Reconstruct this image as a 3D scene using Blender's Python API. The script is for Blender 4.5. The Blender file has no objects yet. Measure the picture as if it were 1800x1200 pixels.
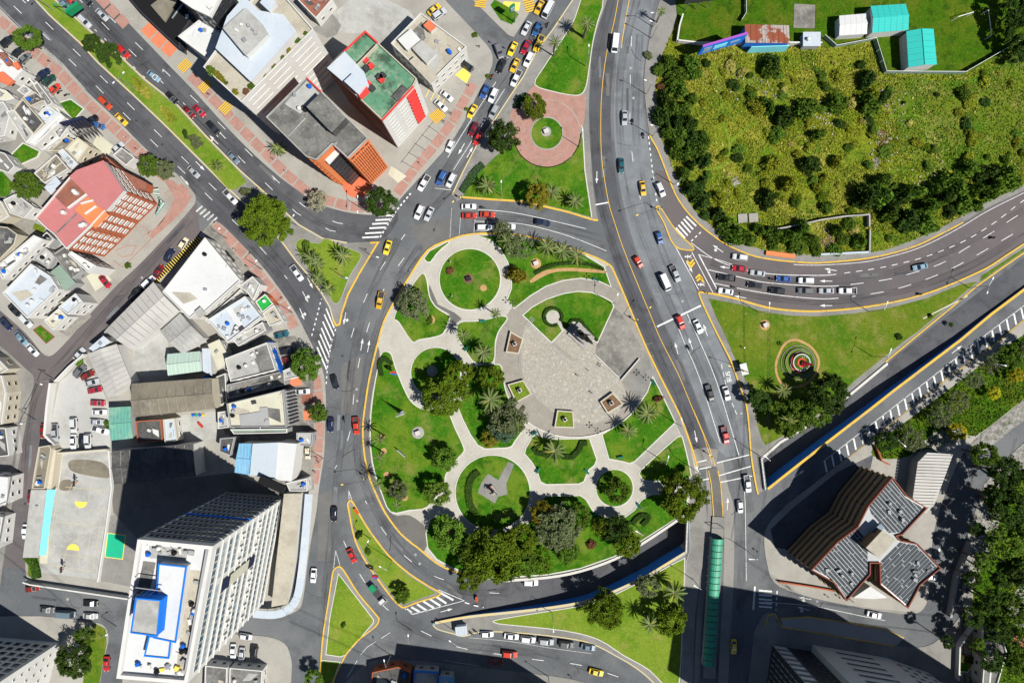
import bpy,math,random
import numpy as np
from mathutils import Vector,Matrix,noise
from mathutils.geometry import tessellate_polygon

# ------------------------------------------------------------------ camera, sky, sun, exposure
scene = bpy.context.scene
COL = scene.collection
S = 0.17        # metres on the ground per photo pixel
H = 204.0       # height of the drone above the ground
cam_d = bpy.data.cameras.new("camera")
cam_d.lens = 24.0; cam_d.sensor_width = 36.0; cam_d.sensor_fit = 'HORIZONTAL'
cam_d.clip_start = 1.0; cam_d.clip_end = 3000.0
cam = bpy.data.objects.new("camera",cam_d)
cam.location = (0,0,H); cam.rotation_euler = (0,0,0)
COL.objects.link(cam); scene.camera = cam

SUN = Vector((0.59,-0.379,1.0))              # towards the sun; shadows fall up and left in the picture
world = bpy.data.worlds.new("World"); scene.world = world; world.use_nodes = True
wn = world.node_tree.nodes; wl = world.node_tree.links
sky = wn.new("ShaderNodeTexSky"); sky.sky_type = 'NISHITA'; sky.sun_disc = False
sky.sun_elevation = math.atan2(SUN.z,math.hypot(SUN.x,SUN.y))
sky.sun_rotation = math.atan2(SUN.x,SUN.y)
sky.altitude = 2800.0
bg = wn["Background"]; bg.inputs[1].default_value = 0.06
wl.new(sky.outputs[0],bg.inputs[0])
sun_d = bpy.data.lights.new("sun",'SUN'); sun_d.energy = 4.8; sun_d.angle = math.radians(0.5)
sun_d.color = (1.0,0.965,0.90)
sun = bpy.data.objects.new("sun",sun_d)
sun.rotation_euler = (-SUN).to_track_quat('-Z','Y').to_euler()
sun.location = (100,-60,300)
COL.objects.link(sun)
scene.view_settings.view_transform = 'Standard'; scene.view_settings.look = 'None'
scene.view_settings.exposure = 0.5; scene.view_settings.gamma = 1.0
scene.view_settings.use_curve_mapping = False
scene.cycles.max_bounces = 5; scene.cycles.transparent_max_bounces = 6

# ------------------------------------------------------------------ helpers
rnd = random.Random(7)
def P(x,y,z=0.0):
    """photo pixel -> the point at height z that is seen there"""
    k = S * (H - z) / H
    return Vector(((x - 900) * k,(600 - y) * k,z))

def smooth(pts,closed=False,n=5):
    out = []; L = len(pts)
    rng = range(L) if closed else range(L - 1)
    for i in rng:
        p0 = pts[(i - 1) % L] if (closed or i > 0) else pts[i]
        p1 = pts[i]; p2 = pts[(i + 1) % L]
        p3 = pts[(i + 2) % L] if (closed or i + 2 < L) else p2
        for k in range(n):
            t = k / n; t2 = t * t; t3 = t2 * t
            out.append(tuple(0.5 * (2 * p1[j] + (p2[j] - p0[j]) * t + (2 * p0[j] - 5 * p1[j] + 4 * p2[j] - p3[j]) * t2
                                    + (3 * p1[j] - p0[j] - 3 * p2[j] + p3[j]) * t3) for j in (0,1)))
    if not closed: out.append(tuple(pts[-1]))
    return out

def circ(cx,cy,r,n=48,a0=0,a1=360):
    full = abs(a1 - a0) >= 360
    m = n if full else n + 1
    return [(cx + r * math.cos(math.radians(a0 + (a1 - a0) * i / n)),cy + r * math.sin(math.radians(a0 + (a1 - a0) * i / n))) for i in range(m)]

def area2(l):
    return sum(l[i][0] * l[(i + 1) % len(l)][1] - l[(i + 1) % len(l)][0] * l[i][1] for i in range(len(l)))

def inside(p,poly):
    c = False; n = len(poly); j = n - 1
    for i in range(n):
        if (poly[i][1] > p[1]) != (poly[j][1] > p[1]) and p[0] < (poly[j][0] - poly[i][0]) * (p[1] - poly[i][1]) / (poly[j][1] - poly[i][1]) + poly[i][0]:
            c = not c
        j = i
    return c

class MB:
    """collects faces in world metres and builds one mesh object"""
    def __init__(s): s.v = []; s.f = []; s.m = []
    def add(s,vs,fs,mi=0):
        b = len(s.v); s.v += [tuple(v) for v in vs]
        for f in fs: s.f.append([b + i for i in f]); s.m.append(mi)
        return s
    def prism(s,loop,z0,z1,mi=0,holes=(),top=True,sides=True,bottom=False,mtop=None):
        """loop: list of world (x, y)"""
        loops = [list(loop)] + [list(h) for h in holes]
        for i,l in enumerate(loops):
            if (area2(l) > 0) != (i == 0): l.reverse()
        if top:
            vs = [Vector((p[0],p[1],0)) for l in loops for p in l]
            tr = tessellate_polygon([[Vector((p[0],p[1],0)) for p in l] for l in loops])
            fs = []
            for t in tr:
                a,b,c = (vs[i] for i in t)
                n = (b.x - a.x) * (c.y - a.y) - (b.y - a.y) * (c.x - a.x)
                fs.append(t if n > 0 else (t[0],t[2],t[1]))
            s.add([(v.x,v.y,z1) for v in vs],fs,mi if mtop is None else mtop)
            if bottom: s.add([(v.x,v.y,z0) for v in vs],[f[::-1] for f in fs],mi)
        if sides and z1 != z0:
            for l in loops:
                n = len(l)
                s.add([(p[0],p[1],z0) for p in l] + [(p[0],p[1],z1) for p in l],
                      [(i,(i + 1) % n,n + (i + 1) % n,n + i) for i in range(n)],mi)
        return s
    def box(s,c,sx,sy,sz,rz=0.0,mi=0):
        """c = centre of the base"""
        ca,sa = math.cos(rz),math.sin(rz)
        vs = []
        for z in (0,sz):
            for x,y in ((-1,-1),(1,-1),(1,1),(-1,1)):
                X,Y = x * sx / 2,y * sy / 2
                vs.append((c[0] + X * ca - Y * sa,c[1] + X * sa + Y * ca,c[2] + z))
        return s.add(vs,[(3,2,1,0),(4,5,6,7),(0,1,5,4),(1,2,6,5),(2,3,7,6),(3,0,4,7)],mi)
    def tube(s,pts,rad,n=6,mi=0,cap=True):
        pts = [Vector(p) for p in pts]
        if not isinstance(rad,(list,tuple)): rad = [rad] * len(pts)
        rings = []
        for i,p in enumerate(pts):
            d = (pts[min(i + 1,len(pts) - 1)] - pts[max(i - 1,0)])
            d = d.normalized() if d.length > 1e-6 else Vector((0,0,1))
            u = d.cross(Vector((0,0,1)) if abs(d.z) < .9 else Vector((1,0,0))).normalized(); w = d.cross(u)
            rings.append([p + (u * math.cos(2 * math.pi * k / n) + w * math.sin(2 * math.pi * k / n)) * rad[i] for k in range(n)])
        vs = [v for r in rings for v in r]
        fs = [(i * n + k,i * n + (k + 1) % n,(i + 1) * n + (k + 1) % n,(i + 1) * n + k) for i in range(len(pts) - 1) for k in range(n)]
        if cap: fs += [tuple(range(n))[::-1],tuple((len(pts) - 1) * n + k for k in range(n))]
        return s.add(vs,fs,mi)
    def lathe(s,c,prof,n=16,mi=0,sy=1.0):
        vs = [(c[0] + r * math.cos(2 * math.pi * k / n),c[1] + r * sy * math.sin(2 * math.pi * k / n),c[2] + z) for r,z in prof for k in range(n)]
        m = len(prof)
        fs = [(i * n + k,i * n + (k + 1) % n,(i + 1) * n + (k + 1) % n,(i + 1) * n + k) for i in range(m - 1) for k in range(n)]
        fs += [tuple((m - 1) * n + k for k in range(n)),tuple(range(n))[::-1]]
        return s.add(vs,fs,mi)
    def ribbon(s,pts,w,z0,z1,closed=False,mi=0):
        """a strip w metres wide along world points; flat when z0 == z1"""
        pts = [Vector((p[0],p[1])) for p in pts]; n = len(pts)
        L,R = [],[]
        for i,p in enumerate(pts):
            a = pts[(i - 1) % n] if (closed or i) else p
            b = pts[(i + 1) % n] if (closed or i < n - 1) else p
            d1 = (p - a); d2 = (b - p)
            if d1.length < 1e-6: d1 = d2
            if d2.length < 1e-6: d2 = d1
            d1 = d1.normalized(); d2 = d2.normalized(); t = (d1 + d2)
            t = t.normalized() if t.length > 1e-4 else d1
            nn = Vector((-t.y,t.x)); k = max(.5,nn.dot(Vector((-d1.y,d1.x))))
            L.append(p + nn * (w / 2 / k)); R.append(p - nn * (w / 2 / k))
        m = n if closed else n - 1
        vs = [(p.x,p.y,z1) for p in L] + [(p.x,p.y,z1) for p in R]
        fs = [(n + i,n + (i + 1) % n,(i + 1) % n,i) for i in range(m)]
        if z0 != z1:
            vs += [(p.x,p.y,z0) for p in L] + [(p.x,p.y,z0) for p in R]
            fs += [(i,(i + 1) % n,2 * n + (i + 1) % n,2 * n + i) for i in range(m)]
            fs += [(3 * n + i,3 * n + (i + 1) % n,n + (i + 1) % n,n + i) for i in range(m)]
            if not closed: fs += [(n,0,2 * n,3 * n),(n - 1,2 * n - 1,4 * n - 1,3 * n - 1)]
        return s.add(vs,fs,mi)
    def mesh(s,name,mats,org=(0,0,0),smooth_=False):
        me = bpy.data.meshes.new(name)
        o = org
        me.from_pydata([(v[0] - o[0],v[1] - o[1],v[2] - o[2]) for v in s.v],[],s.f)
        for m in (mats if isinstance(mats,(list,tuple)) else [mats]): me.materials.append(MT[m] if isinstance(m,str) else m)
        if any(s.m): me.polygons.foreach_set("material_index",s.m)
        if smooth_: me.polygons.foreach_set("use_smooth",[True] * len(me.polygons))
        me.update()
        return me

ORG = {}
def tag(o,label=None,cat=None,group=None,kind=None):
    if label: o["label"] = label
    if cat: o["category"] = cat
    if group: o["group"] = group
    if kind: o["kind"] = kind
    return o
def obj(name,me,parent=None,loc=(0,0,0),rot=(0,0,0),scale=None):
    o = bpy.data.objects.new(name,me); COL.objects.link(o)
    o.location = loc; o.rotation_euler = rot
    if scale is not None: o.scale = scale
    if parent is not None: o.parent = parent; ORG[o] = ORG.get(parent,Vector((0,0,0)))
    return o
def thing(name,loc,label,cat,group=None,rz=0.0):
    o = bpy.data.objects.new(name,None); COL.objects.link(o); o.empty_display_size = .3
    o.location = loc; o.rotation_euler = (0,0,rz); ORG[o] = Vector(loc)
    return tag(o,label,cat,group)
def part(name,mb,mats,parent,smooth_=False):
    """mesh given in world metres, hung under a thing"""
    return obj(name,mb.mesh(name,mats,ORG.get(parent,(0,0,0)),smooth_),parent)
def solo(name,mb,mats,label,cat,org,group=None,smooth_=False):
    o = obj(name,mb.mesh(name,mats,org,smooth_),None,org); ORG[o] = Vector(org)
    return tag(o,label,cat,group)
def struct(name,mb,mats,label=None,parent=None,kind='structure'):
    o = obj(name,mb.mesh(name,mats),parent)
    if parent is None: tag(o,label,None,None,kind)
    return o
def W(pts,z=0.0): return [tuple(P(x,y,z)[:2]) for x,y in pts]

def fast_mesh(name,V,F,mat):
    """V (n,3), F (m,4) numpy"""
    me = bpy.data.meshes.new(name)
    me.vertices.add(len(V)); me.vertices.foreach_set("co",np.ascontiguousarray(V,dtype=np.float32).ravel())
    k = F.shape[1]
    me.loops.add(F.size); me.loops.foreach_set("vertex_index",np.ascontiguousarray(F,dtype=np.int32).ravel())
    me.polygons.add(len(F)); me.polygons.foreach_set("loop_start",np.arange(0,F.size,k,dtype=np.int32))
    me.materials.append(MT[mat]); me.update(calc_edges=True); me.validate()
    return me

# ------------------------------------------------------------------ materials
MT = {}
def M(name,c,rough=.85,blends=(),grain=None,bump=None,metal=0.0,stripes=None,objvar=0.0,spec=.08,coat=0.0,emit=None,alpha=None,trans=0.0,veil=None):
    """base colour c, blended with other colours through noise masks, fine grain, bump, ribs"""
    f = .65 if name.startswith(('pavement','path','plaza','concrete_')) else .69 if name.startswith(('roof_','wall_white','wall_cream','kerb_white','marble','joint')) else 1.0
    c = tuple(v * f for v in c); blends = [(tuple(v * f for v in q[0]),) + tuple(q[1:]) for q in blends]
    m = bpy.data.materials.new(name); m.use_nodes = True
    nt = m.node_tree; N = nt.nodes; L = nt.links; b = N["Principled BSDF"]
    b.inputs["Roughness"].default_value = rough; b.inputs["Metallic"].default_value = metal
    b.inputs["Specular IOR Level"].default_value = spec; b.inputs["Coat Weight"].default_value = coat
    tc = N.new("ShaderNodeTexCoord"); src = tc.outputs["Object"]
    if blends or grain or bump or stripes:
        gm = N.new("ShaderNodeNewGeometry"); src = gm.outputs["Position"]
    col = N.new("ShaderNodeRGB"); col.outputs[0].default_value = (*c,1); out = col.outputs[0]
    for i,(c2,sc,lo,hi,fac) in enumerate(blends):
        n = N.new("ShaderNodeTexNoise"); n.inputs["Scale"].default_value = sc; n.inputs["Detail"].default_value = 7; n.inputs["Roughness"].default_value = .62
        mp = N.new("ShaderNodeVectorMath"); mp.operation = 'ADD'; mp.inputs[1].default_value = (i * 37.1 + len(name),i * 11.3,i * 5.7)
        L.new(src,mp.inputs[0]); L.new(mp.outputs[0],n.inputs["Vector"])
        r = N.new("ShaderNodeMapRange"); r.inputs[1].default_value = lo; r.inputs[2].default_value = hi; r.inputs[4].default_value = fac
        L.new(n.outputs[0],r.inputs[0])
        x = N.new("ShaderNodeMix"); x.data_type = 'RGBA'; L.new(r.outputs[0],x.inputs[0]); L.new(out,x.inputs[6]); x.inputs[7].default_value = (*c2,1)
        out = x.outputs[2]
    if stripes:
        ang,period,c2,width = stripes
        mp = N.new("ShaderNodeVectorMath"); mp.operation = 'DOT_PRODUCT'
        mp.inputs[1].default_value = (math.cos(math.radians(ang)) / period,math.sin(math.radians(ang)) / period,0); L.new(src,mp.inputs[0])
        fr = N.new("ShaderNodeMath"); fr.operation = 'FRACT'; L.new(mp.outputs["Value"],fr.inputs[0])
        lt = N.new("ShaderNodeMath"); lt.operation = 'LESS_THAN'; lt.inputs[1].default_value = width; L.new(fr.outputs[0],lt.inputs[0])
        x = N.new("ShaderNodeMix"); x.data_type = 'RGBA'; L.new(lt.outputs[0],x.inputs[0]); L.new(out,x.inputs[6]); x.inputs[7].default_value = (*c2,1); out = x.outputs[2]
    if grain:
        n = N.new("ShaderNodeTexNoise"); n.inputs["Scale"].default_value = grain[0]; n.inputs["Detail"].default_value = 4; L.new(src,n.inputs["Vector"])
        r = N.new("ShaderNodeMapRange"); r.inputs[1].default_value = .25; r.inputs[2].default_value = .75; r.inputs[3].default_value = 1 - grain[1]; r.inputs[4].default_value = 1 + grain[1]
        L.new(n.outputs[0],r.inputs[0])
        x = N.new("ShaderNodeMix"); x.data_type = 'RGBA'; x.blend_type = 'MULTIPLY'; x.inputs[0].default_value = 1; L.new(out,x.inputs[6]); L.new(r.outputs[0],x.inputs[7]); out = x.outputs[2]
    if objvar:
        oi = N.new("ShaderNodeObjectInfo")
        hs = N.new("ShaderNodeHueSaturation"); r = N.new("ShaderNodeMapRange"); r.inputs[3].default_value = 1 - objvar; r.inputs[4].default_value = 1 + objvar
        L.new(oi.outputs["Random"],r.inputs[0]); L.new(r.outputs[0],hs.inputs["Value"])
        r2 = N.new("ShaderNodeMapRange"); r2.inputs[3].default_value = .5 - objvar * .05; r2.inputs[4].default_value = .5 + objvar * .05
        L.new(oi.outputs["Random"],r2.inputs[0]); L.new(r2.outputs[0],hs.inputs["Hue"]); L.new(out,hs.inputs["Color"]); out = hs.outputs[0]
    L.new(out,b.inputs["Base Color"])
    if bump:
        n = N.new("ShaderNodeTexNoise"); n.inputs["Scale"].default_value = bump[0]; n.inputs["Detail"].default_value = 5; L.new(src,n.inputs["Vector"])
        bp = N.new("ShaderNodeBump"); bp.inputs["Strength"].default_value = bump[1]; bp.inputs["Distance"].default_value = bump[2] if len(bump) > 2 else .1
        L.new(n.outputs[0],bp.inputs["Height"]); L.new(bp.outputs[0],b.inputs["Normal"])
    if emit: b.inputs["Emission Color"].default_value = (*c,1); b.inputs["Emission Strength"].default_value = emit
    if veil:
        n = N.new('ShaderNodeTexNoise'); n.inputs['Scale'].default_value = veil[0]; n.inputs['Detail'].default_value = 5; L.new(tc.outputs['Object'],n.inputs['Vector'])
        r = N.new('ShaderNodeMapRange'); r.inputs[1].default_value = .35; r.inputs[2].default_value = .7; r.inputs[4].default_value = veil[1]; L.new(n.outputs[0],r.inputs[0]); L.new(r.outputs[0],b.inputs['Alpha'])
    if trans:
        tr = N.new("ShaderNodeBsdfTranslucent"); L.new(out,tr.inputs[0]); mx = N.new("ShaderNodeMixShader"); mx.inputs[0].default_value = trans
        L.new(b.outputs[0],mx.inputs[1]); L.new(tr.outputs[0],mx.inputs[2]); L.new(mx.outputs[0],N["Material Output"].inputs[0])
    MT[name] = m
    return m
def g(v,t=0.0): return (v * (1 + t),v,v * (1 - t))
M('asphalt',(.1,.107,.114),.9,[((.14,.145,.148),.035,.42,.6,.9),((.075,.078,.083),.13,.5,.66,.85),((.16,.16,.155),.6,.58,.72,.45),((.06,.06,.062),1.1,.62,.72,.5)],(3.0,.16))
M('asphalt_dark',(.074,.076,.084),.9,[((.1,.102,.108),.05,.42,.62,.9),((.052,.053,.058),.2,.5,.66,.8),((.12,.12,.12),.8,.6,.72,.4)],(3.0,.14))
M('asphalt_pale',(.165,.178,.19),.9,[((.12,.125,.132),.06,.45,.6,.9),((.21,.22,.225),.3,.52,.68,.7)],(3.0,.12))
M('asphalt_brown',(.118,.103,.103),.9,[((.085,.082,.085),.045,.45,.65,.9),((.15,.14,.135),.3,.55,.75,.5)],(3.0,.1))
M('tyre_mark',(.045,.045,.048),.9,veil=(.07,.3)); M('oil_drip',(.03,.03,.032),.9,veil=(.12,.28)); M('dust',(.3,.28,.24),.95,veil=(.35,.5))
M('asphalt_patch',(.115,.115,.113),.9,[((.15,.148,.14),.2,.4,.7,.8)],(4.0,.14))
M('concrete_road',(.36,.345,.315),.9,[((.27,.26,.24),.12,.45,.65,.8),((.2,.19,.18),.5,.58,.72,.5)],(3,.08))
M('pavement',(.33,.32,.295),.9,[((.22,.215,.2),.12,.45,.65,.8),((.43,.41,.37),.4,.55,.75,.5)],(2.5,.1))
M('pavement_light',(.47,.45,.4),.9,[((.36,.34,.3),.1,.45,.65,.8),((.58,.55,.48),.35,.55,.75,.5)],(2.5,.07))
M('pavement_dark',(.2,.19,.175),.9,[((.14,.135,.125),.15,.45,.65,.8)],(2.5,.1))
M('path',(.6,.575,.5),.9,[((.49,.465,.4),.15,.45,.68,.8),((.62,.585,.52),.6,.55,.75,.4)],(2.2,.09))
M('plaza_stone',(.47,.44,.37),.9,[((.4,.375,.325),.5,.42,.62,.5),((.54,.46,.38),.07,.48,.62,.6),((.66,.63,.56),1.5,.55,.64,.8),((.3,.28,.25),1.9,.6,.68,.7)],(2.5,.2))
M('plaza_rim',(.4,.365,.31),.9,[((.32,.3,.265),.3,.45,.65,.7)],(2.0,.1))
M('concrete_stained',(.33,.315,.28),.92,[((.17,.165,.15),.09,.45,.6,.9),((.43,.41,.36),.5,.5,.7,.8)],(1.5,.14))
M('concrete_pale',(.6,.6,.57),.9,[((.5,.5,.47),.1,.45,.62,.8),((.4,.39,.36),.4,.58,.72,.5)],(2,.05))
M('concrete_white',(.72,.69,.6),.9,[((.58,.55,.48),.2,.5,.7,.6)],(2,.05))
M('brick_pink',(.34,.19,.155),.9,[((.27,.16,.13),.4,.45,.65,.8),((.38,.27,.225),.9,.55,.72,.6)],(3,.1))
M('brick_orange',(.56,.185,.095),.85,[((.46,.15,.09),.4,.45,.65,.7)],(3,.08))
M('tile_red',(.57,.145,.07),.8,[((.45,.11,.06),.4,.5,.7,.6)],(2.5,.1))
M('paint_white',(.66,.66,.645),.7,[((.2,.2,.2),1.7,.52,.66,.75),((.5,.5,.49),.5,.45,.65,.6)])
M('paint_worn',(.52,.52,.5),.8,[((.2,.2,.2),1.3,.45,.66,.9)])
M('paint_yellow',(.72,.43,.035),.7,[((.52,.34,.08),.8,.52,.72,.6)])
M('kerb_yellow',(.6,.38,.05),.75,[((.42,.31,.12),.5,.48,.66,.8),((.2,.19,.17),1.3,.56,.68,.7)])
M('kerb_white',(.74,.72,.66),.8,[((.55,.53,.48),.5,.5,.7,.6)])
M('kerb_pale',(.45,.41,.28),.85,[((.55,.42,.16),.25,.45,.62,.8)])
M('lawn',(.036,.125,.007),.95,[((.11,.17,.016),.09,.46,.58,.85),((.016,.075,.003),.22,.5,.66,.8),((.17,.175,.045),.16,.55,.68,.85),((.1,.17,.016),.9,.5,.66,.7)],(3.5,.35),(6,.6,.15),spec=0)
M('lawn_dry',(.1,.14,.013),.95,[((.05,.12,.008),.08,.45,.6,.9),((.19,.175,.05),.25,.52,.68,.8),((.13,.18,.02),.9,.5,.66,.6)],(3.5,.35),(6,.6,.15),spec=0)
M('lawn_lime',(.145,.21,.022),.95,[((.09,.17,.013),.08,.45,.6,.9),((.21,.21,.05),.25,.52,.68,.8),((.17,.24,.03),.9,.5,.66,.6)],(3.5,.3),(6,.6,.15),spec=0)
M('meadow',(.145,.17,.014),.95,[((.23,.215,.035),.06,.45,.6,.9),((.08,.14,.01),.13,.48,.62,.9),((.03,.035,.008),.7,.55,.66,.8)],(2.0,.5),(1.5,.9,.5),spec=0)
M('meadow_green',(.04,.1,.005),.95,[((.085,.11,.01),.12,.45,.62,.9),((.02,.055,.004),.4,.5,.64,.8),((.1,.13,.015),1.2,.52,.66,.6)],(3,.35),(2,.8,.3),spec=0)
M('soil',(.17,.105,.062),.95,[((.11,.07,.045),.8,.45,.65,.8)],(3,.2),(3,.6,.1))
M('soil_ochre',(.4,.245,.11),.95,[((.28,.17,.08),.7,.45,.65,.8)],(3,.15))
M('gravel',(.26,.25,.23),.95,[((.15,.14,.12),.6,.45,.62,.9),((.06,.09,.03),.35,.55,.68,.8)],(2,.35),(2,.8,.3))
M('hedge',(.022,.05,.009),.95,(),(3,.45),(4,1,.3))
M('hedge_lime',(.13,.19,.02),.95,(),(3,.5),(4,1,.3))
# walls and roofs
M('wall_white',(.78,.77,.73),.85,[((.64,.62,.57),.15,.5,.7,.5)],(1.2,.03))
M('wall_cream',(.66,.6,.47),.85,[((.52,.47,.37),.2,.5,.7,.5)])
M('wall_grey',(.3,.3,.3),.85,[((.22,.22,.22),.2,.5,.7,.5)])
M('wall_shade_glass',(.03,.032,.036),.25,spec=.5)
M('wall_maroon',(.115,.06,.055),.7)
M('wall_orange',(.6,.19,.075),.8,[((.5,.15,.06),.2,.5,.7,.5)])
M('wall_brick',(.33,.1,.05),.85,[((.26,.08,.04),.4,.45,.7,.7)],(3,.08))
M('wall_brown',(.2,.13,.07),.8,[((.14,.08,.05),.3,.5,.7,.6)])
M('wall_blue',(.025,.17,.58),.75,[((.05,.2,.5),.2,.45,.7,.6)])
M('wall_concrete',(.34,.33,.31),.9,[((.22,.21,.2),.25,.45,.65,.7)],(2,.06))
M('roof_white',(.76,.77,.76),.8,[((.66,.67,.66),.07,.45,.65,.6),((.6,.6,.57),.35,.55,.75,.4)],(1.5,.03))
M('roof_bluewhite',(.58,.65,.72),.75,[((.68,.72,.76),.1,.45,.65,.8),((.46,.5,.53),.5,.55,.75,.4)],(1.5,.04))
M('roof_grey',(.24,.235,.215),.9,[((.13,.128,.12),.16,.45,.6,.9),((.4,.39,.37),.35,.55,.7,.7),((.07,.07,.07),.8,.6,.72,.7)],(1.6,.2))
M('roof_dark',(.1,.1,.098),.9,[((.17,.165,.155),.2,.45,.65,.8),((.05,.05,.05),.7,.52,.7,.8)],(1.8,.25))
M('roof_lightgrey',(.5,.5,.47),.88,[((.36,.355,.33),.14,.45,.62,.8),((.6,.6,.57),.4,.5,.7,.6)],(1.6,.07))
M('roof_beige',(.55,.51,.41),.88,[((.42,.38,.31),.2,.45,.65,.8),((.22,.2,.17),.6,.6,.75,.5)],(1.6,.09))
M('roof_cream',(.7,.68,.53),.85,[((.58,.55,.43),.2,.45,.65,.6)],(1.6,.05))
M('roof_brown',(.27,.24,.185),.9,[((.19,.17,.135),.12,.45,.62,.9),((.36,.33,.27),.4,.55,.72,.6)],(1.6,.1))
M('roof_green',(.13,.31,.19),.85,[((.33,.42,.3),.3,.48,.62,.8),((.06,.1,.065),.22,.5,.62,.9),((.08,.11,.08),.9,.58,.7,.7)],(1.5,.15))
M('roof_sage',(.3,.4,.33),.85,[((.24,.33,.27),.3,.45,.65,.7)],(1.6,.05))
M('roof_mint',(.5,.64,.55),.8,stripes=(0,1.1,(.42,.56,.47),.12))
M('roof_pink',(.6,.22,.215),.8,[((.53,.2,.195),.1,.45,.65,.7),((.66,.33,.31),.4,.58,.75,.5)],(1.5,.04))
M('roof_rustred',(.36,.14,.095),.88,[((.24,.11,.085),.25,.45,.62,.8),((.42,.25,.19),.6,.56,.7,.5)],(1.5,.1))
M('roof_rust',(.35,.1,.05),.85,[((.5,.45,.42),.3,.5,.53,1.0),((.22,.07,.04),.8,.5,.7,.6)],stripes=(0,.9,(.2,.08,.06),.12))
M('roof_teal',(.045,.56,.5),.6,[((.06,.5,.45),.2,.45,.65,.6)],stripes=(92,.45,(.04,.5,.45),.2))
M('roof_tealgreen',(.16,.43,.33),.8,[((.3,.5,.37),.35,.48,.6,.9),((.14,.3,.32),.5,.52,.66,.8)],stripes=(0,1.0,(.14,.38,.3),.15))
M('roof_metal',(.58,.56,.52),.6,[((.42,.41,.39),.1,.45,.65,.8),((.36,.34,.3),.5,.58,.75,.5)])
M('roof_metal2',(.6,.585,.54),.6,[((.42,.41,.39),.1,.45,.65,.8)])
M('roof_corrugated',(.62,.6,.56),.6,[((.5,.48,.45),.15,.45,.65,.8)])
M('roof_blue',(.2,.46,.68),.7,[((.33,.57,.74),.12,.45,.62,.9)],stripes=(0,.9,(.18,.42,.62),.2))
M('slab_slate',(.042,.05,.058),.6,[((.06,.07,.08),.5,.45,.65,.8)],(2,.1))
M('joint_white',(.55,.57,.57),.8)
M('trim_red',(.55,.05,.045),.7)
M('trim_redbrown',(.19,.065,.045),.8)
M('paint_blue',(.01,.16,.62),.6)
M('turf_green',(.02,.3,.05),.9)
M('paint_green',(.015,.36,.2),.7,[((.03,.26,.15),.5,.5,.7,.6)])
M('paint_cyan',(.2,.62,.68),.7)
M('court_yellow',(.72,.55,.1),.8)
M('glass',(.02,.026,.032),.08,spec=.7)
M('glass_blue',(.05,.1,.14),.08,spec=.7)
M('glass_pale',(.3,.36,.38),.15,spec=.7)
M('glass_green',(.02,.23,.13),.55,[((.03,.3,.18),.6,.45,.65,.6)],spec=.5)
M('steel',(.42,.43,.44),.45,metal=.6)
M('steel_dark',(.06,.06,.065),.5,metal=.3)
M('steel_white',(.75,.76,.76),.5)
M('bark',(.1,.075,.05),.95,(),(4,.3))
M('palm_bark',(.16,.12,.085),.95,(),(5,.3))
M('black',(.012,.012,.013),.6)
M('rubber',(.018,.018,.018),.85)
M('plastic_blue',(.01,.1,.45),.5)
M('stone',(.3,.29,.27),.9,[((.2,.19,.18),.8,.45,.65,.7)])
M('bronze',(.035,.033,.03),.45,metal=.4)
M('marble',(.68,.66,.62),.7)
M('bench_green',(.01,.13,.085),.6)
M('skin',(.36,.2,.13),.6)
M('cloth_navy',(.02,.025,.06),.9); M('cloth_purple',(.3,.08,.4),.9); M('cloth_red',(.4,.03,.03),.9); M('cloth_grey',(.16,.16,.17),.9); M('cloth_white',(.6,.6,.58),.9)
M('hair',(.015,.011,.009),.8)
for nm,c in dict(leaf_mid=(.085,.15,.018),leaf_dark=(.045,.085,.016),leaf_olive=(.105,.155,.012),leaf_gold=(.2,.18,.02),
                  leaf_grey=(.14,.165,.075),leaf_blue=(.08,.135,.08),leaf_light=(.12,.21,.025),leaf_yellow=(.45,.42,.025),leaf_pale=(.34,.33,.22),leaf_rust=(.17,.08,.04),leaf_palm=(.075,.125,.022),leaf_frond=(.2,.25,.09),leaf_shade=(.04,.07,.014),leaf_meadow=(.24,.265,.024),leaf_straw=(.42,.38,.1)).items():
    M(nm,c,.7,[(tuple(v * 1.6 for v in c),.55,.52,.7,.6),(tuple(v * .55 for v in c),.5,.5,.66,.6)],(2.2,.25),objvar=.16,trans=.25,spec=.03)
PAINTS = dict(white=(.72,.73,.74),silver=(.42,.44,.46),grey=(.13,.135,.14),black=(.012,.013,.015),red=(.5,.012,.012),maroon=(.2,.008,.012),yellow=(.78,.5,.01),
              blue=(.025,.1,.3),navy=(.01,.018,.06),lightblue=(.23,.36,.47),teal=(.01,.1,.13),cream=(.6,.54,.38),orange=(.6,.09,.012),bluegrey=(.16,.22,.28),darkgreen=(.012,.05,.035),green=(.01,.3,.13))
for k,c in PAINTS.items(): M('car_' + k,tuple(v * .82 + .03 * sum(c) / 3 for v in c),.3,objvar=.22,coat=.4,spec=.5)
# ------------------------------------------------------------------ road sheet with the two underpass cuttings
E_SE = [(1347,857),(1395,819),(1445,780),(1527,717),(1565,687),(1640,630),(1685,596),(1740,550),(1800,505),(1900,430)]
E_NW = [(1340,806),(1372,778),(1440,737),(1500,690),(1560,640),(1620,590),(1670,552),(1728,508),(1782,466),(1880,392)]
W_S = smooth([(765,1091),(825,1080),(920,1070),(995,1060),(1045,1049),(1080,1035),(1130,1012),(1167,990),(1203,968)],n=3)
W_N = smooth([(790,1030),(845,1026),(885,1021),(962,1015),(1020,1004),(1080,983),(1130,955),(1180,922),(1206,904)],n=3)
east_cut = W(E_SE) + W(E_NW)[::-1]
west_cut = W(W_S) + W(W_N)[::-1]
mb = MB(); R = 900
mb.prism([(-R,-R),(R,-R),(R,R),(-R,R)],0,0,holes=[east_cut,west_cut],sides=False)
road = struct('road',mb,'asphalt','grey worn asphalt roads of the junction')

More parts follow.
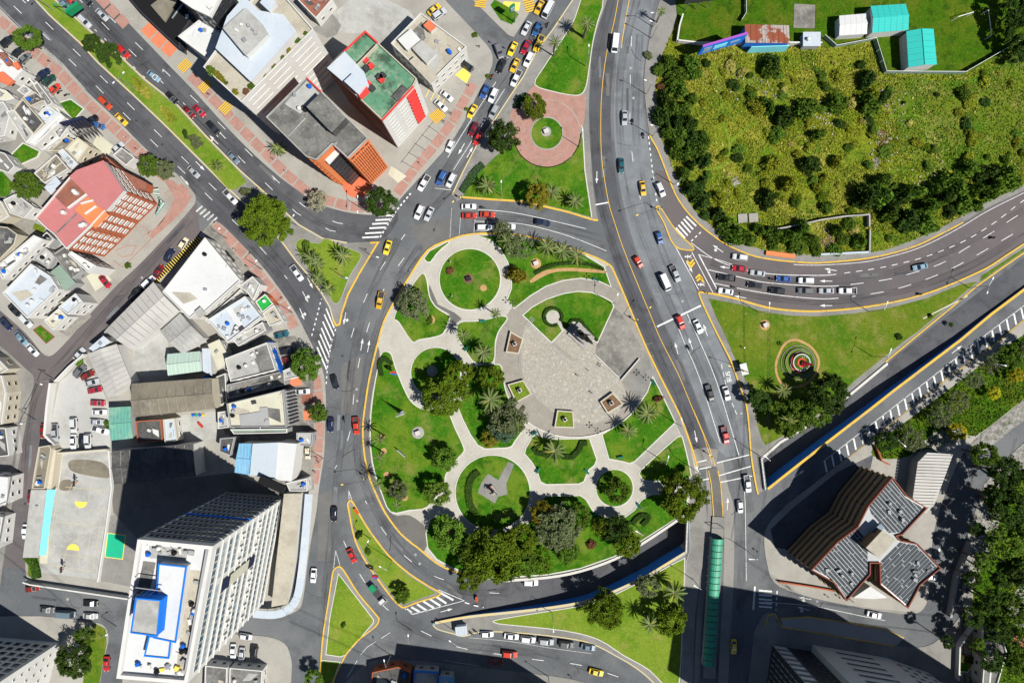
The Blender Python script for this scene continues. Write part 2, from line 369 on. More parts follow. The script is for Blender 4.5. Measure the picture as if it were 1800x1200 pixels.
def ramp_z(t): return -5.6 * min(1,max(0,t)) ** 1.0
def ramp(name,A,B,t0f,label):
    mb = MB(); n = len(A); vs = []
    for (a,b) in zip(A,B):
        z = t0f(a[0])
        pa,pb = P(*a),P(*b); vs += [(pa.x,pa.y,z),(pb.x,pb.y,z)]
    mb.add(vs,[(2 * i,2 * i + 1,2 * i + 3,2 * i + 2) for i in range(n - 1)])
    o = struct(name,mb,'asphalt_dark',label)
    for p in o.data.polygons:
        if p.normal.z < 0: p.flip()
    return o
tE = lambda x: ramp_z((1752 - x) / 385)
tW = lambda x: ramp_z((x - 800) / 330)
ramp_e = ramp('underpass_road',E_SE,E_NW,tE,'asphalt slip road sinking into the underpass beside the blue wall')
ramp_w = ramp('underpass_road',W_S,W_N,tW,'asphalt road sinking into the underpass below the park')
# tunnel under the avenue
tb = [P(1203,968),P(1206,904),P(1340,806),P(1347,857)]
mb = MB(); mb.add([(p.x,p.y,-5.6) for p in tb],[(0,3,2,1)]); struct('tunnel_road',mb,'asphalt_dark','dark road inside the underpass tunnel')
mb = MB()
mb.add([(tb[0].x,tb[0].y,-5.6),(tb[3].x,tb[3].y,-5.6),(tb[3].x,tb[3].y,-.5),(tb[0].x,tb[0].y,-.5)],[(0,1,2,3)])
mb.add([(tb[1].x,tb[1].y,-5.6),(tb[2].x,tb[2].y,-5.6),(tb[2].x,tb[2].y,-.5),(tb[1].x,tb[1].y,-.5)],[(3,2,1,0)])
mb.add([(p.x,p.y,-.5) for p in tb],[(0,1,2,3)])
struct('tunnel_wall',mb,'wall_concrete','concrete lining of the underpass tunnel')

def retaining(name,pts,zf,label,mats,thick=.55,cope='kerb_yellow',top=.75):
    """wall whose inner face follows pts; coping on top"""
    w = [P(*p) for p in pts]; n = len(w)
    d = thing(name,(w[0].x,w[0].y,0),label,'wall')
    mb = MB(); vs = []
    for p,q in zip(w,pts):
        vs += [(p.x,p.y,zf(q[0]) - .3),(p.x,p.y,top)]
    mb.add(vs,[(2 * i,2 * i + 2,2 * i + 3,2 * i + 1) for i in range(n - 1)])
    mb.add([(v[0],v[1],v[2]) for v in vs],[(2 * i + 1,2 * i + 3,2 * i + 2,2 * i) for i in range(n - 1)])
    part('face',mb,mats,d)
    return d
def offs(pts,d):
    out = []; n = len(pts)
    for i,p in enumerate(pts):
        a,b = pts[max(i - 1,0)],pts[min(i + 1,n - 1)]
        t = Vector((b[0] - a[0],b[1] - a[1])).normalized(); out.append((p[0] - t.y * d,p[1] + t.x * d))
    return out
def trench_wall(pts,zf,label,inner,side,cope_mat,top):
    w = W(pts); n = len(w); back = offs(w,side * .5)
    d = thing('retaining_wall',(w[0][0],w[0][1],0),label,'wall')
    mb = MB(); vs = []
    for p,q,px in zip(w,back,pts):
        zb = zf(px[0]) - .3
        vs += [(p[0],p[1],zb),(p[0],p[1],top),(q[0],q[1],top),(q[0],q[1],zb)]
    for i in range(n - 1):
        a,b = 4 * i,4 * i + 4
        mb.add(vs[a:a + 4] + vs[b:b + 4],[(0,4,5,1),(1,5,6,2),(2,6,7,3)])
    part('wall_face',mb,inner,d)
    mid = [((p[0] + q[0]) / 2,(p[1] + q[1]) / 2) for p,q in zip(w,back)]
    mb = MB().ribbon(mid,.75,top,top + .18); part('coping',mb,cope_mat,d)
    return d
trench_wall(E_SE,tE,'long blue painted wall of the underpass on the right, yellow coping','wall_blue',-1,'kerb_yellow',.65)
trench_wall(E_NW[:5],tE,'concrete wall of the right underpass below the dark trees','wall_concrete',1,'kerb_white',.15)
trench_wall(W_S,tW,'curved blue painted wall of the underpass below the park, yellow coping','wall_blue',-1,'kerb_pale',.65)
trench_wall(W_N[6:],tW,'curved concrete underpass wall along the bottom of the park','wall_concrete',1,'kerb_white',.35)
def portal(a,b,label):
    A,B = P(*a),P(*b); d = thing('portal_wall',A,label,'wall')
    mb = MB().ribbon([A,B],.5,-.6,.95); part('parapet',mb,'kerb_white',d)
    mb = MB()
    for i in range(9):
        p = A.lerp(B,i / 8); mb.tube([(p.x,p.y,.95),(p.x,p.y,1.9)],.04,4)
    mb.tube([(A.x,A.y,1.9),(B.x,B.y,1.9)],.05,4); mb.tube([(A.x,A.y,1.45),(B.x,B.y,1.45)],.04,4)
    part('railing',mb,'car_lightblue',d)
portal((1208,904),(1205,970),'pale blue railing on the parapet where the park underpass goes under the bus lane')
portal((1337,804),(1344,860),'white parapet at the mouth of the right underpass')

# ------------------------------------------------------------------ differently surfaced stretches of road (sheets just above the road)
def sheet(name,pts,mat,z,label,parent=None):
    mb = MB(); mb.prism(W(pts),z,z,sides=False); return struct(name,mb,mat,label,parent)
sheet('road',smooth([(1170,300),(1207,372),(1235,400),(1315,447),(1405,461),(1510,456),(1610,432),(1692,391),(1800,335),(1900,285)],n=3) +
      smooth([(1900,365),(1800,427),(1732,472),(1677,497),(1565,532),(1440,547),(1345,540),(1227,512),(1180,400),(1150,300)],n=3),'asphalt_brown',.006,'brownish asphalt road curving away to the right')
sheet('road',smooth([(1080,-60),(1042,75),(1035,200),(1040,310),(1066,420),(1102,530),(1162,665),(1225,820)],n=3) +
      smooth([(1260,800),(1205,655),(1150,530),(1100,400),(1075,250),(1078,120),(1105,-60)],n=3),'asphalt_dark',.007,'darker asphalt of the left carriageway beside the park')
sheet('road',smooth([(1095,-60),(1082,120),(1080,250),(1104,395),(1152,525),(1208,655),(1262,790),(1296,800)],n=3) + smooth([(1318,800),(1298,680),(1266,605),(1226,515),(1196,445),(1165,380),(1148,300),(1134,220),(1130,140),(1140,60),(1160,-60)],n=3),'asphalt_pale',.0065,'pale bluish asphalt of the right carriageway beside the field')
sheet('road',smooth([(-60,-20),(60,75),(152,160),(265,270),(381,387),(467,475),(520,550),(560,627),(592,590),(540,480),(430,362),(290,220),(172,110),(62,0),(30,-40)],True,3),'asphalt_dark',.006,'dark smooth asphalt of the avenue below the grass median')
sheet('road',smooth([(80,-30),(165,60),(255,140),(360,237),(467,340),(567,420),(665,426),(700,372),(620,375),(545,350),(450,275),(350,170),(230,45),(150,-40)],True,3),'asphalt_dark',.006,'dark smooth asphalt of the avenue above the grass median')
sheet('road',[(352,412),(270,490),(185,587),(125,642),(100,670),(82,755),(57,850),(45,960),(45,1000),(5,995),(20,895),(37,792),(60,665),(0,607),(-40,560),(-40,510),(45,585),(85,626),(120,597),(207,500),(332,372),(345,352)],'asphalt_brown',.006,'brownish asphalt of the narrow back street on the left')
for pts,wd,lab in (([(1246,815),(1247,860),(1249,900),(1239,1010),(1230,1080),(1222,1260)],1.7,'left'),([(1262,812),(1272,860),(1281,900),(1281,1010),(1275,1120),(1268,1260)],3.0,'right')):
    struct('bus_lane',MB().ribbon(W(smooth(pts,n=4)),wd,.014,.014),'concrete_road',f'pale concrete bus lane {lab} of the green station')
for i,pts in enumerate([[(1216,790),(1226,820),(1258,818),(1262,790),(1240,786)],[(560,870),(585,860),(580,985),(558,985)],[(720,400),(790,380),(800,425),(745,440)],[(600,640),(640,620),(630,720),(600,730)]]):
    sheet('asphalt_repair',pts,'concrete_road' if i == 0 else 'asphalt_patch',.016 + i * .001,None,road)

# ------------------------------------------------------------------ raised blocks, islands and lawns
def block(name,pts,mat,label,z=.13):
    mb = MB(); mb.prism(W(pts),-.05,z); return struct(name,mb,mat,label)
def kerb(parent,pts,mat,w=.35,z=.19,closed=False):
    o = part('kerb',MB().ribbon(W(pts),w,.0,z,closed),mat,parent); return o
def lawn(pts,label,mat='lawn',rim=None,z=.2,name='lawn',zr=.24,w=.3):
    mb = MB(); mb.prism(W(pts),.1,z); o = struct(name,mb,mat,label)
    if rim: part('kerb',MB().ribbon(W(pts),w,.1,zr,True),rim,o)
    return o

ave_ne = smooth([(148,-40),(188,0),(230,45),(300,118),(350,170),(400,225),(450,275),(490,310),(520,332),(545,350),(575,364),(620,375),(660,378),(688,373),(702,352),(735,315),(800,240),(840,165),(860,128),(866,105),(856,80),(800,20),(782,0),(740,-50)],n=3)
b_tl = block('pavement',ave_ne + [(740,-300),(-60,-300),(60,-120)],'pavement_light','pale pavement of the upper block between the avenue and the taxi street')
b_gs = block('pavement',[(800,-40),(830,0),(893,62),(903,66),(945,0),(975,-60),(960,-200),(800,-200)],'pavement_light','pale corner pavement with yellow bars at the top')
med_l = [(25,-40),(62,0),(87,27),(142,77),(172,110),(232,165),(290,220),(360,290),(405,335),(435,363),(495,424),(520,458),(545,487),(567,517),(580,540),(587,566)]
med_r = [(591,572),(597,570),(601,550),(612,517),(632,480),(661,432),(665,426),(651,425),(610,427),(567,419),(525,395),(467,340),(422,300),(360,237),(312,185),(255,140),(215,102),(165,60),(97,0),(62,-40)]
b_med = block('median',med_l + med_r,'pavement','long median island between the two halves of the avenue')
kerb(b_med,med_l,'kerb_pale',.4); kerb(b_med,[(586,562),(591,572),(597,570),(601,550),(612,517),(632,480),(661,432),(665,426),(651,427)],'kerb_yellow',.5,.26)
kerb(b_med,med_r[8:],'kerb_pale',.4)
lawn([(30,-40),(63,-2),(88,25),(143,75),(173,108),(233,163),(291,218),(361,288),(402,333),(414,334),(434,320),(421,303),(359,240),(311,188),(254,143),(214,105),(164,63),(96,2),(60,-40)],'bright grass strip along the avenue median','lawn_lime')
lawn(smooth([(532,419),(548,426),(562,427),(573,419),(600,432),(622,440),(636,450),(615,485),(598,528),(586,532),(575,512),(542,472),(520,432)],True,3),'triangular grass bed with palms at the end of the median','lawn_lime','pavement_light',w=.2)

nw_edge = [(1030,-60),(1007,0),(970,55),(945,87),(920,135),(895,172),(872,207),(840,252),(815,300),(795,342),(803,354),(812,349)]
s_edge = smooth([(812,347),(867,351),(920,355),(960,364),(1002,374),(1040,386),(1051,387)],n=3)
e_edge = smooth([(1051,387),(1043,330),(1037,250),(1035,200),(1037,140),(1043,75),(1067,0),(1085,-60)],n=3)
b_n = block('traffic_island',nw_edge + s_edge + e_edge,'pavement','upper wedge-shaped island with the pink circle')
kerb(b_n,s_edge,'kerb_yellow',.55,.27); kerb(b_n,nw_edge[:10],'kerb_pale',.35)
lawn(smooth([(1042,-50),(1060,0),(1050,40),(1042,75),(1034,130),(1030,152),(1022,166),(1005,168),(970,161),(940,149),(955,120),(985,75),(1007,40),(1018,10)],True,3),'grass with palms above the pink circle','lawn','kerb_white',w=.25)
lawn([(905,250),(940,288),(975,292),(1005,275),(1020,235),(1024,225),(1027,300),(1040,382),(1002,371),(960,361),(920,352),(867,349),(815,345),(822,330),(845,300),(872,275)],'grass with palms and a hedge below the pink circle','lawn')
part('kerb',MB().ribbon(W([(1021,221),(1024,226),(1028,300),(1040,382)]),.3,.1,.26),'kerb_white',b_n)
# pink circle: paving sectors with pale joints, grass disc
mb = MB(); mb.prism(W(circ(961,235,60)),.1,.2); pc = struct('plaza',mb,'pavement_light','pink paved circle with pale joints round a grass disc')
sheet('paving',[(940,150),(1007,170),(1028,166),(1030,178),(1026,218),(1005,260),(930,260),(897,248),(897,200),(912,178)],'brick_pink',.165,None,pc)
for r0,r1,n,ph in ((29.5,43.5,8,12),(44.2,58.5,8,12)):
    for i in range(n):
        a = ph + i * 360 / n; g1 = 57.3 * .35 / r1
        lp = circ(961,235,r1,8,a + g1,a + 360 / n - g1) + circ(961,235,r0,8,a + 360 / n - g1,a + g1)
        part('paving_sector',MB().prism(W(lp),.19,.225),'brick_pink',pc)
lawn(circ(961,235,28),'round grass disc in the pink circle','lawn','pavement_light',z=.27,zr=.29)

# right-hand triangle with the flower monument
tri_w = smooth([(1227,513),(1234,532),(1252,570),(1268,602),(1285,636),(1300,678),(1312,715),(1317,760),(1320,800),(1327,845),(1332,868)],n=3)
tri_s = [(1340,862),(1335,806),(1368,775),(1436,734),(1496,686),(1556,636),(1616,586),(1666,545),(1717,502),(1765,468),(1800,444),(1880,385)]
tri_n = smooth([(1880,375),(1800,428),(1765,451),(1732,472),(1677,497),(1627,516),(1565,532),(1502,542),(1440,547),(1392,546),(1345,540),(1295,526),(1255,517),(1227,513)],n=3)
b_e = block('traffic_island',tri_w + tri_s + tri_n,'pavement','right-hand triangular island with the flower monument')
kerb(b_e,tri_n,'kerb_yellow',.45,.26); kerb(b_e,offs(tri_n,1.8)[:-3],'paint_yellow',.12,.02)
kerb(b_e,tri_w,'kerb_yellow',.45,.26); kerb(b_e,tri_s[5:],'kerb_yellow',.4,.25)
lawn([(1246,525),(1300,535),(1345,549),(1392,555),(1440,556),(1502,551),(1565,541),(1630,524),(1690,500),(1717,495),(1663,540),(1612,583),(1590,598),(1500,670),(1460,712),(1430,733),(1368,770),(1345,782),(1338,770),(1330,740),(1322,700),(1310,665),(1300,648),(1292,630),(1275,590),(1258,555)],'triangular lawn with the spiral flower monument','lawn_dry')
lawn([(1725,485),(1762,461),(1800,436),(1880,380),(1880,383),(1800,441),(1765,464),(1722,495)],'narrow grass wedge between the two right-hand roads','lawn_dry')

# small triangular refuge with the arrows
refuge = smooth([(1153,367),(1158,363),(1164,370),(1190,408),(1217,433),(1214,440),(1185,432),(1167,392)],True,3)
b_r = block('traffic_island',refuge,'pavement','small yellow-edged refuge beside the zebra crossing on the right'); kerb(b_r,refuge,'kerb_yellow',.35,.24,True)

# the rough field upper right
f_edge = smooth([(1180,-60),(1160,0),(1147,45),(1137,95),(1132,140),(1135,185),(1142,237),(1155,262),(1170,300),(1187,342),(1207,372),(1235,400),(1272,427),(1315,447),(1355,456),(1405,461),(1440,462),(1510,456),(1560,447),(1610,432),(1652,412),(1692,391),(1732,367),(1800,335),(1900,290)],n=3)
b_f = block('pavement',f_edge + [(2100,200),(2100,-300),(1180,-300)],'pavement','strip of pavement along the rough field')
kerb(b_f,[p for p in f_edge if p[1] > 235 and p[0] < 1700],'kerb_yellow',.4,.24)
FIELD = [(1205,-280),(1200,0),(1180,60),(1158,110),(1152,150),(1155,190),(1160,235),(1170,262),(1184,300),(1200,340),(1222,372),(1255,400),(1290,425),(1345,440),(1440,450),(1505,446),(1555,440),(1605,422),(1650,402),(1690,380),(1730,357),(1800,325),(1900,280),(2080,190),(2080,-280)]
mb = MB(); mb.prism(W(FIELD),.05,.18); field = struct('field',mb,'meadow','rough overgrown field of straw and olive grass')
mown = [(1188,0),(1192,70),(1310,75),(1385,80),(1440,75),(1450,85),(1530,72),(1550,130),(1690,132),(1760,98),(1810,70),(2060,60),(2060,-260),(1210,-260)]
mb = MB(); mb.prism(W(mown),.1,.24); struct('lawn',mb,'meadow_green','mown green yard around the sheds at the upper right')

# centre park
park = smooth([(665,600),(675,565),(695,527),(720,486),(752,440),(790,422),(827,412),(885,411),(945,420),(1032,447),(1070,465),(1080,480),(1102,530),(1132,602),(1162,665),(1195,730),(1215,785),(1226,822)],n=3)
park_s = [(1234,850),(1242,900),(1242,960),(1230,1015),(1222,1075),(1215,1200),(1210,1260),(1196,1260),(1200,1100),(1206,985),(1212,967),(1211,900),(1180,919),(1130,951),(1080,980),(1020,1001),(962,1012),(885,1018)]
park_w = smooth([(845,1017),(795,1002),(765,987),(735,962),(720,951),(700,932),(677,900),(660,865),(647,830),(640,792),(638,750),(642,712),(650,662),(665,600)],n=3)
b_p = block('pavement',park + park_s + park_w,'path','pale winding footpaths of the round park')
kerb(b_p,park,'kerb_yellow',.5,.27); kerb(b_p,park_w,'kerb_yellow',.5,.27)
mb = MB(); mb.prism(W([(1212,830),(1232,832),(1242,900),(1242,960),(1230,1015),(1222,1075),(1215,1260),(1197,1260),(1201,1100),(1207,985),(1213,967),(1212,880)]),.1,.15); struct('pavement',mb,'pavement','grey footway between the park and the bus lane')
sheet('pavement',[(1064,470),(1070,466),(1078,480),(1130,602),(1160,665),(1193,730),(1213,785),(1222,830),(1214,832),(1200,770),(1148,660),(1130,625),(1090,545),(1076,508)],'pavement',.155,None,b_p)
sheet('pavement',smooth([(660,605),(648,665),(641,712),(639,750),(641,792),(648,830),(662,865),(679,900),(702,932),(722,950),(746,968),(750,930),(720,905),(690,903),(668,862),(653,812),(649,750),(655,687),(668,630)],True,3),'pavement_dark',.15,None,b_p)
sheet('pavement',[(755,500),(770,535),(800,550),(812,560),(800,570),(790,565),(790,552),(766,538),(753,518)],'pavement_dark',.157,None,b_p)
plaza_m = MB(); plaza_m.prism(W([(min(x,1080 + (y - 480) * .442 - 3),y) for x,y in circ(1010,628,140,144)]),.1,.16); plaza = struct('plaza',plaza_m,'plaza_rim','large round stone plaza in the park')
mb = MB(); mb.prism(W(smooth([(930,565),(968,602),(1005,634),(1040,622),(1080,660),(1092,670),(1100,700),(1080,730),(1040,745),(1000,738),(970,722),(935,690),(917,650),(915,610)],True,4)),.12,.175); struct('plaza',mb,'plaza_stone','mottled pinkish stone floor in the middle of the plaza')
sheet('ramp_slab',[(1079,540),(1095,555),(1118,595),(1137,622),(1122,632),(1091,667),(1047,624),(1050,603)],'concrete_stained',.185,None,plaza)
sheet('ramp_slab',[(1137,622),(1150,655),(1146,662),(1138,690),(1120,700),(1094,672),(1123,634)],'pavement',.182,None,plaza)
mb = MB(); mb.ribbon(W([(1045,622),(1091,667)]),.25,.1,.4); mb.ribbon(W([(1091,667),(1123,630)]),.25,.1,1.0); part('ramp_edge',mb,'kerb_white',plaza)
for r,a0,a1 in ((92,168,196),(95,168,196),(98,168,196),(94,112,150),(97,112,150),(100,212,224),(104,212,224),(97,212,224)):
    part('step',MB().ribbon(W(circ(1010,628,r,16,a0,a1)),.2,.1,.26),'stone',plaza)
for k in range(3):
    part('step',MB().ribbon(W([(972 - k * 2,604 + k * 2),(985 - k * 2,619 + k * 2),(1001 - k * 2,632 + k * 2)]),.2,.1,.26),'stone',plaza)
for r in (28,46,64,82): part('paving_joint',MB().ribbon(W(circ(1004,668,r,48)) if r < 50 else W(circ(1004,668,r,40,20,200)),.16,.15,.181),'stone',plaza)
for k in range(14):
    a = math.radians(20 + k * 13.8); part('paving_joint',MB().ribbon(W([(1004 + 28 * math.cos(a),668 + 28 * math.sin(a)),(1004 + 82 * math.cos(a),668 + 82 * math.sin(a))]),.12,.15,.1805),'stone',plaza)
for k in range(30):
    a = math.radians(-20 + k * 9.5); part('paving_joint',MB().ribbon(W([(1010 + 104 * math.cos(a),628 + 104 * math.sin(a)),(1010 + 139 * math.cos(a),628 + 139 * math.sin(a))]),.1,.12,.163),'stone',plaza) if not 200 < math.degrees(a) % 360 < 342 and math.degrees(a) % 360 > 12 else None
part('plaza_edge',MB().ribbon(W(circ(1010,628,140,60,40,140)),.35,.1,.5),'kerb_white',plaza)

L = [
 (circ(826,491,54),'round lawn near the top of the park with a small dark stone',1),
 ([(745,455),(751,461),(757,461),(767,447),(778,436),(790,427),(788,424),(755,441)],'small grass sliver at the upper left edge of the park',1),
 ([(840,414),(862,422),(880,438),(892,460),(899,480),(899,507),(892,525),(897,534),(904,542),(932,520),(960,503),(990,493),(1020,489),(1052,494),(1074,504),(1062,469),(1030,450),(945,423),(885,414)],'lawn with a palm row along the top of the park',1),
 (smooth([(741,481),(750,490),(755,520),(767,540),(790,555),(789,563),(780,585),(765,592),(737,597),(724,600),(701,566),(693,560),(702,536),(720,508)],True,3),'lawn with a grey-green tree on the upper left of the park',1),
 (smooth([(807,567),(840,564),(868,558),(882,555),(892,560),(878,580),(871,600),(867,636),(838,638),(826,628),(815,610),(804,590)],True,3),'small lawn with two palms left of the plaza',1),
 (circ(766,654,44),'round lawn under the olive trees',1),
 (smooth([(865,640),(880,642),(884,660),(890,690),(905,720),(922,745),(918,757),(905,775),(897,785),(875,787),(840,782),(806,718),(814,700),(822,680),(822,655),(838,642)],True,3),'shaded lawn under big trees left of the plaza',1),
 ([(919,554),(935,540),(960,526),(990,516),(1015,512),(1040,514),(1060,522),(1075,530),(1079,539),(1050,602),(1044,598),(1020,568),(1007,566),(990,580),(970,602),(967,600)],'fan-shaped lawn inside the plaza behind the monument',1),
 ([(1147,662),(1157,680),(1187,742),(1115,811),(1106,814),(1096,811),(1070,806),(1058,763),(1080,750),(1100,735),(1122,712),(1138,688)],'lawn with palms at the lower right of the plaza',1),
 (smooth([(1194,767),(1200,771),(1214,830),(1212,838),(1200,842),(1167,845),(1134,844),(1126,836),(1128,824),(1185,772)],True,3),'triangular lawn at the right tip of the park',1),
 ([(940,764),(975,771),(1036,770),(1049,807),(1045,817),(1035,825),(1026,846),(1017,850),(960,851),(950,846),(944,827),(935,812),(922,797),(924,788),(935,768)],'lawn with a clipped hedge and one palm below the plaza',1),
 (circ(866,865,66),'round lawn with the dark statue',1),
 (circ(1080,857,33),'small round lawn under one tree at the lower right of the park',1),
 (smooth([(672,619),(687,621),(695,645),(710,682),(722,704),(737,716),(755,721),(785,722),(800,752),(815,785),(814,795),(803,807),(784,833),(780,852),(752,890),(720,896),(687,899),(670,862),(655,812),(651,750),(657,687),(666,640)],True,3),'large lawn along the left side of the park',1),
 ([(950,877),(960,871),(1020,870),(1030,877),(1042,897),(1058,907),(1080,911),(1100,907),(1115,896),(1127,878),(1145,868),(1208,866),(1207,900),(1180,916),(1130,948),(1080,977),(1020,998),(962,1009),(885,1014),(845,1012),(795,997),(768,982),(752,962),(749,937),(756,912),(775,901),(792,908),(815,934),(840,945),(880,948),(915,935),(938,905)],'long lawn under the trees along the bottom of the park',1),
]
for i,(pts,lab,rim) in enumerate(L): lawn(pts,lab,'lawn','kerb_white',z=.2 + .002 * i)
sheet('monument_apron',[(970,599),(990,581),(1007,567),(1020,569),(1048,604),(1045,622),(1010,632)],'plaza_stone',.235,None,plaza)
sheet('path',circ(972,557,12,24),'path',.236,None,plaza)
sheet('path',[(978,564),(983,562),(993,578),(988,583)],'path',.238,None,plaza)
sheet('statue_apron',[(858,832),(876,843),(893,811),(904,815),(890,850),(892,868),(876,872),(870,884),(840,865),(846,848)],'pavement',.235,None,b_p)
for pts in ([(1112,812),(1187,744),(1195,766),(1128,823)],): sheet('path',pts,'pavement_light',.15,None,b_p)

# lower islands
triA = smooth([(584,1012),(587,1001),(595,995),(604,1001),(630,1042),(662,1080),(666,1088),(660,1100),(632,1122),(610,1147),(598,1170),(585,1200),(570,1260),(556,1260),(562,1200),(567,1125),(577,1060)],True,3)
b_a = block('traffic_island',triA,'pavement','narrow triangular island at the lower left of the ring road'); kerb(b_a,triA,'kerb_yellow',.4,.25,True)
lawn([(595,1007),(657,1088),(656,1094),(608,1150),(598,1153),(573,1149),(580,1085)],'triangular lawn with one small bush','lawn_lime','kerb_white',w=.25)
lawn([(566,1159),(598,1162),(584,1200),(570,1255),(560,1255)],'grass tail at the bottom edge beside the triangular lawn','lawn_lime','kerb_white',w=.25)
boat = smooth([(613,895),(612,883),(617,879),(623,886),(635,908),(652,935),(685,977),(720,1007),(752,1028),(773,1040),(768,1047),(735,1057),(712,1066),(704,1064),(687,1047),(647,992),(625,950)],True,3)
b_b = block('traffic_island',boat,'pavement','boat-shaped grassy island left of the ring road'); kerb(b_b,boat,'kerb_yellow',.45,.26,True)
lawn([(616,893),(620,890),(635,913),(652,940),(684,980),(718,1011),(750,1031),(766,1041),(733,1053),(713,1060),(706,1059),(690,1044),(650,990),(629,950)],'grass on the boat-shaped island','lawn_lime')
s_is = smooth([(761,1097),(770,1105),(795,1112),(815,1117),(840,1110),(875,1109),(925,1112),(995,1120),(1040,1130),(1080,1150),(1117,1172),(1150,1200),(1190,1250)],n=3)
b_s = block('traffic_island',[(762,1093),(825,1083),(920,1073),(995,1063),(1045,1052),(1080,1038),(1130,1015),(1167,993),(1203,971),(1206,985),(1202,1075),(1196,1200),(1194,1260)] + [p for p in s_is[::-1]],'pavement','lower island below the park underpass')
kerb(b_s,s_is,'kerb_pale',.35,.22)
lawn(smooth([(870,1089),(920,1080),(1030,1062),(1080,1044),(1145,1011),(1197,983),(1203,990),(1200,1075),(1194,1195),(1180,1215),(1142,1177),(1095,1150),(1050,1122),(990,1107),(895,1097),(873,1094)],True,3),'lawn with palms on the lower island','lawn_lime','kerb_white',w=.25)
block('pavement',smooth([(560,1300),(600,1210),(640,1168),(680,1158),(760,1163),(860,1174),(930,1182),(1000,1192),(1050,1208),(1120,1260)],n=3) + [(1120,1400),(560,1400)],'pavement','pavement in front of the shaded buildings at the bottom')

# left blocks
l1 = smooth([(-60,-35),(0,15),(32,47),(112,115),(152,160),(202,207),(265,270),(310,305),(338,335),(344,350),(332,372),(250,460),(207,500),(160,550),(120,597),(95,622),(82,625),(70,615),(45,585),(0,545),(-60,495)],n=3)
b_l1 = block('pavement',l1 + [(-300,495),(-300,-35)],'pavement_light','pale pavement of the left block with the pink-roofed hotel')
l2 = smooth([(372,390),(384,391),(400,404),(435,440),(467,475),(500,520),(520,550),(538,585),(560,630),(570,662),(573,700),(572,740),(570,795),(561,857),(556,900),(545,960),(533,1050),(520,1074),(480,1082),(400,1070),(232,1044),(60,1022),(48,1015),(45,985),(50,925),(57,850),(70,780),(82,755),(92,715),(100,670),(125,642),(155,620),(185,587),(270,490),(352,412)],True,3)
b_l2 = block('pavement',l2,'pavement_light','pavement and yards of the middle left block')
block('pavement',smooth([(-60,570),(0,607),(45,647),(60,665),(52,712),(37,792),(20,895),(5,995),(0,1030)],n=3) + [(-60,1060),(-300,1060),(-300,570)],'pavement','pavement along the far left edge')
block('pavement',smooth([(-60,1085),(72,1082),(160,1092),(182,1098),(190,1112),(190,1130),(185,1150),(176,1200),(165,1300)],n=3) + [(-300,1300),(-300,1085)],'pavement_light','pavement round the white tower at the bottom left corner')
block('pavement',smooth([(228,1085),(300,1095),(400,1112),(470,1118),(500,1130),(510,1150),(513,1175),(508,1240)],n=3) + [(500,1400),(200,1400),(215,1200)],'pavement_light','concrete car park at the bottom left of the ring road')
# lower right block round the brick tower
b_se = block('pavement',smooth([(1900,485),(1800,563),(1755,601),(1665,666),(1532,773),(1470,820),(1382,888),(1350,922),(1343,950),(1348,990),(1360,1022),(1400,1042),(1480,1061),(1560,1075),(1608,1078),(1628,1060),(1634,1020),(1636,980),(1642,930),(1660,870),(1690,800),(1720,770),(1800,715),(1900,640)],n=3),'pavement_light','pavement of the lower right block with the brick tower')
block('pavement',smooth([(1340,1080),(1350,1076),(1362,1078),(1374,1100),(1450,1112),(1580,1135),(1640,1130),(1690,1080)],n=3) + [(1700,1400),(1320,1400),(1316,1200),(1325,1110)],'pavement','shaded pavement at the bottom right')
block('pavement',[(1372,1086),(1420,1083),(1480,1092),(1560,1106),(1588,1120),(1575,1134),(1470,1118),(1376,1102)],'wall_grey','long yellow-edged concrete strip in the shade at the bottom right')
mb = MB(); mb.ribbon(W([(1372,1086),(1420,1083),(1480,1092),(1560,1106),(1588,1120)]),.3,.1,.25); mb.ribbon(W([(1345,1100),(1350,1080),(1362,1078),(1374,1101),(1470,1117),(1570,1134)]),.3,.1,.25); struct('kerb',mb,'kerb_yellow','yellow kerbs in the shade at the bottom right')
block('pavement',[(1705,1400),(1695,1130),(1690,1040),(1700,940),(1730,850),(1775,800),(1830,750),(1950,700),(2100,700),(2100,1400)],'gravel','gravelly overgrown ground along the right edge')

sheet('yard',[(1392,893),(1470,830),(1535,798),(1528,832),(1480,880),(1445,950),(1405,968),(1362,962),(1354,930)],'asphalt_dark',.14,None,b_se)  # dark yard surface, with the tower's shade also put into its colour
# ------------------------------------------------------------------ slope gardens, hedges and flower beds
lawn(smooth([(1760,615),(1800,588),(1900,520),(1900,620),(1800,700),(1715,765),(1690,752),(1640,760),(1600,800),(1545,805),(1535,785),(1600,735)],True,3),'overgrown green slope below the right-hand road','meadow_green')
lawn([(1712,1000),(1740,900),(1790,830),(1900,760),(1900,1400),(1720,1400),(1700,1300)],'dark overgrown slope at the lower right edge','meadow_green')
sheet('path',smooth([(1695,795),(1725,762),(1770,728),(1850,660),(1850,700),(1790,745),(1740,785),(1712,810)],True,3),'gravel',.215,'pale dirt path on the right edge')
for pts,lab in (([(1730,900),(1755,905),(1745,960),(1718,1010),(1700,1045),(1690,1030),(1712,975)],'pale gravel bank among the bushes on the right edge'),([(1790,1030),(1830,1020),(1830,1090),(1770,1095)],'pale gravel patch at the lower right edge')):
    sheet('gravel',smooth(pts,True,4),'gravel',.225,lab)
lawn([(1680,1155),(1715,1158),(1700,1180),(1678,1178)],'small bright lawn behind the bottom right buildings','lawn','kerb_white')
lawn([(22,272),(42,252),(72,267),(67,277),(38,290)],'square back-garden lawn on the left block','lawn','kerb_white',z=.3,zr=.5)
lawn([(-40,300),(5,302),(26,325),(15,345),(-40,350)],'garden lawn at the left edge','lawn')
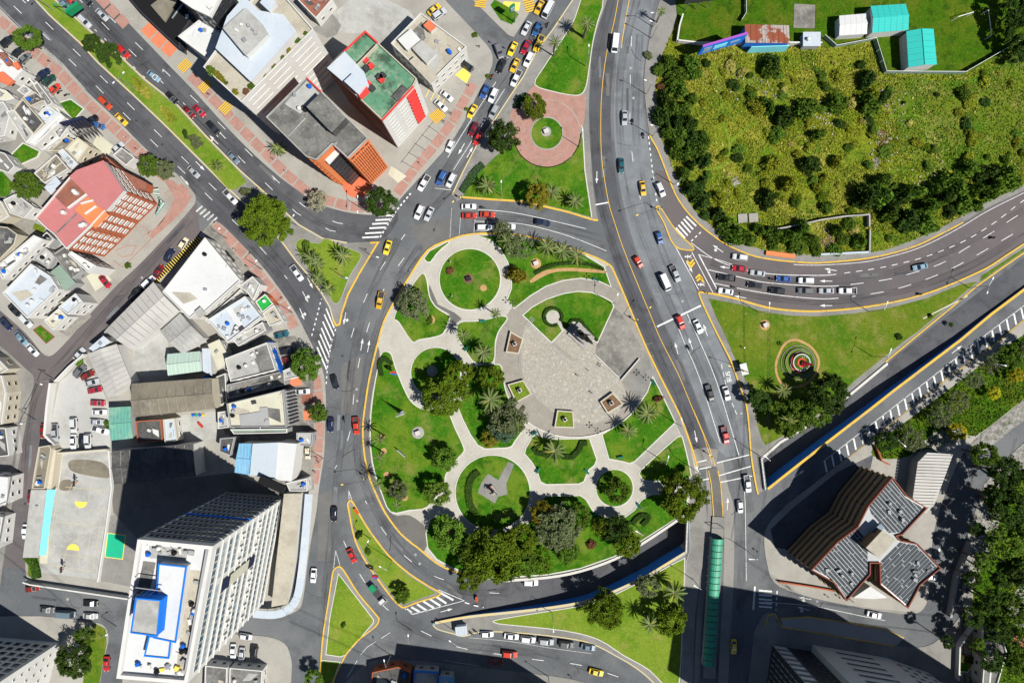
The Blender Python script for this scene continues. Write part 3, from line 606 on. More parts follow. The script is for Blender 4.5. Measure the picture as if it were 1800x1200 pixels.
lawn([(102,182),(125,175),(148,192),(130,212)],'front-garden lawn beside the parked cars on the avenue','lawn','kerb_white')
lawn([(60,580),(72,572),(96,592),(82,603)],'small hedge-framed lawn by the back street','lawn','trim_redbrown')
lawn([(62,392),(80,400),(76,412),(58,402)],'tiny green patch behind the hotel','lawn_dry')
lawn([(50,980),(68,975),(72,1012),(60,1018),(50,1010)],'green corner bed beside the ball court','lawn_dry')
lawn([(165,1093),(186,1104),(188,1130),(176,1195),(165,1300),(140,1300),(150,1150)],'yellow-green verge beside the bottom left tower','lawn_dry')
lawn([(870,0),(895,14),(912,26),(900,44),(880,36),(862,10)],'small green wedge under the green sign at the top','lawn')
def bed(name,pts,z1,mat,label,cat):
    w = W(pts); c = (w[0][0],w[0][1],.2); mb = MB().prism(w,.15,z1); return solo(name,mb,mat,label,cat,c)
def hedge(pts,w,h,label,mat='leaf_dark',closed=False):
    """a clipped hedge: core plus leafy skin"""
    wp = [Vector(p) for p in W(pts)]
    rr = random.Random(len(pts) * 13 + int(pts[0][0]))
    d = thing('hedge',(wp[0].x,wp[0].y,.2),label,'hedge')
    part('core',MB().ribbon(wp,w * .8,.15,.2 + h * .85,closed),'hedge',d)
    seg = [(wp[i],wp[(i + 1) % len(wp)]) for i in range(len(wp) if closed else len(wp) - 1)]
    V = []; F = []
    for a,b in seg:
        n = int((b - a).length * w * 38) + 4
        for _ in range(n):
            p = a.lerp(b,rr.random()); t = (b - a).normalized(); nn = Vector((-t.y,t.x)); p = p + nn * rr.uniform(-w / 2,w / 2)
            leaf_quad(V,F,(p.x,p.y,.2 + h * rr.uniform(.6,1.05)),rr.uniform(.1,.2),rr)
    V = np.array(V) - np.array(ORG[d]); o = obj('foliage',fast_mesh('foliage',V,np.array(F),mat),d)
    return d
def leaf_quad(V,F,c,s,rr):
    u = Vector((rr.gauss(0,1),rr.gauss(0,1),rr.gauss(0,.6))).normalized(); v = u.cross(Vector((rr.gauss(0,1),rr.gauss(0,1),rr.gauss(0,1)))).normalized()
    b = len(V); c = Vector(c)
    V += [tuple(c - u * s),tuple(c + v * s * .6),tuple(c + u * s),tuple(c - v * s * .6)]; F.append((b,b + 1,b + 2,b + 3))
hedge(smooth([(842,828),(829,840),(824,862),(827,885),(835,900)],n=4),2.2,.8,'crescent hedge in the round lawn beside the dark statue','leaf_mid')
hedge([(938,786),(945,796),(975,800),(1005,803),(1018,790),(1022,778),(1032,778)],1.7,.8,'clipped zigzag hedge round the palm below the plaza')
hedge(circ(972,557,16,20,-300,30),.9,.7,'round clipped hedge inside the plaza lawn')
hedge([(993,578),(1005,563),(1020,563),(1050,599)],.9,.7,'clipped hedge behind the plaza monument')
hedge(smooth([(940,481),(960,470),(985,464),(1010,463),(1035,465),(1060,474)],n=3),1.1,.7,'long curved dark hedge along the ochre bed below the palm row')
bed('flower_bed',smooth([(932,492),(950,479),(975,472),(1010,471),(1060,475),(1061,480),(1010,477),(978,478),(955,486),(935,497)],True,3),.24,'soil_ochre','long curved ochre flower bed below the palm row','flower bed')
bed('flower_bed',circ(757,562,8,16),.25,'soil_ochre','round ochre bed beside the grey-green tree','flower bed')
bed('flower_bed',circ(850,506,6,14),.26,'soil_ochre','small ochre bed in the top round lawn','flower bed')
bed('flower_bed',smooth([(850,575),(860,573),(862,585),(850,606),(842,605),(843,590)],True,3),.26,'leaf_mid','kidney-shaped planted bed left of the plaza','flower bed')
for x,y,lab in ((672,768,'upper'),(675,792,'middle'),(680,834,'third'),(712,874,'lowest')):
    bed('flower_bed',circ(x,y,5.5,14),.26,'soil_ochre',f'round ochre bed on the left park lawn, {lab} of four','flower bed')
bed('flower_bed',smooth([(232,137),(243,137),(262,155),(268,172),(258,174),(240,160)],True,3),.25,'meadow','kidney-shaped bed on the median by the lamp','flower bed')
bed('flower_bed',smooth([(280,188),(292,188),(305,200),(312,212),(300,216),(288,205)],True,3),.25,'meadow','kidney-shaped bed on the median above the bushes','flower bed')
hedge(smooth([(812,338),(824,320),(836,302),(850,290)],n=3),2.2,.8,'blue-grey hedge at the lower left of the pink circle island','leaf_blue')
hedge(smooth([(908,190),(918,175),(925,172)],n=3),2.4,.8,'blue-grey hedge beside the olive tree at the pink circle','leaf_blue')
hedge([(50,985),(58,978),(66,1000),(68,1014)],2.6,1.2,'lime hedge at the corner of the ball court','leaf_light')
hedge([(1680,1154),(1742,1162)],2.4,.9,'rusty hedge behind the bottom right buildings','leaf_rust')
for pts,lab in (([(1110,920),(1125,905),(1140,907),(1128,922)],'oval clipped hedge near the underpass at the lower right of the park'),([(672,660),(668,640),(676,630),(690,640)],'small dark hedge beside the flag at the left park lawn')):
    hedge(smooth(pts,n=3),1.5,.8,lab)
# ------------------------------------------------------------------ painted road markings (thin sheets, parts of the road)
ZM = .022
def line(pts,w=.16,mat='paint_white',z=ZM,name='lane_line',parent=road):
    return part(name,MB().ribbon(W(pts),w,z,z),mat,parent)
def dash(pts,on=3.2,off=8.2,w=.17,ph=0.0,mat='paint_white',z=ZM,name='lane_line'):
    wp = [Vector(p) for p in W(pts)]; mb = MB(); pos = -ph
    acc = [0]
    for a,b in zip(wp,wp[1:]): acc.append(acc[-1] + (b - a).length)
    def at(s):
        for i in range(len(wp) - 1):
            if s <= acc[i + 1]: return wp[i].lerp(wp[i + 1],(s - acc[i]) / max(1e-6,acc[i + 1] - acc[i]))
        return wp[-1]
    while pos < acc[-1]:
        a,b = max(0,pos),min(acc[-1],pos + on)
        if b > a + .1: mb.ribbon([at(a),at((a + b) / 2),at(b)],w,z,z)
        pos += on + off
    return part(name,mb,mat,road)
def bars(lst,w=.45,mat='paint_white',z=ZM,name='zebra_bar',parent=road):
    for a,b in lst: part(name,MB().ribbon(W([a,b]),w,z,z),mat,parent)
def arrow(x,y,ang,ln=20,kind='s',z=ZM + .004):
    """image degrees, 0 = pointing right, 90 = down"""
    c = P(x,y); a = -math.radians(ang); l = ln * S
    def T(u,v): return (c.x + u * math.cos(a) - v * math.sin(a),c.y + u * math.sin(a) + v * math.cos(a),z)
    mb = MB()
    mb.add([T(-l / 2,-.1),T(l * .1,-.1),T(l * .1,.1),T(-l / 2,.1)],[(0,1,2,3)])
    mb.add([T(l * .1,-.42),T(l / 2,0),T(l * .1,.42)],[(0,1,2)])
    if kind == 't': mb.add([T(l * .02,.1),T(l * .02,.75),T(l * .14,.75),T(l * .2,.1)],[(0,3,2,1)]); mb.add([T(-l * .1,.7),T(l * .26,.7),T(l * .08,1.25)],[(0,1,2)])
    part('arrow',mb,'paint_white',road)
A1 = [(-30,-42),(19,6),(117,100),(212,194),(307,287),(407,385),(457,434),(505,490)]
dash(A1,ph=-1.5); dash([(34,-5),(82,41),(177,134),(272,229),(340,296),(420,372)],ph=.5)
dash([(150,-10),(204,41),(252,89),(301,136),(352,184),(436,267),(484,315),(532,361),(589,391),(630,398)],ph=2)
dash([(140,0),(191,52),(240,100),(287,147),(424,280),(472,327),(522,375),(582,406),(620,410)],ph=2)
dash([(166,52),(178,62),(193,78),(225,108),(256,138)],1.0,3.0)
line([(-30,-18),(0,12),(30,42),(110,112),(150,157)],.1,'paint_worn')
for x,y,a in ((400,220,225),(389,236,225),(545,497,62),(537,522,62),(531,552,68),(376,246,225),(325,318,48),(352,292,45)): arrow(x,y,a,22,'t' if x in (537,376,531) else 's')
for x,y,a,k in ((811,262,120,'s'),(826,268,300,'s'),(1049,312,92,'s'),(1189,612,255,'s'),(1214,604,250,'s'),(1240,580,250,'t'),(1223,767,78,'s'),(1279,885,272,'s'),(1276,470,188,'s'),(1301,522,190,'s'),(1452,494,181,'s'),(1452,537,180,'s'),(1460,474,190,'t'),(1262,437,215,'t'),(1682,614,322,'s'),(1405,832,325,'s'),(1212,470,60,'s'),(785,1072,-15,'s'),(1415,1051,190,'t'),(1412,1069,195,'t'),(1634,960,98,'s'),(1652,962,98,'s'),(636,605,280,'s'),(648,608,280,'s'),(606,560,100,'t')): arrow(x,y,a,22,k)
bars([((360 + (cx - 58) / 4,300 + (cy + 3) / 4),(360 + (cx + 58) / 4,300 + (cy - 3) / 4)) for cx,cy in ((1275,316),(1258,345),(1235,372),(1215,402),(1185,438),(1165,468))],.5)
bars([((240 + a / 4,480 + b / 4),(240 + c / 4,480 + d / 4)) for a,b,c,d in ((1333,248,1390,385),(1320,290,1385,430),(1310,340,1375,482),(1300,385,1362,530),(1290,428,1356,580),(1280,475,1347,632),(1270,520,1337,677))],.42)
bars([((1080 + a / 4,300 + b / 4),(1080 + c / 4,300 + d / 4)) for a,b,c,d in ((505,322,575,390),(487,340,553,413),(470,360,535,435),(450,382,515,457),(432,402,497,475))],.5)
bars([((1334,y),(1357,y + 2)) for y in (1037,1044.5,1052,1058.5,1065)],.5)
bars([((345 + i * 6.5,372 - 4 * 0 + i * 5),(356 + i * 6.5,362 + i * 5)) for i in range(5)],.5,'paint_worn')
bars([((x,y),(x + a,y + b)) for x,y,a,b in ((774,1041,23,13),(764,1046,21,14),(754,1051,20,13),(744,1056,19,12),(733,1061,18,12),(723,1066,15,9),(715,1070,9,6))],.6)
line([(771,1036),(816,1055),(725,1079)],.22,name='hatch_line'); line([(712,1069),(725,1079)],.22,name='hatch_line')
for pts,on,off,w in (([(668,417),(697,370),(722,340)],.7,.7,.45),([(548,590),(556,560),(565,525)],.7,.9,.35),([(590,578),(583,600),(576,640),(573,680)],.7,.9,.35),([(1215,424),(1235,405)],.8,.8,.35),([(817,1058),(832,1063),(850,1067)],1.4,1.4,.35),([(1366,1038),(1364,1072)],.9,.9,.35)):
    dash(pts,on,off,w,name='give_way_line')
line([(1327,1030),(1324,1071)],.5,name='stop_line'); line([(1155,574),(1232,537)],.5,name='stop_line'); line([(1228,447),(1266,519)],.32,name='stop_line'); line([(1047,360),(1069,356)],.4,name='stop_line')
line([(1188,435),(1228,509)],.2); line([(1216,443),(1254,516)],.2)
line(smooth([(1215,427),(1255,455),(1300,472),(1360,482),(1440,484),(1470,482)],n=4),.2)
line(smooth([(1230,448),(1270,459),(1310,474)],n=4),.16); line(smooth([(1245,474),(1300,487),(1350,497),(1440,503),(1474,502)],n=4),.2); line(smooth([(1257,498),(1320,511),(1380,520),(1440,525),(1474,524)],n=4),.2)
dash(smooth([(1484,480),(1545,471),(1607,457),(1650,443),(1700,421),(1750,390),(1800,352),(1860,318)],n=4),1.8,1.8,.2)
dash(smooth([(1495,500),(1555,492),(1600,481),(1655,463),(1697,437),(1742,410),(1782,383),(1860,335)],n=4),4,4.5,.18)
dash(smooth([(1498,521),(1552,513),(1605,499),(1660,478),(1707,454),(1750,429),(1800,400),(1860,362)],n=4),4,4.5,.18,ph=3)
line(smooth([(1395,465),(1440,466),(1515,461),(1565,451),(1612,437),(1656,417),(1696,395),(1736,371),(1800,339),(1880,300)],n=4),.16)
line(smooth([(1110,-20),(1097,50),(1092,85)],n=3),.16,'paint_yellow'); line(smooth([(1090,-20),(1080,37),(1066,95),(1058,160),(1056,215),(1057,270),(1061,305),(1070,357),(1080,390),(1095,435),(1117,490),(1142,550),(1162,598),(1192,657),(1217,717),(1236,762)],n=3),.16,'paint_yellow',name='centre_line')
line([(1219,720),(1247,786),(1257,818)],.14,'paint_yellow',name='centre_line'); line([(1236,762),(1252,815)],.14,'paint_yellow',name='centre_line')
line(smooth([(1186,560),(1202,600),(1230,665),(1266,778)],n=3),.18); line(smooth([(1208,552),(1230,600),(1260,672),(1299,800)],n=3),.18)
dash([(1112,20),(1108,120),(1107,240),(1115,300),(1130,370),(1136,395)],3,8.5,.16,ph=4)
dash(smooth([(1140,240),(1147,300),(1155,357)],n=3),.8,.9,.32,name='give_way_line')
for a,b in (((1260,813),(1317,799)),((1262,836),(1320,819)),((1263,848),(1322,836)),((1226,812),(1242,808)),((1229,824),(1250,820)),((1232,844),(1254,839))): line([a,b],.3,name='crossing_line')
line([(1308,850),(1310,890),(1312,1020)],.14); line([(1344,1057),(1430,1064),(1520,1083),(1556,1090)],.14)
dash([(1268,640),(1279,690),(1295,728),(1305,726)],1.4,1.0,.2,name='bus_bay_line')
for pts,ph in (([(712,412),(664,481),(634,544),(614,605),(608,640)],1),([(735,420),(685,490),(654,555),(636,615),(625,670),(621,705),(615,760),(600,800),(589,823)],4),([(642,880),(674,932),(712,977),(762,1011),(795,1022)],2),([(604,950),(622,990),(639,1019),(665,1055),(690,1078)],0),([(860,1041),(880,1042),(915,1041)],0)):
    dash(smooth(pts,n=4),3,8,.17,ph)
line([(614,882),(613,865)],.15); line([(619,880),(613,862)],.15); line([(590,967),(586,1003)],.12); line([(590,967),(599,998)],.12)
line(smooth([(840,369),(880,371),(930,379),(1030,402)],n=4),.15); line(smooth([(835,389),(885,391),(930,396),(1000,415),(1066,441)],n=4),.15)
line([(835,386),(833,410)],.2,'paint_worn'); line([(810,378),(807,414)],.12,'paint_worn'); line([(794,366),(791,418)],.12,'paint_worn'); line([(764,331),(793,334)],.2,'paint_worn')
line([(872,144),(830,208),(787,277)],.15); line([(887,157),(855,208),(797,299)],.15); dash([(1000,20),(960,80),(925,130)],3,6,.15)
line(smooth([(825,1120),(900,1127),(960,1137),(1040,1148)],n=4),.12,'paint_worn'); dash(smooth([(740,1108),(800,1135),(870,1148),(945,1159),(1020,1168),(1090,1190)],n=4),3.5,8,.17)
dash([(610,1190),(640,1140),(686,1111)],6,2,.14); line([(845,1170),(780,1160)],.1,'paint_worn')
line(smooth([(1450,808),(1532,745),(1640,661),(1717,600),(1800,537),(1860,490)],n=3),.16)
bars([((x,808 - (x - 1450) * .779),(x + 4.5,808 - (x - 1450) * .779 + 21)) for x in [1449 + 12.8 * i for i in range(31)]],.5,name='hatch_bar')
for pts in ([(1380,890),(1450,836),(1532,773),(1600,718),(1665,665),(1755,600),(1800,562)],): line(pts,.35,'kerb_yellow',.05,'kerb_line')
# chevrons and walking figures in the pedestrian crossing on the right
for (x,y,up) in ((1212,461,1),(1214,466,1),(1228,486,-1),(1230,491,-1)):
    part('chevron',MB().ribbon(W([(x - 5,y - 3 * up),(x + 1,y + 3 * up),(x + 7,y - 5 * up)]),.5,ZM,ZM),'paint_yellow',road)
for x,y in ((1209,451),(1232,500)):
    mb = MB(); c = P(x,y)
    mb.prism([(c.x + .25 * math.cos(t * .7) - .7,c.y + .25 * math.sin(t * .7)) for t in range(9)],ZM,ZM,sides=False)
    mb.ribbon([(c.x - .4,c.y),(c.x + .5,c.y - .05)],.4,ZM + .002,ZM + .002); mb.ribbon([(c.x + .4,c.y),(c.x + 1.1,c.y + .45)],.2,ZM + .004,ZM + .004); mb.ribbon([(c.x + .4,c.y),(c.x + 1.15,c.y - .4)],.2,ZM + .006,ZM + .006); mb.ribbon([(c.x,c.y + .6),(c.x - .1,c.y - .6)],.18,ZM + .008,ZM + .008)
    part('walking_symbol',mb,'paint_white',road)
def text(s,x,y,size,ang,mat,parent,name='lettering',z=None,rot=None):
    cu = bpy.data.curves.new(name,'FONT'); cu.body = s; cu.size = size; cu.align_x = 'CENTER'; cu.align_y = 'CENTER'; cu.materials.append(MT[mat]); cu.offset = size * .012
    o = obj(name,cu,parent); p = P(x,y,z or 0); o.location = p - ORG.get(parent,Vector((0,0,0)))
    if z is None: o.location.z = ZM + .003
    o.rotation_euler = rot or (0,0,math.radians(ang)); return o
text('BUS',1281,662,1.9,100,'paint_white',road)
rm = random.Random(21)
def road_at(k):
    a,b = ROADS[k]; t = rm.random(); x,y = a[0] + (b[0] - a[0]) * t,a[1] + (b[1] - a[1]) * t; return x,y,math.atan2(b[1] - a[1],b[0] - a[0])
ROADS = [((30,10),(350,320)),((180,20),(560,390)),((600,600),(590,900)),((625,640),(625,800)),((1060,100),(1060,300)),((1110,60),(1110,300)),((1110,420),(1230,740)),((1190,500),(1300,790)),((1300,490),(1600,480)),((820,290),(960,60)),((700,500),(780,380)),((640,900),(800,1040)),((700,1100),(1050,1170)),((560,950),(545,1180)),((1300,880),(1300,1180)),((340,390),(120,620)),((50,700),(40,900)),((60,1045),(220,1065)),((1640,940),(1700,820)),((1400,1050),(1600,1085))]
LANES = [[(-20,-20),(130,120),(300,288),(400,388),(480,470),(540,560),(580,640)],[(60,20),(200,165),(330,292),(420,378),(500,470)],[(150,10),(260,115),(420,275),(500,350),(580,398),(680,410)],[(165,30),(300,170),(400,268)],[(700,420),(650,520),(622,620),(610,720),(595,820),(580,960),(565,1120)],[(740,430),(690,510),(660,590),(640,680),(628,780),(640,850),(700,960),(790,1030),(900,1050)],[(980,40),(900,160),(800,320),(740,390)],[(955,40),(880,150),(770,320)],[(1075,0),(1048,120),(1046,250),(1062,380),(1120,540),(1200,720),(1238,810)],[(1120,0),(1092,120),(1092,260),(1120,400),(1180,540),(1250,700),(1300,850),(1300,1150)],[(1125,60),(1118,240),(1150,400),(1215,560),(1275,690),(1320,900)],[(1250,460),(1330,490),(1440,495),(1560,482),(1680,435),(1800,370)],[(1260,505),(1350,522),(1450,530),(1580,512),(1700,470),(1800,410)],[(690,1090),(800,1130),(950,1150),(1100,1195)],[(830,385),(930,388),(1060,420)],[(335,385),(230,500),(120,625),(60,700),(40,860)]]
for k,ln_ in enumerate(LANES):
    sm = smooth(ln_,n=5)
    for o_,w_,m_ in ((-.8,.7,'tyre_mark'),(.8,.7,'tyre_mark'),(0,.6,'oil_drip')): part('tyre_track',MB().ribbon(offs(W(sm),o_),w_,.0185 + .0001 * k + .0005 * (o_ + 1),.0185 + .0001 * k + .0005 * (o_ + 1)),m_,road)
for i in range(46):  # repairs, tar-sealed cracks and manhole covers
    x,y,a = road_at(i % len(ROADS)); x += rm.uniform(-9,9); y += rm.uniform(-5,5); l,w = rm.uniform(6,26),rm.uniform(3,7); u = (math.cos(a),math.sin(a))
    part('asphalt_repair',MB().ribbon(W([(x - u[0] * l,y - u[1] * l),(x + u[0] * l,y + u[1] * l)]),w * S,.008 + .0002 * i,.008 + .0002 * i),rm.choice(['asphalt_patch','asphalt_dark','asphalt_pale']),road)
for i in range(70):
    x,y,a = road_at(i % len(ROADS)); a += rm.choice([0,0,1.57]); pts = [(x,y)]
    for k in range(6): a += rm.uniform(-.5,.5); pts.append((pts[-1][0] + 4.5 * math.cos(a),pts[-1][1] + 4.5 * math.sin(a)))
    part('crack',MB().ribbon(W(pts),rm.uniform(.06,.16),.0195,.0195),'black' if i % 3 == 0 else 'asphalt_dark',road)
for i in range(34):
    x,y,a = road_at(i % len(ROADS)); part('manhole_cover',MB().prism(W(circ(x + rm.uniform(-6,6),y,2.3,14)),.01,.0205),'wall_grey' if i % 2 else 'steel_dark',road)
# ------------------------------------------------------------------ paving panels in the pavements
def panels(parent,pts,wid,ln,gap,mat='brick_pink',z=.13,skip=()):
    wp = [Vector(p) for p in W(pts)]; acc = [0]
    for a,b in zip(wp,wp[1:]): acc.append(acc[-1] + (b - a).length)
    def at(s):
        for i in range(len(wp) - 1):
            if s <= acc[i + 1]: return wp[i].lerp(wp[i + 1],(s - acc[i]) / max(1e-6,acc[i + 1] - acc[i]))
        return wp[-1]
    s = 0; k = 0
    while s + ln < acc[-1]:
        if k not in skip: part('paving_panel',MB().ribbon([at(s),at(s + ln / 2),at(s + ln)],wid,z - .05,z + .02),mat,parent)
        s += ln + gap; k += 1
panels(b_l1,[(-20,20),(20,52),(60,92),(105,128),(150,178),(190,215),(240,262),(262,285)],3.1,3.6,.5)
panels(b_l2,[(376,396),(398,415),(425,443),(455,482),(488,522),(508,556),(525,590)],2.9,3.9,.5)
panels(b_l2,[(555,660),(560,690),(562,740),(559,800),(550,858)],2.7,4.2,.5)
panels(b_tl,[(175,-5),(200,22),(232,55)],3.0,3.6,.5); panels(b_tl,[(255,47),(280,72),(310,98)],3.6,3.6,.45,'brick_orange')
panels(b_tl,[(335,133),(352,150),(372,172),(400,200),(430,232),(470,272),(505,308),(540,337),(575,352),(610,362),(645,365),(680,362)],2.9,4.0,.5)
panels(b_tl,[(698,340),(725,302),(765,255),(795,215),(820,170),(842,130)],2.8,4.0,.5)
panels(b_l1,[(278,300),(305,322),(330,345)],3.2,3.4,.5,skip=(1,))
for i in range(4): # orange surround of the round forecourt
    pass
fc = circ(633,318,24,24,-10,190) + [(612,300),(650,300)]
mb = MB(); mb.prism(W(circ(628,322,26,28,0,180) + [(600,318),(590,312),(612,296),(668,300)]),.1,.165); struct('forecourt',mb,'tile_red','orange tiled half-round forecourt of the corner building')
# crossings of the pavement with yellow bars
def ybars(cx,cy,ang,ln,wid,n,parent,z=.155,mat='paint_yellow',name='driveway_bar'):
    a = math.radians(ang); ux,uy = math.cos(a),math.sin(a); vx,vy = -uy,ux
    mb = MB().prism(W([(cx - ux * ln / 2 - vx * wid / 2,cy - uy * ln / 2 - vy * wid / 2),(cx + ux * ln / 2 - vx * wid / 2,cy + uy * ln / 2 - vy * wid / 2),(cx + ux * ln / 2 + vx * wid / 2,cy + uy * ln / 2 + vy * wid / 2),(cx - ux * ln / 2 + vx * wid / 2,cy - uy * ln / 2 + vy * wid / 2)]),.1,z); part('driveway',mb,'pavement_dark',parent)
    for i in range(n):
        t = (i + .5) / n - .5; bx,by = cx + vx * wid * t,cy + vy * wid * t
        part(name,MB().ribbon(W([(bx - ux * ln / 2,by - uy * ln / 2),(bx + ux * ln / 2,by + uy * ln / 2)]),wid * S / n * .6,z,z + .012),mat,parent)
ybars(325,116,-45,22,17,5,b_tl); ybars(361,152,-45,22,16,5,b_tl); ybars(397,190,-45,20,18,5,b_tl); ybars(769,204,52,20,24,9,b_tl)
ybars(845,5,8,20,18,5,b_gs); ybars(931,10,-15,18,24,6,b_gs)
sheet('yellow_pad',[(885,3),(915,5),(912,20),(884,16)],'court_yellow',.16,None,b_gs)
sheet('yellow_pad',[(815,120),(828,132),(820,147),(800,132)],'court_yellow',.152,None,b_tl)
sheet('yellow_pad',[(688,292),(715,310),(700,322),(682,306)],'roof_cream',.152,None,b_tl)
# parking bays in front of the white and red tower
for i in range(7): line([(706 + i * 11.5,283 - i * 15.5),(727 + i * 11,296 - i * 15.5)],.14,'steel_dark',.158,'bay_line',b_tl)
line([(704,287),(782,188)],.14,'steel_dark',.158,'bay_line',b_tl)
for i in range(4): line([(757 + i * 9,160 + i * 5 - 6),(748 + i * 9,172 + i * 5)],.2,'court_yellow',.158,'bay_line',b_tl)
# orange ribbons in the hotel forecourt
for pts in ([(252,415),(275,400),(300,372),(310,345),(300,335),(290,340),(305,355),(295,375),(268,412)],[(205,440),(222,432),(240,432),(232,448),(215,452),(208,446)],[(216,470),(262,424),(312,372)],[(247,398),(255,400),(262,408),(258,420)],[(200,458),(216,470)]):
    part('paving_band',MB().ribbon(W(pts),.25,.1,.15),'brick_pink',b_l1)
sheet('paving',[(285,312),(305,318),(338,346),(322,372),(300,392),(268,420),(262,414),(296,378),(308,350),(300,336)],'brick_pink',.147,None,b_l1)
# the ball court
court = [(100,800),(196,792),(200,850),(196,900),(188,960),(176,1018),(68,1005),(80,930),(90,850)]
sheet('ball_court',court,'roof_lightgrey',.15,None,b_l2)
sheet('ball_court',[(188,905),(260,905),(240,1032),(176,1020)],'pavement',.152,None,b_l2)
sheet('dirt_patch',smooth([(126,808),(180,812),(194,838),(160,836),(125,826)],True,4),'roof_brown',.154,None,b_l2); sheet('dirt_patch',smooth([(108,845),(125,843),(128,860),(106,860)],True,4),'roof_brown',.154,None,b_l2)
sheet('court_pad',[(190,936),(221,940),(216,982),(185,978)],'paint_green',.16,None,b_l2); line([(190,936),(221,940),(216,982),(185,978),(190,936)],.2,'court_yellow',.163,'court_line',b_l2)
for pts in ([(97,915),(180,928)],[(115,855),(190,862)],[(100,880),(83,991),(163,1004),(182,890)],[(106,972),(153,979),(165,905)],[(118,963),(108,995)],[(139,965),(140,1000)],[(118,870),(132,840)],[(155,882),(163,845)],circ(135,923,10,20) + [(145,923)],circ(136,960,11,12,180,360)): line(pts,.12,'kerb_pale',.163,'court_line',b_l2)
sheet('court_key',circ(129,966,11,12,185,365),'court_yellow',.164,None,b_l2); sheet('court_key',circ(143,881,11,12,5,185),'court_yellow',.164,None,b_l2)
sheet('car_park',[(150,632),(160,650),(185,695),(192,715),(195,792),(100,800),(88,762),(96,715),(105,672)],'concrete_pale',.152,None,b_l2)
sheet('yard',[(100,792),(112,790),(105,850),(92,880),(84,990),(70,990),(80,900),(88,850)],'roof_cream',.153,None,b_l2)
sheet('yard',[(235,600),(290,580),(300,625),(294,660),(232,660)],'roof_lightgrey',.152,None,b_l2); sheet('yard',[(310,730),(380,722),(382,770),(310,780)],'roof_lightgrey',.153,None,b_l2)
sheet('yard',[(195,850),(345,838),(410,830),(500,870),(400,864),(240,945),(200,900)],'pavement_dark',.154,None,b_l2)
sheet('forecourt',smooth([(365,398),(378,402),(430,465),(455,490),(424,495),(362,418)],True,3),'concrete_stained',.152,None,b_l2)
for x,y,r in ((520,668,0),(540,700,1),(543,728,0)):
    sheet('paving',[(x - 10,y - 9),(x + 10,y - 10),(x + 11,y + 9),(x - 9,y + 10)],'brick_orange' if r == 0 else 'roof_rustred',.155 + .001 * r,None,b_l2)
sheet('yard',[(172,235),(202,258),(188,277),(163,255)],'roof_cream',.152,None,b_l1); sheet('yard',[(150,482),(176,470),(197,492),(168,512)],'roof_cream',.152,None,b_l1); sheet('yard',[(122,562),(152,545),(162,556),(122,592),(104,582)],'concrete_stained',.152,None,b_l1); sheet('yard',[(0,340),(40,335),(110,400),(100,445),(60,470),(0,400)],'concrete_stained',.149,None,b_l1); sheet('yard',[(0,160),(45,130),(130,220),(170,265),(120,300),(60,250),(0,300)],'pavement',.148,None,b_l1)
sheet('yard',[(350,845),(500,850),(545,880),(532,1045),(480,1075),(505,870),(400,864)],'concrete_stained',.151,None,b_l2); sheet('yard',[(380,600),(520,590),(552,660),(552,860),(510,862),(400,770),(378,720)],'concrete_stained',.1505,None,b_l2)
sheet('yard',[(580,30),(640,-20),(720,20),(735,40),(690,75),(640,58),(600,60)],'roof_lightgrey',.15,None,b_tl); sheet('yard',[(548,52),(585,25),(600,45),(592,62),(575,68)],'pavement',.153,None,b_tl)
# ------------------------------------------------------------------ plants
ORD = ['first','second','third','fourth','fifth','sixth','seventh','eighth','ninth','tenth','eleventh','twelfth']
def labels(base,pos):
    """one label each: those alike are told apart by their order"""
    out = [None] * len(base)
    for b in set(base):
        ids = [i for i,q in enumerate(base) if q == b]
        if len(ids) == 1: out[ids[0]] = b; continue
        xs = [pos[i][0] for i in ids]; ys = [pos[i][1] for i in ids]; horiz = max(xs) - min(xs) > max(ys) - min(ys)
        ids.sort(key=lambda i: pos[i][0] if horiz else pos[i][1])
        for k,i in enumerate(ids):
            if len(ids) == 2: w = (('left' if k == 0 else 'right') if horiz else ('upper' if k == 0 else 'lower')) + ' of two'
            else: w = ORD[k] + (' from the left' if horiz else ' from the top')
            out[i] = b + ', ' + w
    return out
def blade_cloud(rr,centres,radii,per,size,squash=.75,up=.35):
    """leaf-sized quads round clump centres -> V, F numpy"""
    C = np.repeat(np.array(centres),per,0); Rr = np.repeat(np.array(radii),per)
    n = len(C); r = np.random.RandomState(rr.randrange(10**6))
    d = r.normal(size=(n,3)); d /= np.linalg.norm(d,axis=1)[:,None]
    rad = Rr * (r.rand(n) ** .45); pos = C + d * rad[:,None] * np.array([1,1,squash])
    nrm = d * .6 + r.normal(size=(n,3)) * .6 + np.array([0,0,up]); nrm /= np.linalg.norm(nrm,axis=1)[:,None]
    t = r.normal(size=(n,3)); u = np.cross(nrm,t); u /= np.linalg.norm(u,axis=1)[:,None]; v = np.cross(nrm,u)
    s = size * (.6 + .8 * r.rand(n))[:,None]
    V = np.stack([pos - u * s,pos + v * s * .62 - nrm * s * .12,pos + u * s,pos - v * s * .62 - nrm * s * .12],1).reshape(-1,3)
    F = np.arange(4 * n).reshape(n,4)
    return V,F

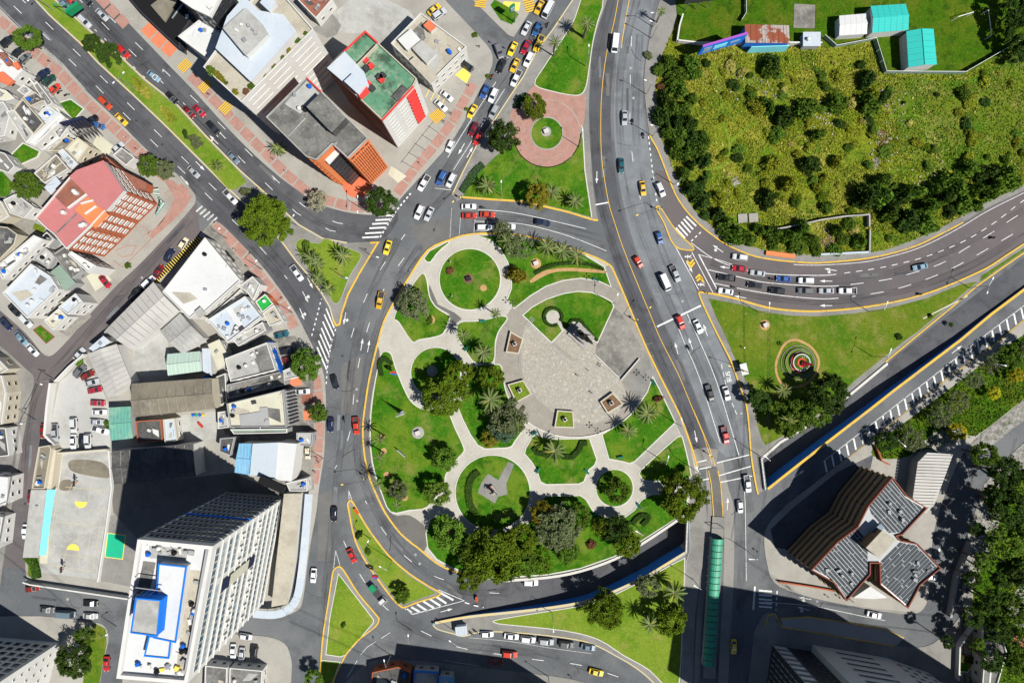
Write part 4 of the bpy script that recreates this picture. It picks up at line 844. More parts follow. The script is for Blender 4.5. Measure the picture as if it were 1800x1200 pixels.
def crown_mesh(name,seed,mat,R=1.0,hz=.75,clumps=46,per=120,leaf=.055,open_=.0,lump=.34):
    """unit crown: radius about 1, centre at origin; scaled per tree"""
    rr = random.Random(seed); cs,rs = [],[]
    lobes = [(rr.uniform(0,6.28),rr.uniform(.05,.55)) for _ in range(4)]
    for i in range(clumps):
        a = i * 2.39996 + rr.uniform(-.4,.4); zz = rr.uniform(-.35,1.0); rad = math.sqrt(max(0,1 - max(0,zz) ** 2)) * rr.uniform(.3,1) ** .5
        k = 1 - lump * .6 + sum(m * max(0,math.cos(a - b)) for b,m in lobes) * .62
        c = lump * rr.uniform(.55,1.15)
        cs.append((rad * math.cos(a) * (k - c * .6),rad * math.sin(a) * (k - c * .6),zz * hz * .8 + rr.uniform(-.1,.1))); rs.append(c)
    V,F = blade_cloud(rr,cs,rs,per,leaf)
    return fast_mesh(name,V * R,F,mat),cs

_crowns = {}
def crown(kind,var,mat):
    key = (kind,var,mat)
    if key not in _crowns:
        kw = dict(round=dict(clumps=58,per=88,leaf=.062,lump=.26),big=dict(clumps=120,per=100,leaf=.042,lump=.2),sparse=dict(clumps=42,per=46,leaf=.06,lump=.26),shrub=dict(clumps=20,per=75,leaf=.105,lump=.42,hz=.6))[kind]
        _crowns[key] = crown_mesh('crown',hash_i(kind) * 31 + var * 7 + 3,mat,**kw)
    return _crowns[key]
def hash_i(s): return sum(ord(c) * (i + 3) for i,c in enumerate(s)) % 991

def tree(px,py,rpx,label,mat='leaf_mid',kind='round',h=None,ground=.2,name='tree',group=None,var=None):
    """crown centre seen at pixel (px, py) with radius rpx"""
    R0 = rpx * S; h = h or (R0 * 1.15 + 3.0)
    zc = h - R0 * .35 if kind != 'shrub' else R0 * .45 + ground
    c = P(px,py,zc); R = R0 * (H - zc) / H
    v = var if var is not None else (int(px * 3 + py * 7) % 4)
    me,cs = crown(kind,v,mat)
    t = thing(name,(c.x,c.y,ground),label,'tree',group)
    rr = random.Random(int(px * 17 + py)); rz = rr.uniform(0,6.28)
    k = R * .92
    obj('crown',me,t,(0,0,zc - ground),(0,0,rz),(k,k,k * rr.uniform(.9,1.1)))
    mb = MB(); r0 = max(.14,R0 * .07); o = ORG[t]
    mb.tube([o + Vector((0,0,-.1)),o + Vector((.05,.03,(zc - ground) * .45)),o + Vector((0,0,zc - ground))],[r0,r0 * .75,r0 * .4],7)
    for i in range(7):
        cc = cs[(i * 5 + 2) % len(cs)]; ca,sa = math.cos(rz),math.sin(rz)
        e = o + Vector(((cc[0] * ca - cc[1] * sa) * k * .9,(cc[0] * sa + cc[1] * ca) * k * .9,zc - ground + cc[2] * k * .8))
        s0 = o + Vector((0,0,(zc - ground) * (.4 + .06 * i)))
        mb.tube([s0,s0.lerp(e,.5) + Vector((0,0,k * .08)),e],[r0 * .45,r0 * .3,r0 * .1],5)
    part('trunk',mb,'bark',t)
    return t
def shrub(px,py,rpx,label,mat='leaf_dark',group=None,ground=.2,name='shrub'):
    R = rpx * S; zc = ground + R * .3; c = P(px,py,zc); v = int(px * 5 + py * 3) % 5; rr = random.Random(int(px * 7 + py * 13))
    me,cs = crown('shrub',v,mat)
    o = obj(name,me,None,(c.x,c.y,zc),(0,0,rr.uniform(0,6.28)),(R * .95 * rr.uniform(.65,1.4),R * .95 * rr.uniform(.65,1.4),R * rr.uniform(.7,1.05) * (1.7 if rpx > 14 else 1)))
    return tag(o,label,'shrub',group)

# palms
def frond_mesh(droop=1.0,L=1.0,n=17,wl=.13,mat='leaf_palm'):
    V,F = [],[]
    pts = []
    for i in range(n + 1):
        t = i / n; pts.append(Vector((L * (t - .12 * t ** 3),0,L * (.34 * t - .55 * droop * t * t))))
    for i in range(n):
        a,b = pts[i],pts[i + 1]; w = .03 * (1 - i / n) + .006
        k = len(V); V += [(a.x,-w,a.z),(b.x,-w,b.z),(b.x,w,b.z),(a.x,w,a.z)]; F.append((k,k + 1,k + 2,k + 3))
        if i >= 2:
            t = i / n; ll = wl * math.sin(math.pi * min(1,.18 + t * .85)) * L + .03
            for sgn in (-1,1):
                k = len(V); d = Vector((.85,sgn * .52,-.12)).normalized() * ll
                V += [tuple(a),(a.x + d.x * .5 - .012,d.y * .56,a.z + d.z * .2 + .02),(a.x + d.x,d.y,a.z + d.z - .03),(a.x + d.x * .5 + .02,d.y * .44,a.z + d.z * .35)]; F.append((k,k + 1,k + 2,k + 3))
    return fast_mesh('frond',np.array(V),np.array(F),mat)
FR = [frond_mesh(.55,mat='leaf_frond'),frond_mesh(.85,.97),frond_mesh(1.15,.9,mat='leaf_shade'),frond_mesh(1.3,.8,mat='leaf_straw')]  # upper fronds paler, lower ones darker: light and shade set in leaf colour
def palm(px,py,rpx,label,h=6.0,n=26,group='palms',ground=.2,thin=False):
    c = P(px,py,h); R = rpx * S * (H - h) / H; rr = random.Random(int(px * 3 + py * 11))
    t = thing('palm_tree',(c.x,c.y,ground),label,'palm tree',group); o = ORG[t]
    r = .22 if thin else .42; sz = rr.uniform(.88,1.1); n = int(n * rr.uniform(.75,1.1))
    mb = MB().tube([o + Vector((0,0,-.1)),o + Vector((0,0,(h - ground) * .5)),o + Vector((0,0,h - ground))],[r * 1.15,r * .85,r],8); part('trunk',mb,'palm_bark',t)
    mb = MB().lathe(o + Vector((0,0,h - ground - .45)),[(r * .9,0),(r * 1.5,.25),(r * 1.2,.6),(.05,.85)],8); part('heart',mb,'palm_bark',t)
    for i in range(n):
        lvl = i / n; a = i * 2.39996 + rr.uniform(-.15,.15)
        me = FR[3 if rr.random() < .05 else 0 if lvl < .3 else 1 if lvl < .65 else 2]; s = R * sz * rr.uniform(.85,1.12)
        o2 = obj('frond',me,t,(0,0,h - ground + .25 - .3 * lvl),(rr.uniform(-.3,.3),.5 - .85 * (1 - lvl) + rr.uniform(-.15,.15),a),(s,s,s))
    return t

T = [
 (47,70,24,'dense green tree over the parked cars at the top left','leaf_mid','round',None),(160,76,17,'dark conifer-like tree on the median, upper of the pair','leaf_dark','round',5),(186,92,23,'broad dark tree on the median, lower of the pair','leaf_dark','round',5.5),
 (263,288,20,'bushy green street tree beside the hotel, left of the pair','leaf_mid','round',None),(291,303,18,'grey-green street tree beside the hotel, right of the pair','leaf_grey','round',None),(52,325,27,'dark green garden tree left of the hotel','leaf_mid','round',None),
 (472,387,47,'very large olive-green tree on the median','leaf_olive','big',11),(672,356,28,'round dark tree at the zebra crossing corner','leaf_dark','round',None),(560,352,21,'sparse pale flowering tree by the orange forecourt','leaf_pale','sparse',5),
 (880,246,30,'dark tree leaning over the taxi street beside the pink circle','leaf_dark','round',8),(943,190,23,'olive tree at the upper edge of the pink circle','leaf_olive','round',6),(945,347,23,'golden-olive tree at the lower edge of the upper island','leaf_gold','round',8),
 (728,536,29,'grey-green round tree on the upper left park lawn','leaf_grey','round',6),(910,432,26,'sparse grey tree between the palms at the top of the park','leaf_grey','sparse',7),(884,404,20,'thin sparse tree overhanging the white car at the top of the park','leaf_grey','sparse',6),
 (783,690,44,'large olive tree left of the plaza','leaf_olive','big',9),(812,655,27,'upper olive tree touching the plaza palms','leaf_olive','round',8),(868,663,24,'yellow-green tree at the plaza edge','leaf_olive','round',6),(893,735,40,'wide sparse grey-green tree at the lower left of the plaza','leaf_grey','sparse',8),(888,758,27,'dense grey tree below the palm at the plaza edge','leaf_blue','round',6),(862,770,18,'small ochre tree below the plaza','leaf_gold','round',4),
 (780,808,23,'green tree beside the path above the statue lawn','leaf_light','round',6),(763,864,25,'green tree left of the statue lawn','leaf_light','round',6),(703,864,18,'grey-green tree at the lower end of the left park lawn','leaf_grey','round',5),
 (1082,857,24,'green tree filling the small round lawn','leaf_mid','round',6),(1196,878,44,'large golden-olive tree at the right tip of the park','leaf_olive','big',9),
 (788,936,32,'light green tree at the lower left of the park','leaf_light','round',7),(862,975,54,'huge olive tree over the ring road at the bottom of the park','leaf_olive','big',10),(905,950,32,'olive tree right of the huge one at the bottom of the park','leaf_olive','round',9),(822,1012,24,'olive tree hanging over the yellow kerb at the bottom of the park','leaf_olive','round',8),(948,990,24,'sparse brown-green tree at the bottom of the park','leaf_olive','sparse',6),
 (985,930,44,'broad grey-green tree in the middle of the lower lawn','leaf_grey','big',8),(960,905,26,'ochre tree above the broad grey-green one','leaf_gold','round',6),(1015,905,24,'dark tree on the lower lawn beside the path','leaf_mid','round',6),(1082,930,26,'dark tree below the small round lawn','leaf_dark','round',6),(1108,958,26,'olive tree beside the underpass wall','leaf_olive','round',7),
 (925,988,26,'dark green tree between the huge olive tree and the underpass','leaf_mid','round',7),(1002,968,22,'mid-green tree below the broad grey-green one','leaf_mid','round',6),(832,968,30,'dense green tree left of the huge olive tree','leaf_mid','round',8),(888,1002,24,'dark tree on the kerb at the bottom of the park','leaf_dark','round',6),(1055,925,20,'small olive tree beside the bench at the small round lawn','leaf_olive','sparse',5),
 (708,1042,16,'small round tree on the boat-shaped island','leaf_mid','round',4),(555,1196,18,'light green tree cut off at the bottom edge','leaf_light','round',6),
 (1068,1066,36,'golden-green tree on the lower island','leaf_olive','big',8),(1180,1088,30,'olive tree between the palms on the lower island','leaf_olive','round',7),(1135,1030,22,'dark tree against the blue underpass wall','leaf_grey','round',6),
 (1331,702,21,'dark round tree by the bus shelter','leaf_dark','round',6),(1460,690,37,'large dark tree beside the flower monument','leaf_dark','big',9),(1385,742,34,'broad green tree at the tip of the triangular lawn','leaf_mid','round',7),(1425,725,34,'green tree over the right underpass wall','leaf_mid','round',7),
 (538,642,29,'green street tree over parked cars left of the ring road','leaf_mid','round',7),(563,727,18,'smaller street tree left of the ring road','leaf_mid','round',5),(130,1162,32,'dark tree beside the bottom left tower','leaf_dark','round',8),(150,1118,18,'small garden tree by the bottom left tower','leaf_mid','round',5),
 (1738,640,20,'grey bare-looking tree high on the right slope','leaf_grey','sparse',6),(1712,668,19,'grey tree second from the top on the right slope','leaf_grey','sparse',6),(1686,704,21,'grey-green tree in the middle of the right slope','leaf_grey','sparse',6),(1650,730,25,'broad grey tree in the middle of the right slope','leaf_grey','sparse',6),(1600,772,26,'grey-green tree at the foot of the right slope','leaf_grey','sparse',6),(1560,775,20,'dark tree at the foot of the right slope beside the kerb','leaf_dark','round',5),(1775,632,24,'dark green tree at the right edge of the slope','leaf_mid','round',7),(1800,615,22,'grey tree at the right edge beside the striped bay','leaf_grey','round',6),
 (1684,757,17,'bright yellow tree at the foot of the right slope','leaf_yellow','round',4.5),(1747,688,12,'small bright yellow tree on the right slope','leaf_yellow','round',4),(1783,655,15,'yellow tree near the right edge','leaf_yellow','round',4.5),
 (1785,20,30,'very dark tree at the top right corner','leaf_dark','round',8),(1792,60,27,'dark tree below the top right corner','leaf_dark','round',8),(1790,92,18,'dark tree at the end of the field fence','leaf_dark','round',5),
]
for x,y,r,lab,mat,kind,h in T: tree(x,y,r,lab,mat,kind,h)
# dark wood on the lower right edge: single trees
wood = [(1760,830,30),(1795,850,34),(1745,870,24),(1775,890,36),(1800,930,34),(1772,955,32),(1795,1000,36),(1760,1015,24),(1745,1060,26),(1780,1075,30),(1750,1100,26),(1795,1125,26),(1725,985,18),(1710,1015,16),(1718,930,14),(1712,1085,20),(1735,800,24),(1745,1165,22),(1785,1165,26),(1720,1130,14),(1665,1130,12)]
wm = [['leaf_dark','leaf_dark','leaf_mid','leaf_dark','leaf_mid','leaf_light','leaf_dark'][i % 7] for i in range(len(wood))]; SHADE = {'leaf_dark': 'dark green','leaf_mid': 'mid-green','leaf_light': 'light green','leaf_meadow': 'olive'}
wlab = labels([SHADE[m] + ' tree in the ' + ('upper' if y < 920 else 'middle' if y < 1050 else 'lower') + ' wood at the right edge' for (x,y,r),m in zip(wood,wm)],wood)
for i,(x,y,r) in enumerate(wood):
    tree(x,y,r,wlab[i],wm[i],'round',7 + r * .22,group='wood at the lower right edge')

PALMS = [
 (382,292,12,'small palm on the lower tip of the grass median',3),(548,455,21,'palm at the upper left of the median triangle',5),(557,463,19,'second palm at the left of the median triangle',5),(603,450,21,'palm at the right of the median triangle',5),(560,490,17,'palm in the lower left of the median triangle',4),(577,508,17,'lowest palm in the median triangle',4),
 (857,327,24,'large palm at the lower left of the pink circle island',4),(970,338,20,'palm half behind the golden-olive tree',5),(1011,354,19,'palm at the lower right of the pink circle island',4),(1032,42,18,'tall palm near the top beside the right road',9),(976,76,16,'tall palm beside the taxi street pavement',9),(1163,20,10,'thin palm by the top of the right road',7),
 (890,424,22,'leftmost palm of the row at the top of the park',6),(960,434,24,'second palm of the row at the top of the park',6),(988,442,24,'third palm of the row at the top of the park',6),(1014,450,24,'rightmost palm of the row at the top of the park',6),
 (871,551,15,'slim palm beside the path below the top round lawn',8),(814,589,17,'slim palm by the small lawn left of the plaza',7),(849,620,22,'full palm at the left of the plaza',6),(862,702,25,'largest palm at the left of the plaza among olive trees',8),(975,792,24,'palm inside the zigzag hedge',5),
 (1138,726,26,'large palm at the lower right of the plaza',6),(1104,757,21,'smaller palm below the large one at the plaza',5),
 (667,772,14,'slim palm over the red pickup on the left park edge',8),(666,803,13,'second slim palm down the left park edge',8),(663,850,16,'third palm down the left park edge',7),(698,888,12,'lowest palm of the left park edge',6),
 (1185,1040,25,'large palm at the right of the lower island',6),(1142,1096,22,'palm at the lower right of the lower island',6),(1376,686,18,'palm in the shade beside the flower monument',5),(490,262,17,'palm in the narrow shade beside the grey-roofed block',4),(1384,738,17,'palm among trees at the tip of the triangular lawn',7)]
for x,y,r,lab,h in PALMS: palm(x,y,r,lab,h,40 if r > 16 else 26,thin=r < 18)

SH = [(325,234,7,'small dark bush on the median, uppermost of three','leaf_dark'),(337,241,7,'small brown-green bush on the median, middle of three','leaf_grey'),(347,252,9,'low spreading bush on the median, lowest of three','leaf_grey'),(432,336,11,'brown bush on the bare tip of the median','leaf_grey'),(510,408,9,'bright bush below the huge median tree','leaf_light'),(538,432,9,'bright green bush by the median palms','leaf_light'),
 (632,938,7,'round bush at the narrow end of the boat-shaped island','leaf_dark'),(648,968,6,'small bush in the middle of the boat-shaped island','leaf_mid'),(603,1098,5,'single small bush on the triangular lawn','leaf_mid'),(912,483,16,'ochre bush at the end of the curved hedge','leaf_gold'),(902,470,10,'dark bush beside the path at the top right of the round lawn','leaf_dark'),(792,475,7,'rusty bush in the top round lawn','leaf_rust'),(757,563,7,'bush in the round ochre bed','leaf_mid'),
 (1040,958,9,'rusty bush on the lower lawn near the underpass','leaf_rust'),(1155,701,8,'rusty bush beside the large plaza palm','leaf_rust'),(835,62,5,'round bush on the top street corner','leaf_mid'),(820,192,5,'bright round bush on the taxi street kerb','leaf_light'),(857,134,5,'tiny bush on the taxi street kerb','leaf_light'),(1372,604,4,'tiny bush at the upper edge of the triangular lawn','leaf_mid'),(225,467,7,'small bush by the hotel forecourt corner','leaf_mid'),(137,636,7,'bright bush at the corner of the car park','leaf_light'),(188,744,8,'small bush at the side of the car park','leaf_mid'),
 (1140,97,8,'thin bush on the pavement at the top of the right road','leaf_grey'),(1162,152,8,'rusty bush on the pavement at the top of the right road','leaf_rust'),(1672,570,5,'small bush in the verge, first from the road fork','leaf_dark'),(1635,554,6,'small bush in the verge on the triangular lawn edge','leaf_dark'),(1580,592,7,'small bush by the kerb of the triangular lawn','leaf_dark')]
for x,y,r,lab,m in SH: shrub(x,y,r,lab,m)

# ------------------------------------------------------------------ the field: shrubs one by one, then loose tussocks as stuff
rf = random.Random(11)
fs = []
def fadd(x,y,r,m,zone): fs.append((x,y,r,m,zone))
for x,y,r in [(1175,112,17),(1190,130,20),(1160,122,14),(1210,118,17),(1182,150,16),(1195,160,18),(1165,178,17),(1180,190,20),(1200,190,18),(1215,175,14),(1165,205,17),(1188,215,19),(1210,215,17),(1172,230,15),(1195,240,19),(1215,245,17),(1185,260,16),(1205,270,16),(1228,262,17),(1235,245,15),(1240,285,15),(1215,290,15),(1200,310,15),(1215,335,16),(1235,320,14),(1235,355,17),(1260,375,16),(1275,395,16),(1240,380,12)]:
    fadd(x,y,r,'leaf_dark' if rf.random() < .45 else 'leaf_mid','along the road edge of the field')
for x,y,r in [(1290,410,20),(1315,420,20),(1335,405,17),(1360,412,15),(1385,415,18),(1405,405,19),(1425,420,16),(1400,432,14),(1360,432,12),(1435,437,12),(1470,405,16),(1495,395,14),(1485,420,14),(1510,425,15),(1470,440,12),(1450,365,14)]:
    fadd(x,y,r,'leaf_mid','along the lower edge of the field')
for x,y,r in [(1520,350,26),(1550,345,28),(1580,350,26),(1605,340,24),(1630,365,22),(1560,375,22),(1595,385,22),(1625,390,20),(1655,350,22),(1675,330,24),(1690,355,20),(1710,335,22),(1740,330,20),(1765,310,24),(1735,305,20),(1700,300,18),(1775,325,16),(1640,335,18),(1670,375,14),(1720,360,12),(1545,320,20)]:
    fadd(x,y,r,['leaf_dark','leaf_mid','leaf_light'][rf.randrange(3)],'in the lower right thicket of the field')
for x,y,r in [(1300,150,20),(1320,140,16),(1310,175,16),(1345,125,18),(1365,118,14),(1330,200,17),(1355,190,16),(1375,205,17),(1360,230,14),(1420,180,20),(1430,215,18),(1405,195,15),(1425,260,18),(1440,240,16),(1400,270,18),(1420,290,18),(1365,298,16),(1262,345,12),(1260,350,12),(1295,345,13),(1520,115,18),(1525,145,14),(1540,170,20),(1515,180,15),(1555,180,14),(1535,215,14),(1495,230,16),(1480,210,14),(1465,190,16),(1450,160,12),(1500,265,15),(1470,280,14),(1690,165,14),(1695,190,16),(1700,215,14),(1705,235,12),(1730,145,13),(1728,175,12),(1650,160,10),(1590,175,10),(1780,245,15),(1795,270,14),(1760,280,14),(1285,100,11),(1240,108,12),(1270,130,9),(1565,275,10),(1620,255,10),(1340,320,16),(1380,325,14),(1355,345,14),(1400,350,16),(1430,340,14),(1310,300,12),(1290,275,10)]:
    fadd(x + rf.uniform(-8,8),y + rf.uniform(-8,8),r * rf.uniform(.5,1.25),'leaf_dark' if rf.random() < .25 else 'leaf_mid' if rf.random() < .45 else 'leaf_meadow','standing loose in the middle of the field')
for i in range(110):
    for _ in range(40):
        x,y = rf.uniform(1230,1820),rf.uniform(95,430)
        if inside((x,y),FIELD) and not inside((x,y),mown): break
    fadd(x,y,rf.uniform(4,11),rf.choice(['leaf_meadow','leaf_olive','leaf_meadow','leaf_straw','leaf_light'] + ['leaf_light'] * (x > 1560) * 3),'low')
def zone(x,y,z):
    if 'road edge' in z: return z + (', top part' if y < 180 else ', middle part' if y < 270 else ', bottom part')
    if 'lower edge' in z: return z + (', left part' if x < 1400 else ', right part')
    if 'loose' in z: return ('in the upper ' if y < 215 else 'in the lower ') + ('left' if x < 1390 else 'middle' if x < 1530 else 'right') + ' field'
    return z
fl = labels([SHADE.get(m,'') + ' shrub ' + zone(x,y,z) if z != 'low' else 'low olive tussock in the rough field' + str(i) for i,(x,y,r,m,z) in enumerate(fs)],fs)
for (x,y,r,m,z),lab in zip(fs,fl):
    if z == 'low': shrub(x,y,r,'low olive tussock in the rough field',m,'tussocks in the rough field',.18,'tussock')
    else:
        shrub(x,y,r,lab,m,'shrubs ' + z,.18)
def grass_stuff(name,poly,n,mat,label,hmin,hmax,z0,seed,keep=None):
    r = np.random.RandomState(seed); xs = [p[0] for p in poly]; ys = [p[1] for p in poly]
    pts = []
    while len(pts) < n:
        x,y = r.uniform(max(min(xs),1100),min(max(xs),1880)),r.uniform(max(min(ys),-30),min(max(ys),1230))
        if inside((x,y),poly) and (keep is None or keep(x,y)): pts.append((x,y))
    B = np.array([P(x,y) for x,y in pts]); B[:,2] = z0
    a = r.rand(n) * 6.28; w = .12 + .22 * r.rand(n); h = hmin + (hmax - hmin) * r.rand(n); l = .5 * r.normal(size=(n,2))
    du = np.stack([np.cos(a) * w,np.sin(a) * w,0 * a],1); tip = np.stack([l[:,0] * h * 1.6,l[:,1] * h * 1.6,h],1)
    V = np.stack([B - du,B + du,B + du * .5 + tip,B - du * .5 + tip],1).reshape(-1,3); F = np.arange(4 * n).reshape(n,4)
    o = obj(name,fast_mesh(name,V,F,mat)); return tag(o,label,None,None,'stuff')
def fkeep(x,y): return not inside((x,y),mown) and (x < 1580 or x * 7 % 3 < 1) and noise.noise(Vector((x * .02,y * .02,3))) > -.25
grass_stuff('grass',FIELD,26000,'leaf_meadow','olive long grass all over the rough field',.12,.4,.18,3,fkeep)
grass_stuff('grass',FIELD,6000,'leaf_straw','straw-coloured dry grass in the rough field',.12,.4,.18,4,lambda x,y: not inside((x,y),mown) and noise.noise(Vector((x * .017,y * .017,9))) > .05)
grass_stuff('grass',FIELD,14000,'leaf_light','fresh green grass patches in the rough field',.12,.4,.18,5,lambda x,y: not inside((x,y),mown) and noise.noise(Vector((x * .014,y * .014,21))) > .1 - .5 * (x > 1570))
grass_stuff('grass',[(1760,615),(1800,588),(1880,530),(1880,640),(1800,700),(1715,765),(1600,800),(1545,805),(1535,785)],4000,'leaf_mid','long grass on the right slope',.2,.5,.2,6)
grass_stuff('grass',[(1712,1000),(1740,900),(1790,830),(1870,790),(1870,1225),(1720,1225)],4000,'leaf_mid','undergrowth below the dark wood at the right',.3,.8,.2,8)
sheet('meadow',smooth([(1560,140),(1700,140),(1800,80),(1880,60),(1880,270),(1800,300),(1720,290),(1640,300),(1590,260),(1570,200)],True,4),'lawn_dry',.19,'brighter grassy right part of the rough field')
# foot tracks through the field
for pts in ([(1250,110),(1262,140),(1268,180),(1272,220),(1282,250),(1275,285),(1255,297),(1215,295)],[(1330,215),(1300,235),(1284,250)],[(1565,205),(1620,205),(1627,235),(1640,258)],[(1160,165),(1180,185),(1190,240),(1210,290)]):
    mb = MB().ribbon(W(smooth(pts,n=4)),.8,.26,.26); struct('footpath',mb,'lawn_lime','trodden track through the rough field')
for x,y,r,lab in ((1350,232,9,'left'),(1552,243,12,'middle'),(1540,285,10,'lower middle'),(1652,322,9,'right'),(1455,425,12,'lower left'),(1295,320,8,'far left')):
    rb = random.Random(x); sheet('bare_ground',smooth([(x + r * rb.uniform(.5,1.4) * math.cos(k * .785),y + r * rb.uniform(.5,1.4) * math.sin(k * .785)) for k in range(8)],True,3),'soil' if r > 10 else 'gravel',.205,'bare pale soil patch in the rough field, ' + lab)
# ------------------------------------------------------------------ buildings
def inset(loop,d):
    """loop of world (x, y), counter-clockwise after fix; d > 0 moves inward"""
    l = list(loop)
    if area2(l) < 0: l.reverse()
    n = len(l); out = []
    for i in range(n):
        a,b,c = Vector(l[i - 1]),Vector(l[i]),Vector(l[(i + 1) % n])
        d1 = (b - a).normalized(); d2 = (c - b).normalized(); n1 = Vector((-d1.y,d1.x)); n2 = Vector((-d2.y,d2.x)); m = n1 + n2
        if m.length < 1e-3: m = n1
        m = m.normalized(); k = max(.4,m.dot(n1)); out.append(tuple(b + m * (d / k)))
    return out
def building(name,label,pts,h,wall='wall_white',roof='roof_lightgrey',par='wall_white',ph=.7,z0=.1,cat='building',pw=.22,group=None):
    w = W(pts,h); c = (sum(p[0] for p in w) / len(w),sum(p[1] for p in w) / len(w),z0)
    t = thing(name,c,label,cat,group); t['_h'] = h
    if area2(w) < 0: w = w[::-1]
    part('wall',MB().prism(w,z0 - .1,h - .05),wall,t)
    inn = inset(w,pw)
    if par:
        part('parapet',MB().prism(inset(w,-.04),h - .25,h + ph,holes=[inn]),par,t)
        part('roof',MB().prism(inset(w,pw * .6),h - .2,h + .03),roof,t)
    else:
        part('roof',MB().prism(inset(w,-.25),h - .12,h + .06),roof,t)
    t['_w'] = 0
    BW[t] = w
    return t
BW = {}
_win = {}
def win_mesh(w,h,mat,frame,depth):
    k = (round(w,2),round(h,2),mat,frame,depth)
    if k not in _win:
        mb = MB(); f = min(.12,w * .12)
        mb.add([(-w / 2,0,0),(w / 2,0,0),(w / 2,0,h),(-w / 2,0,h),(-w / 2,depth,0),(w / 2,depth,0),(w / 2,depth,h),(-w / 2,depth,h)],[(1,0,4,5),(2,1,5,6),(3,2,6,7),(0,3,7,4)],1)
        mb.add([(-w / 2,depth,0),(w / 2,depth,0),(w / 2,depth,h),(-w / 2,depth,h),(-w / 2 + f,depth,f),(w / 2 - f,depth,f),(w / 2 - f,depth,h - f),(-w / 2 + f,depth,h - f)],[(1,0,4,5),(2,1,5,6),(3,2,6,7),(0,3,7,4)],1)
        d2 = depth * .35
        mb.add([(-w / 2 + f,d2,f),(w / 2 - f,d2,f),(w / 2 - f,d2,h - f),(-w / 2 + f,d2,h - f)],[(1,0,3,2)],0)
        _win[k] = mb.mesh('window',[mat,frame])
    return _win[k]
def facade(t,a,b,z0,z1,cols,rows,w,h,mat='glass',frame='wall_white',depth=.16,name='window',u0=.04,u1=.96,skip=None):
    """windows on the wall from world xy a to b"""
    A,B = Vector(a[:2]),Vector(b[:2]); d = (B - A).normalized(); nrm = Vector((d.y,-d.x)); c = Vector(ORG[t][:2])
    if nrm.dot((A + B) / 2 - c) < 0: nrm = -nrm
    rz = math.atan2(nrm.y,nrm.x) - math.pi / 2; me = win_mesh(w,h,mat,frame,depth)
    for i in range(cols):
        for j in range(rows):
            if skip and skip(i,j): continue
            p = A.lerp(B,u0 + (u1 - u0) * (i + .5) / cols); z = z0 + (z1 - z0) * (j + .5) / rows - h / 2
            obj(name,me,t,Vector((p.x,p.y,z)) - ORG[t] + Vector((nrm.x,nrm.y,0)) * -.01,(0,0,rz))
def px_edge(p,q,h): return P(*p,h)[:2],P(*q,h)[:2]
def clip(poly,n,d,keep_less):
    out = []
    for i in range(len(poly)):
        a,b = Vector(poly[i]),Vector(poly[(i + 1) % len(poly)]); da,db = a.dot(n) - d,b.dot(n) - d
        if keep_less: da,db = -da,-db
        if da >= 0: out.append(tuple(a))
        if (da > 0) != (db > 0) and abs(da - db) > 1e-9: out.append(tuple(a.lerp(b,da / (da - db))))
    return out
def slabs(t,wpoly,z,ang,width,mat,length=None,thick=.06,gap=.08,name='roof_sheet',seed=1):
    """cut a roof polygon into separate sheets"""
    rr = random.Random(seed); n = Vector((-math.sin(ang),math.cos(ang))); u = Vector((math.cos(ang),math.sin(ang)))
    ds = [Vector(p).dot(n) for p in wpoly]; d = min(ds); k = 0
    while d < max(ds) - .05:
        s = clip(clip(wpoly,n,d + gap / 2,False),n,d + width - gap / 2,True)
        if len(s) >= 3:
            us = [Vector(p).dot(u) for p in s]; x = min(us) - (rr.random() * length if length else 0)
            while x < max(us):
                nx = x + length if length else max(us) + 1
                q = clip(clip(s,u,x + gap / 2,False),u,nx - gap / 2,True) if length else s
                if len(q) >= 3 and abs(area2(q)) > .15: part(name,MB().prism(q,z,z + thick + .012 * (k % 2)),mat,t)
                x = nx; k += 1
        d += width
def clutter(t,pts,h,n,seed,mats=('steel','wall_white','wall_grey'),tank=.3):
    rr = random.Random(seed); w = W(pts,h); inn = inset(w,.9); xs = [p[0] for p in inn]; ys = [p[1] for p in inn]; k = 0
    for _ in range(n * 12):
        if k >= n: break
        x,y = rr.uniform(min(xs),max(xs)),rr.uniform(min(ys),max(ys))
        if not inside((x,y),inn): continue
        k += 1
        if rr.random() < tank: part('water_tank',MB().lathe((x,y,h + .02),[(.5,0),(.55,.1),(.55,.8),(.4,1.0),(.1,1.08)],10),rr.choice(['black','plastic_blue','wall_white']),t)
        elif rr.random() < .25: part('pipe',MB().tube([(x,y,h + .15),(x + rr.uniform(-2,2),y + rr.uniform(-2,2),h + .15)],.06,5),'steel',t)
        else: part('roof_unit',MB().box((x,y,h + .02),rr.uniform(.5,1.3),rr.uniform(.5,1.1),rr.uniform(.35,.9),rr.uniform(0,3)),rr.choice(mats),t)
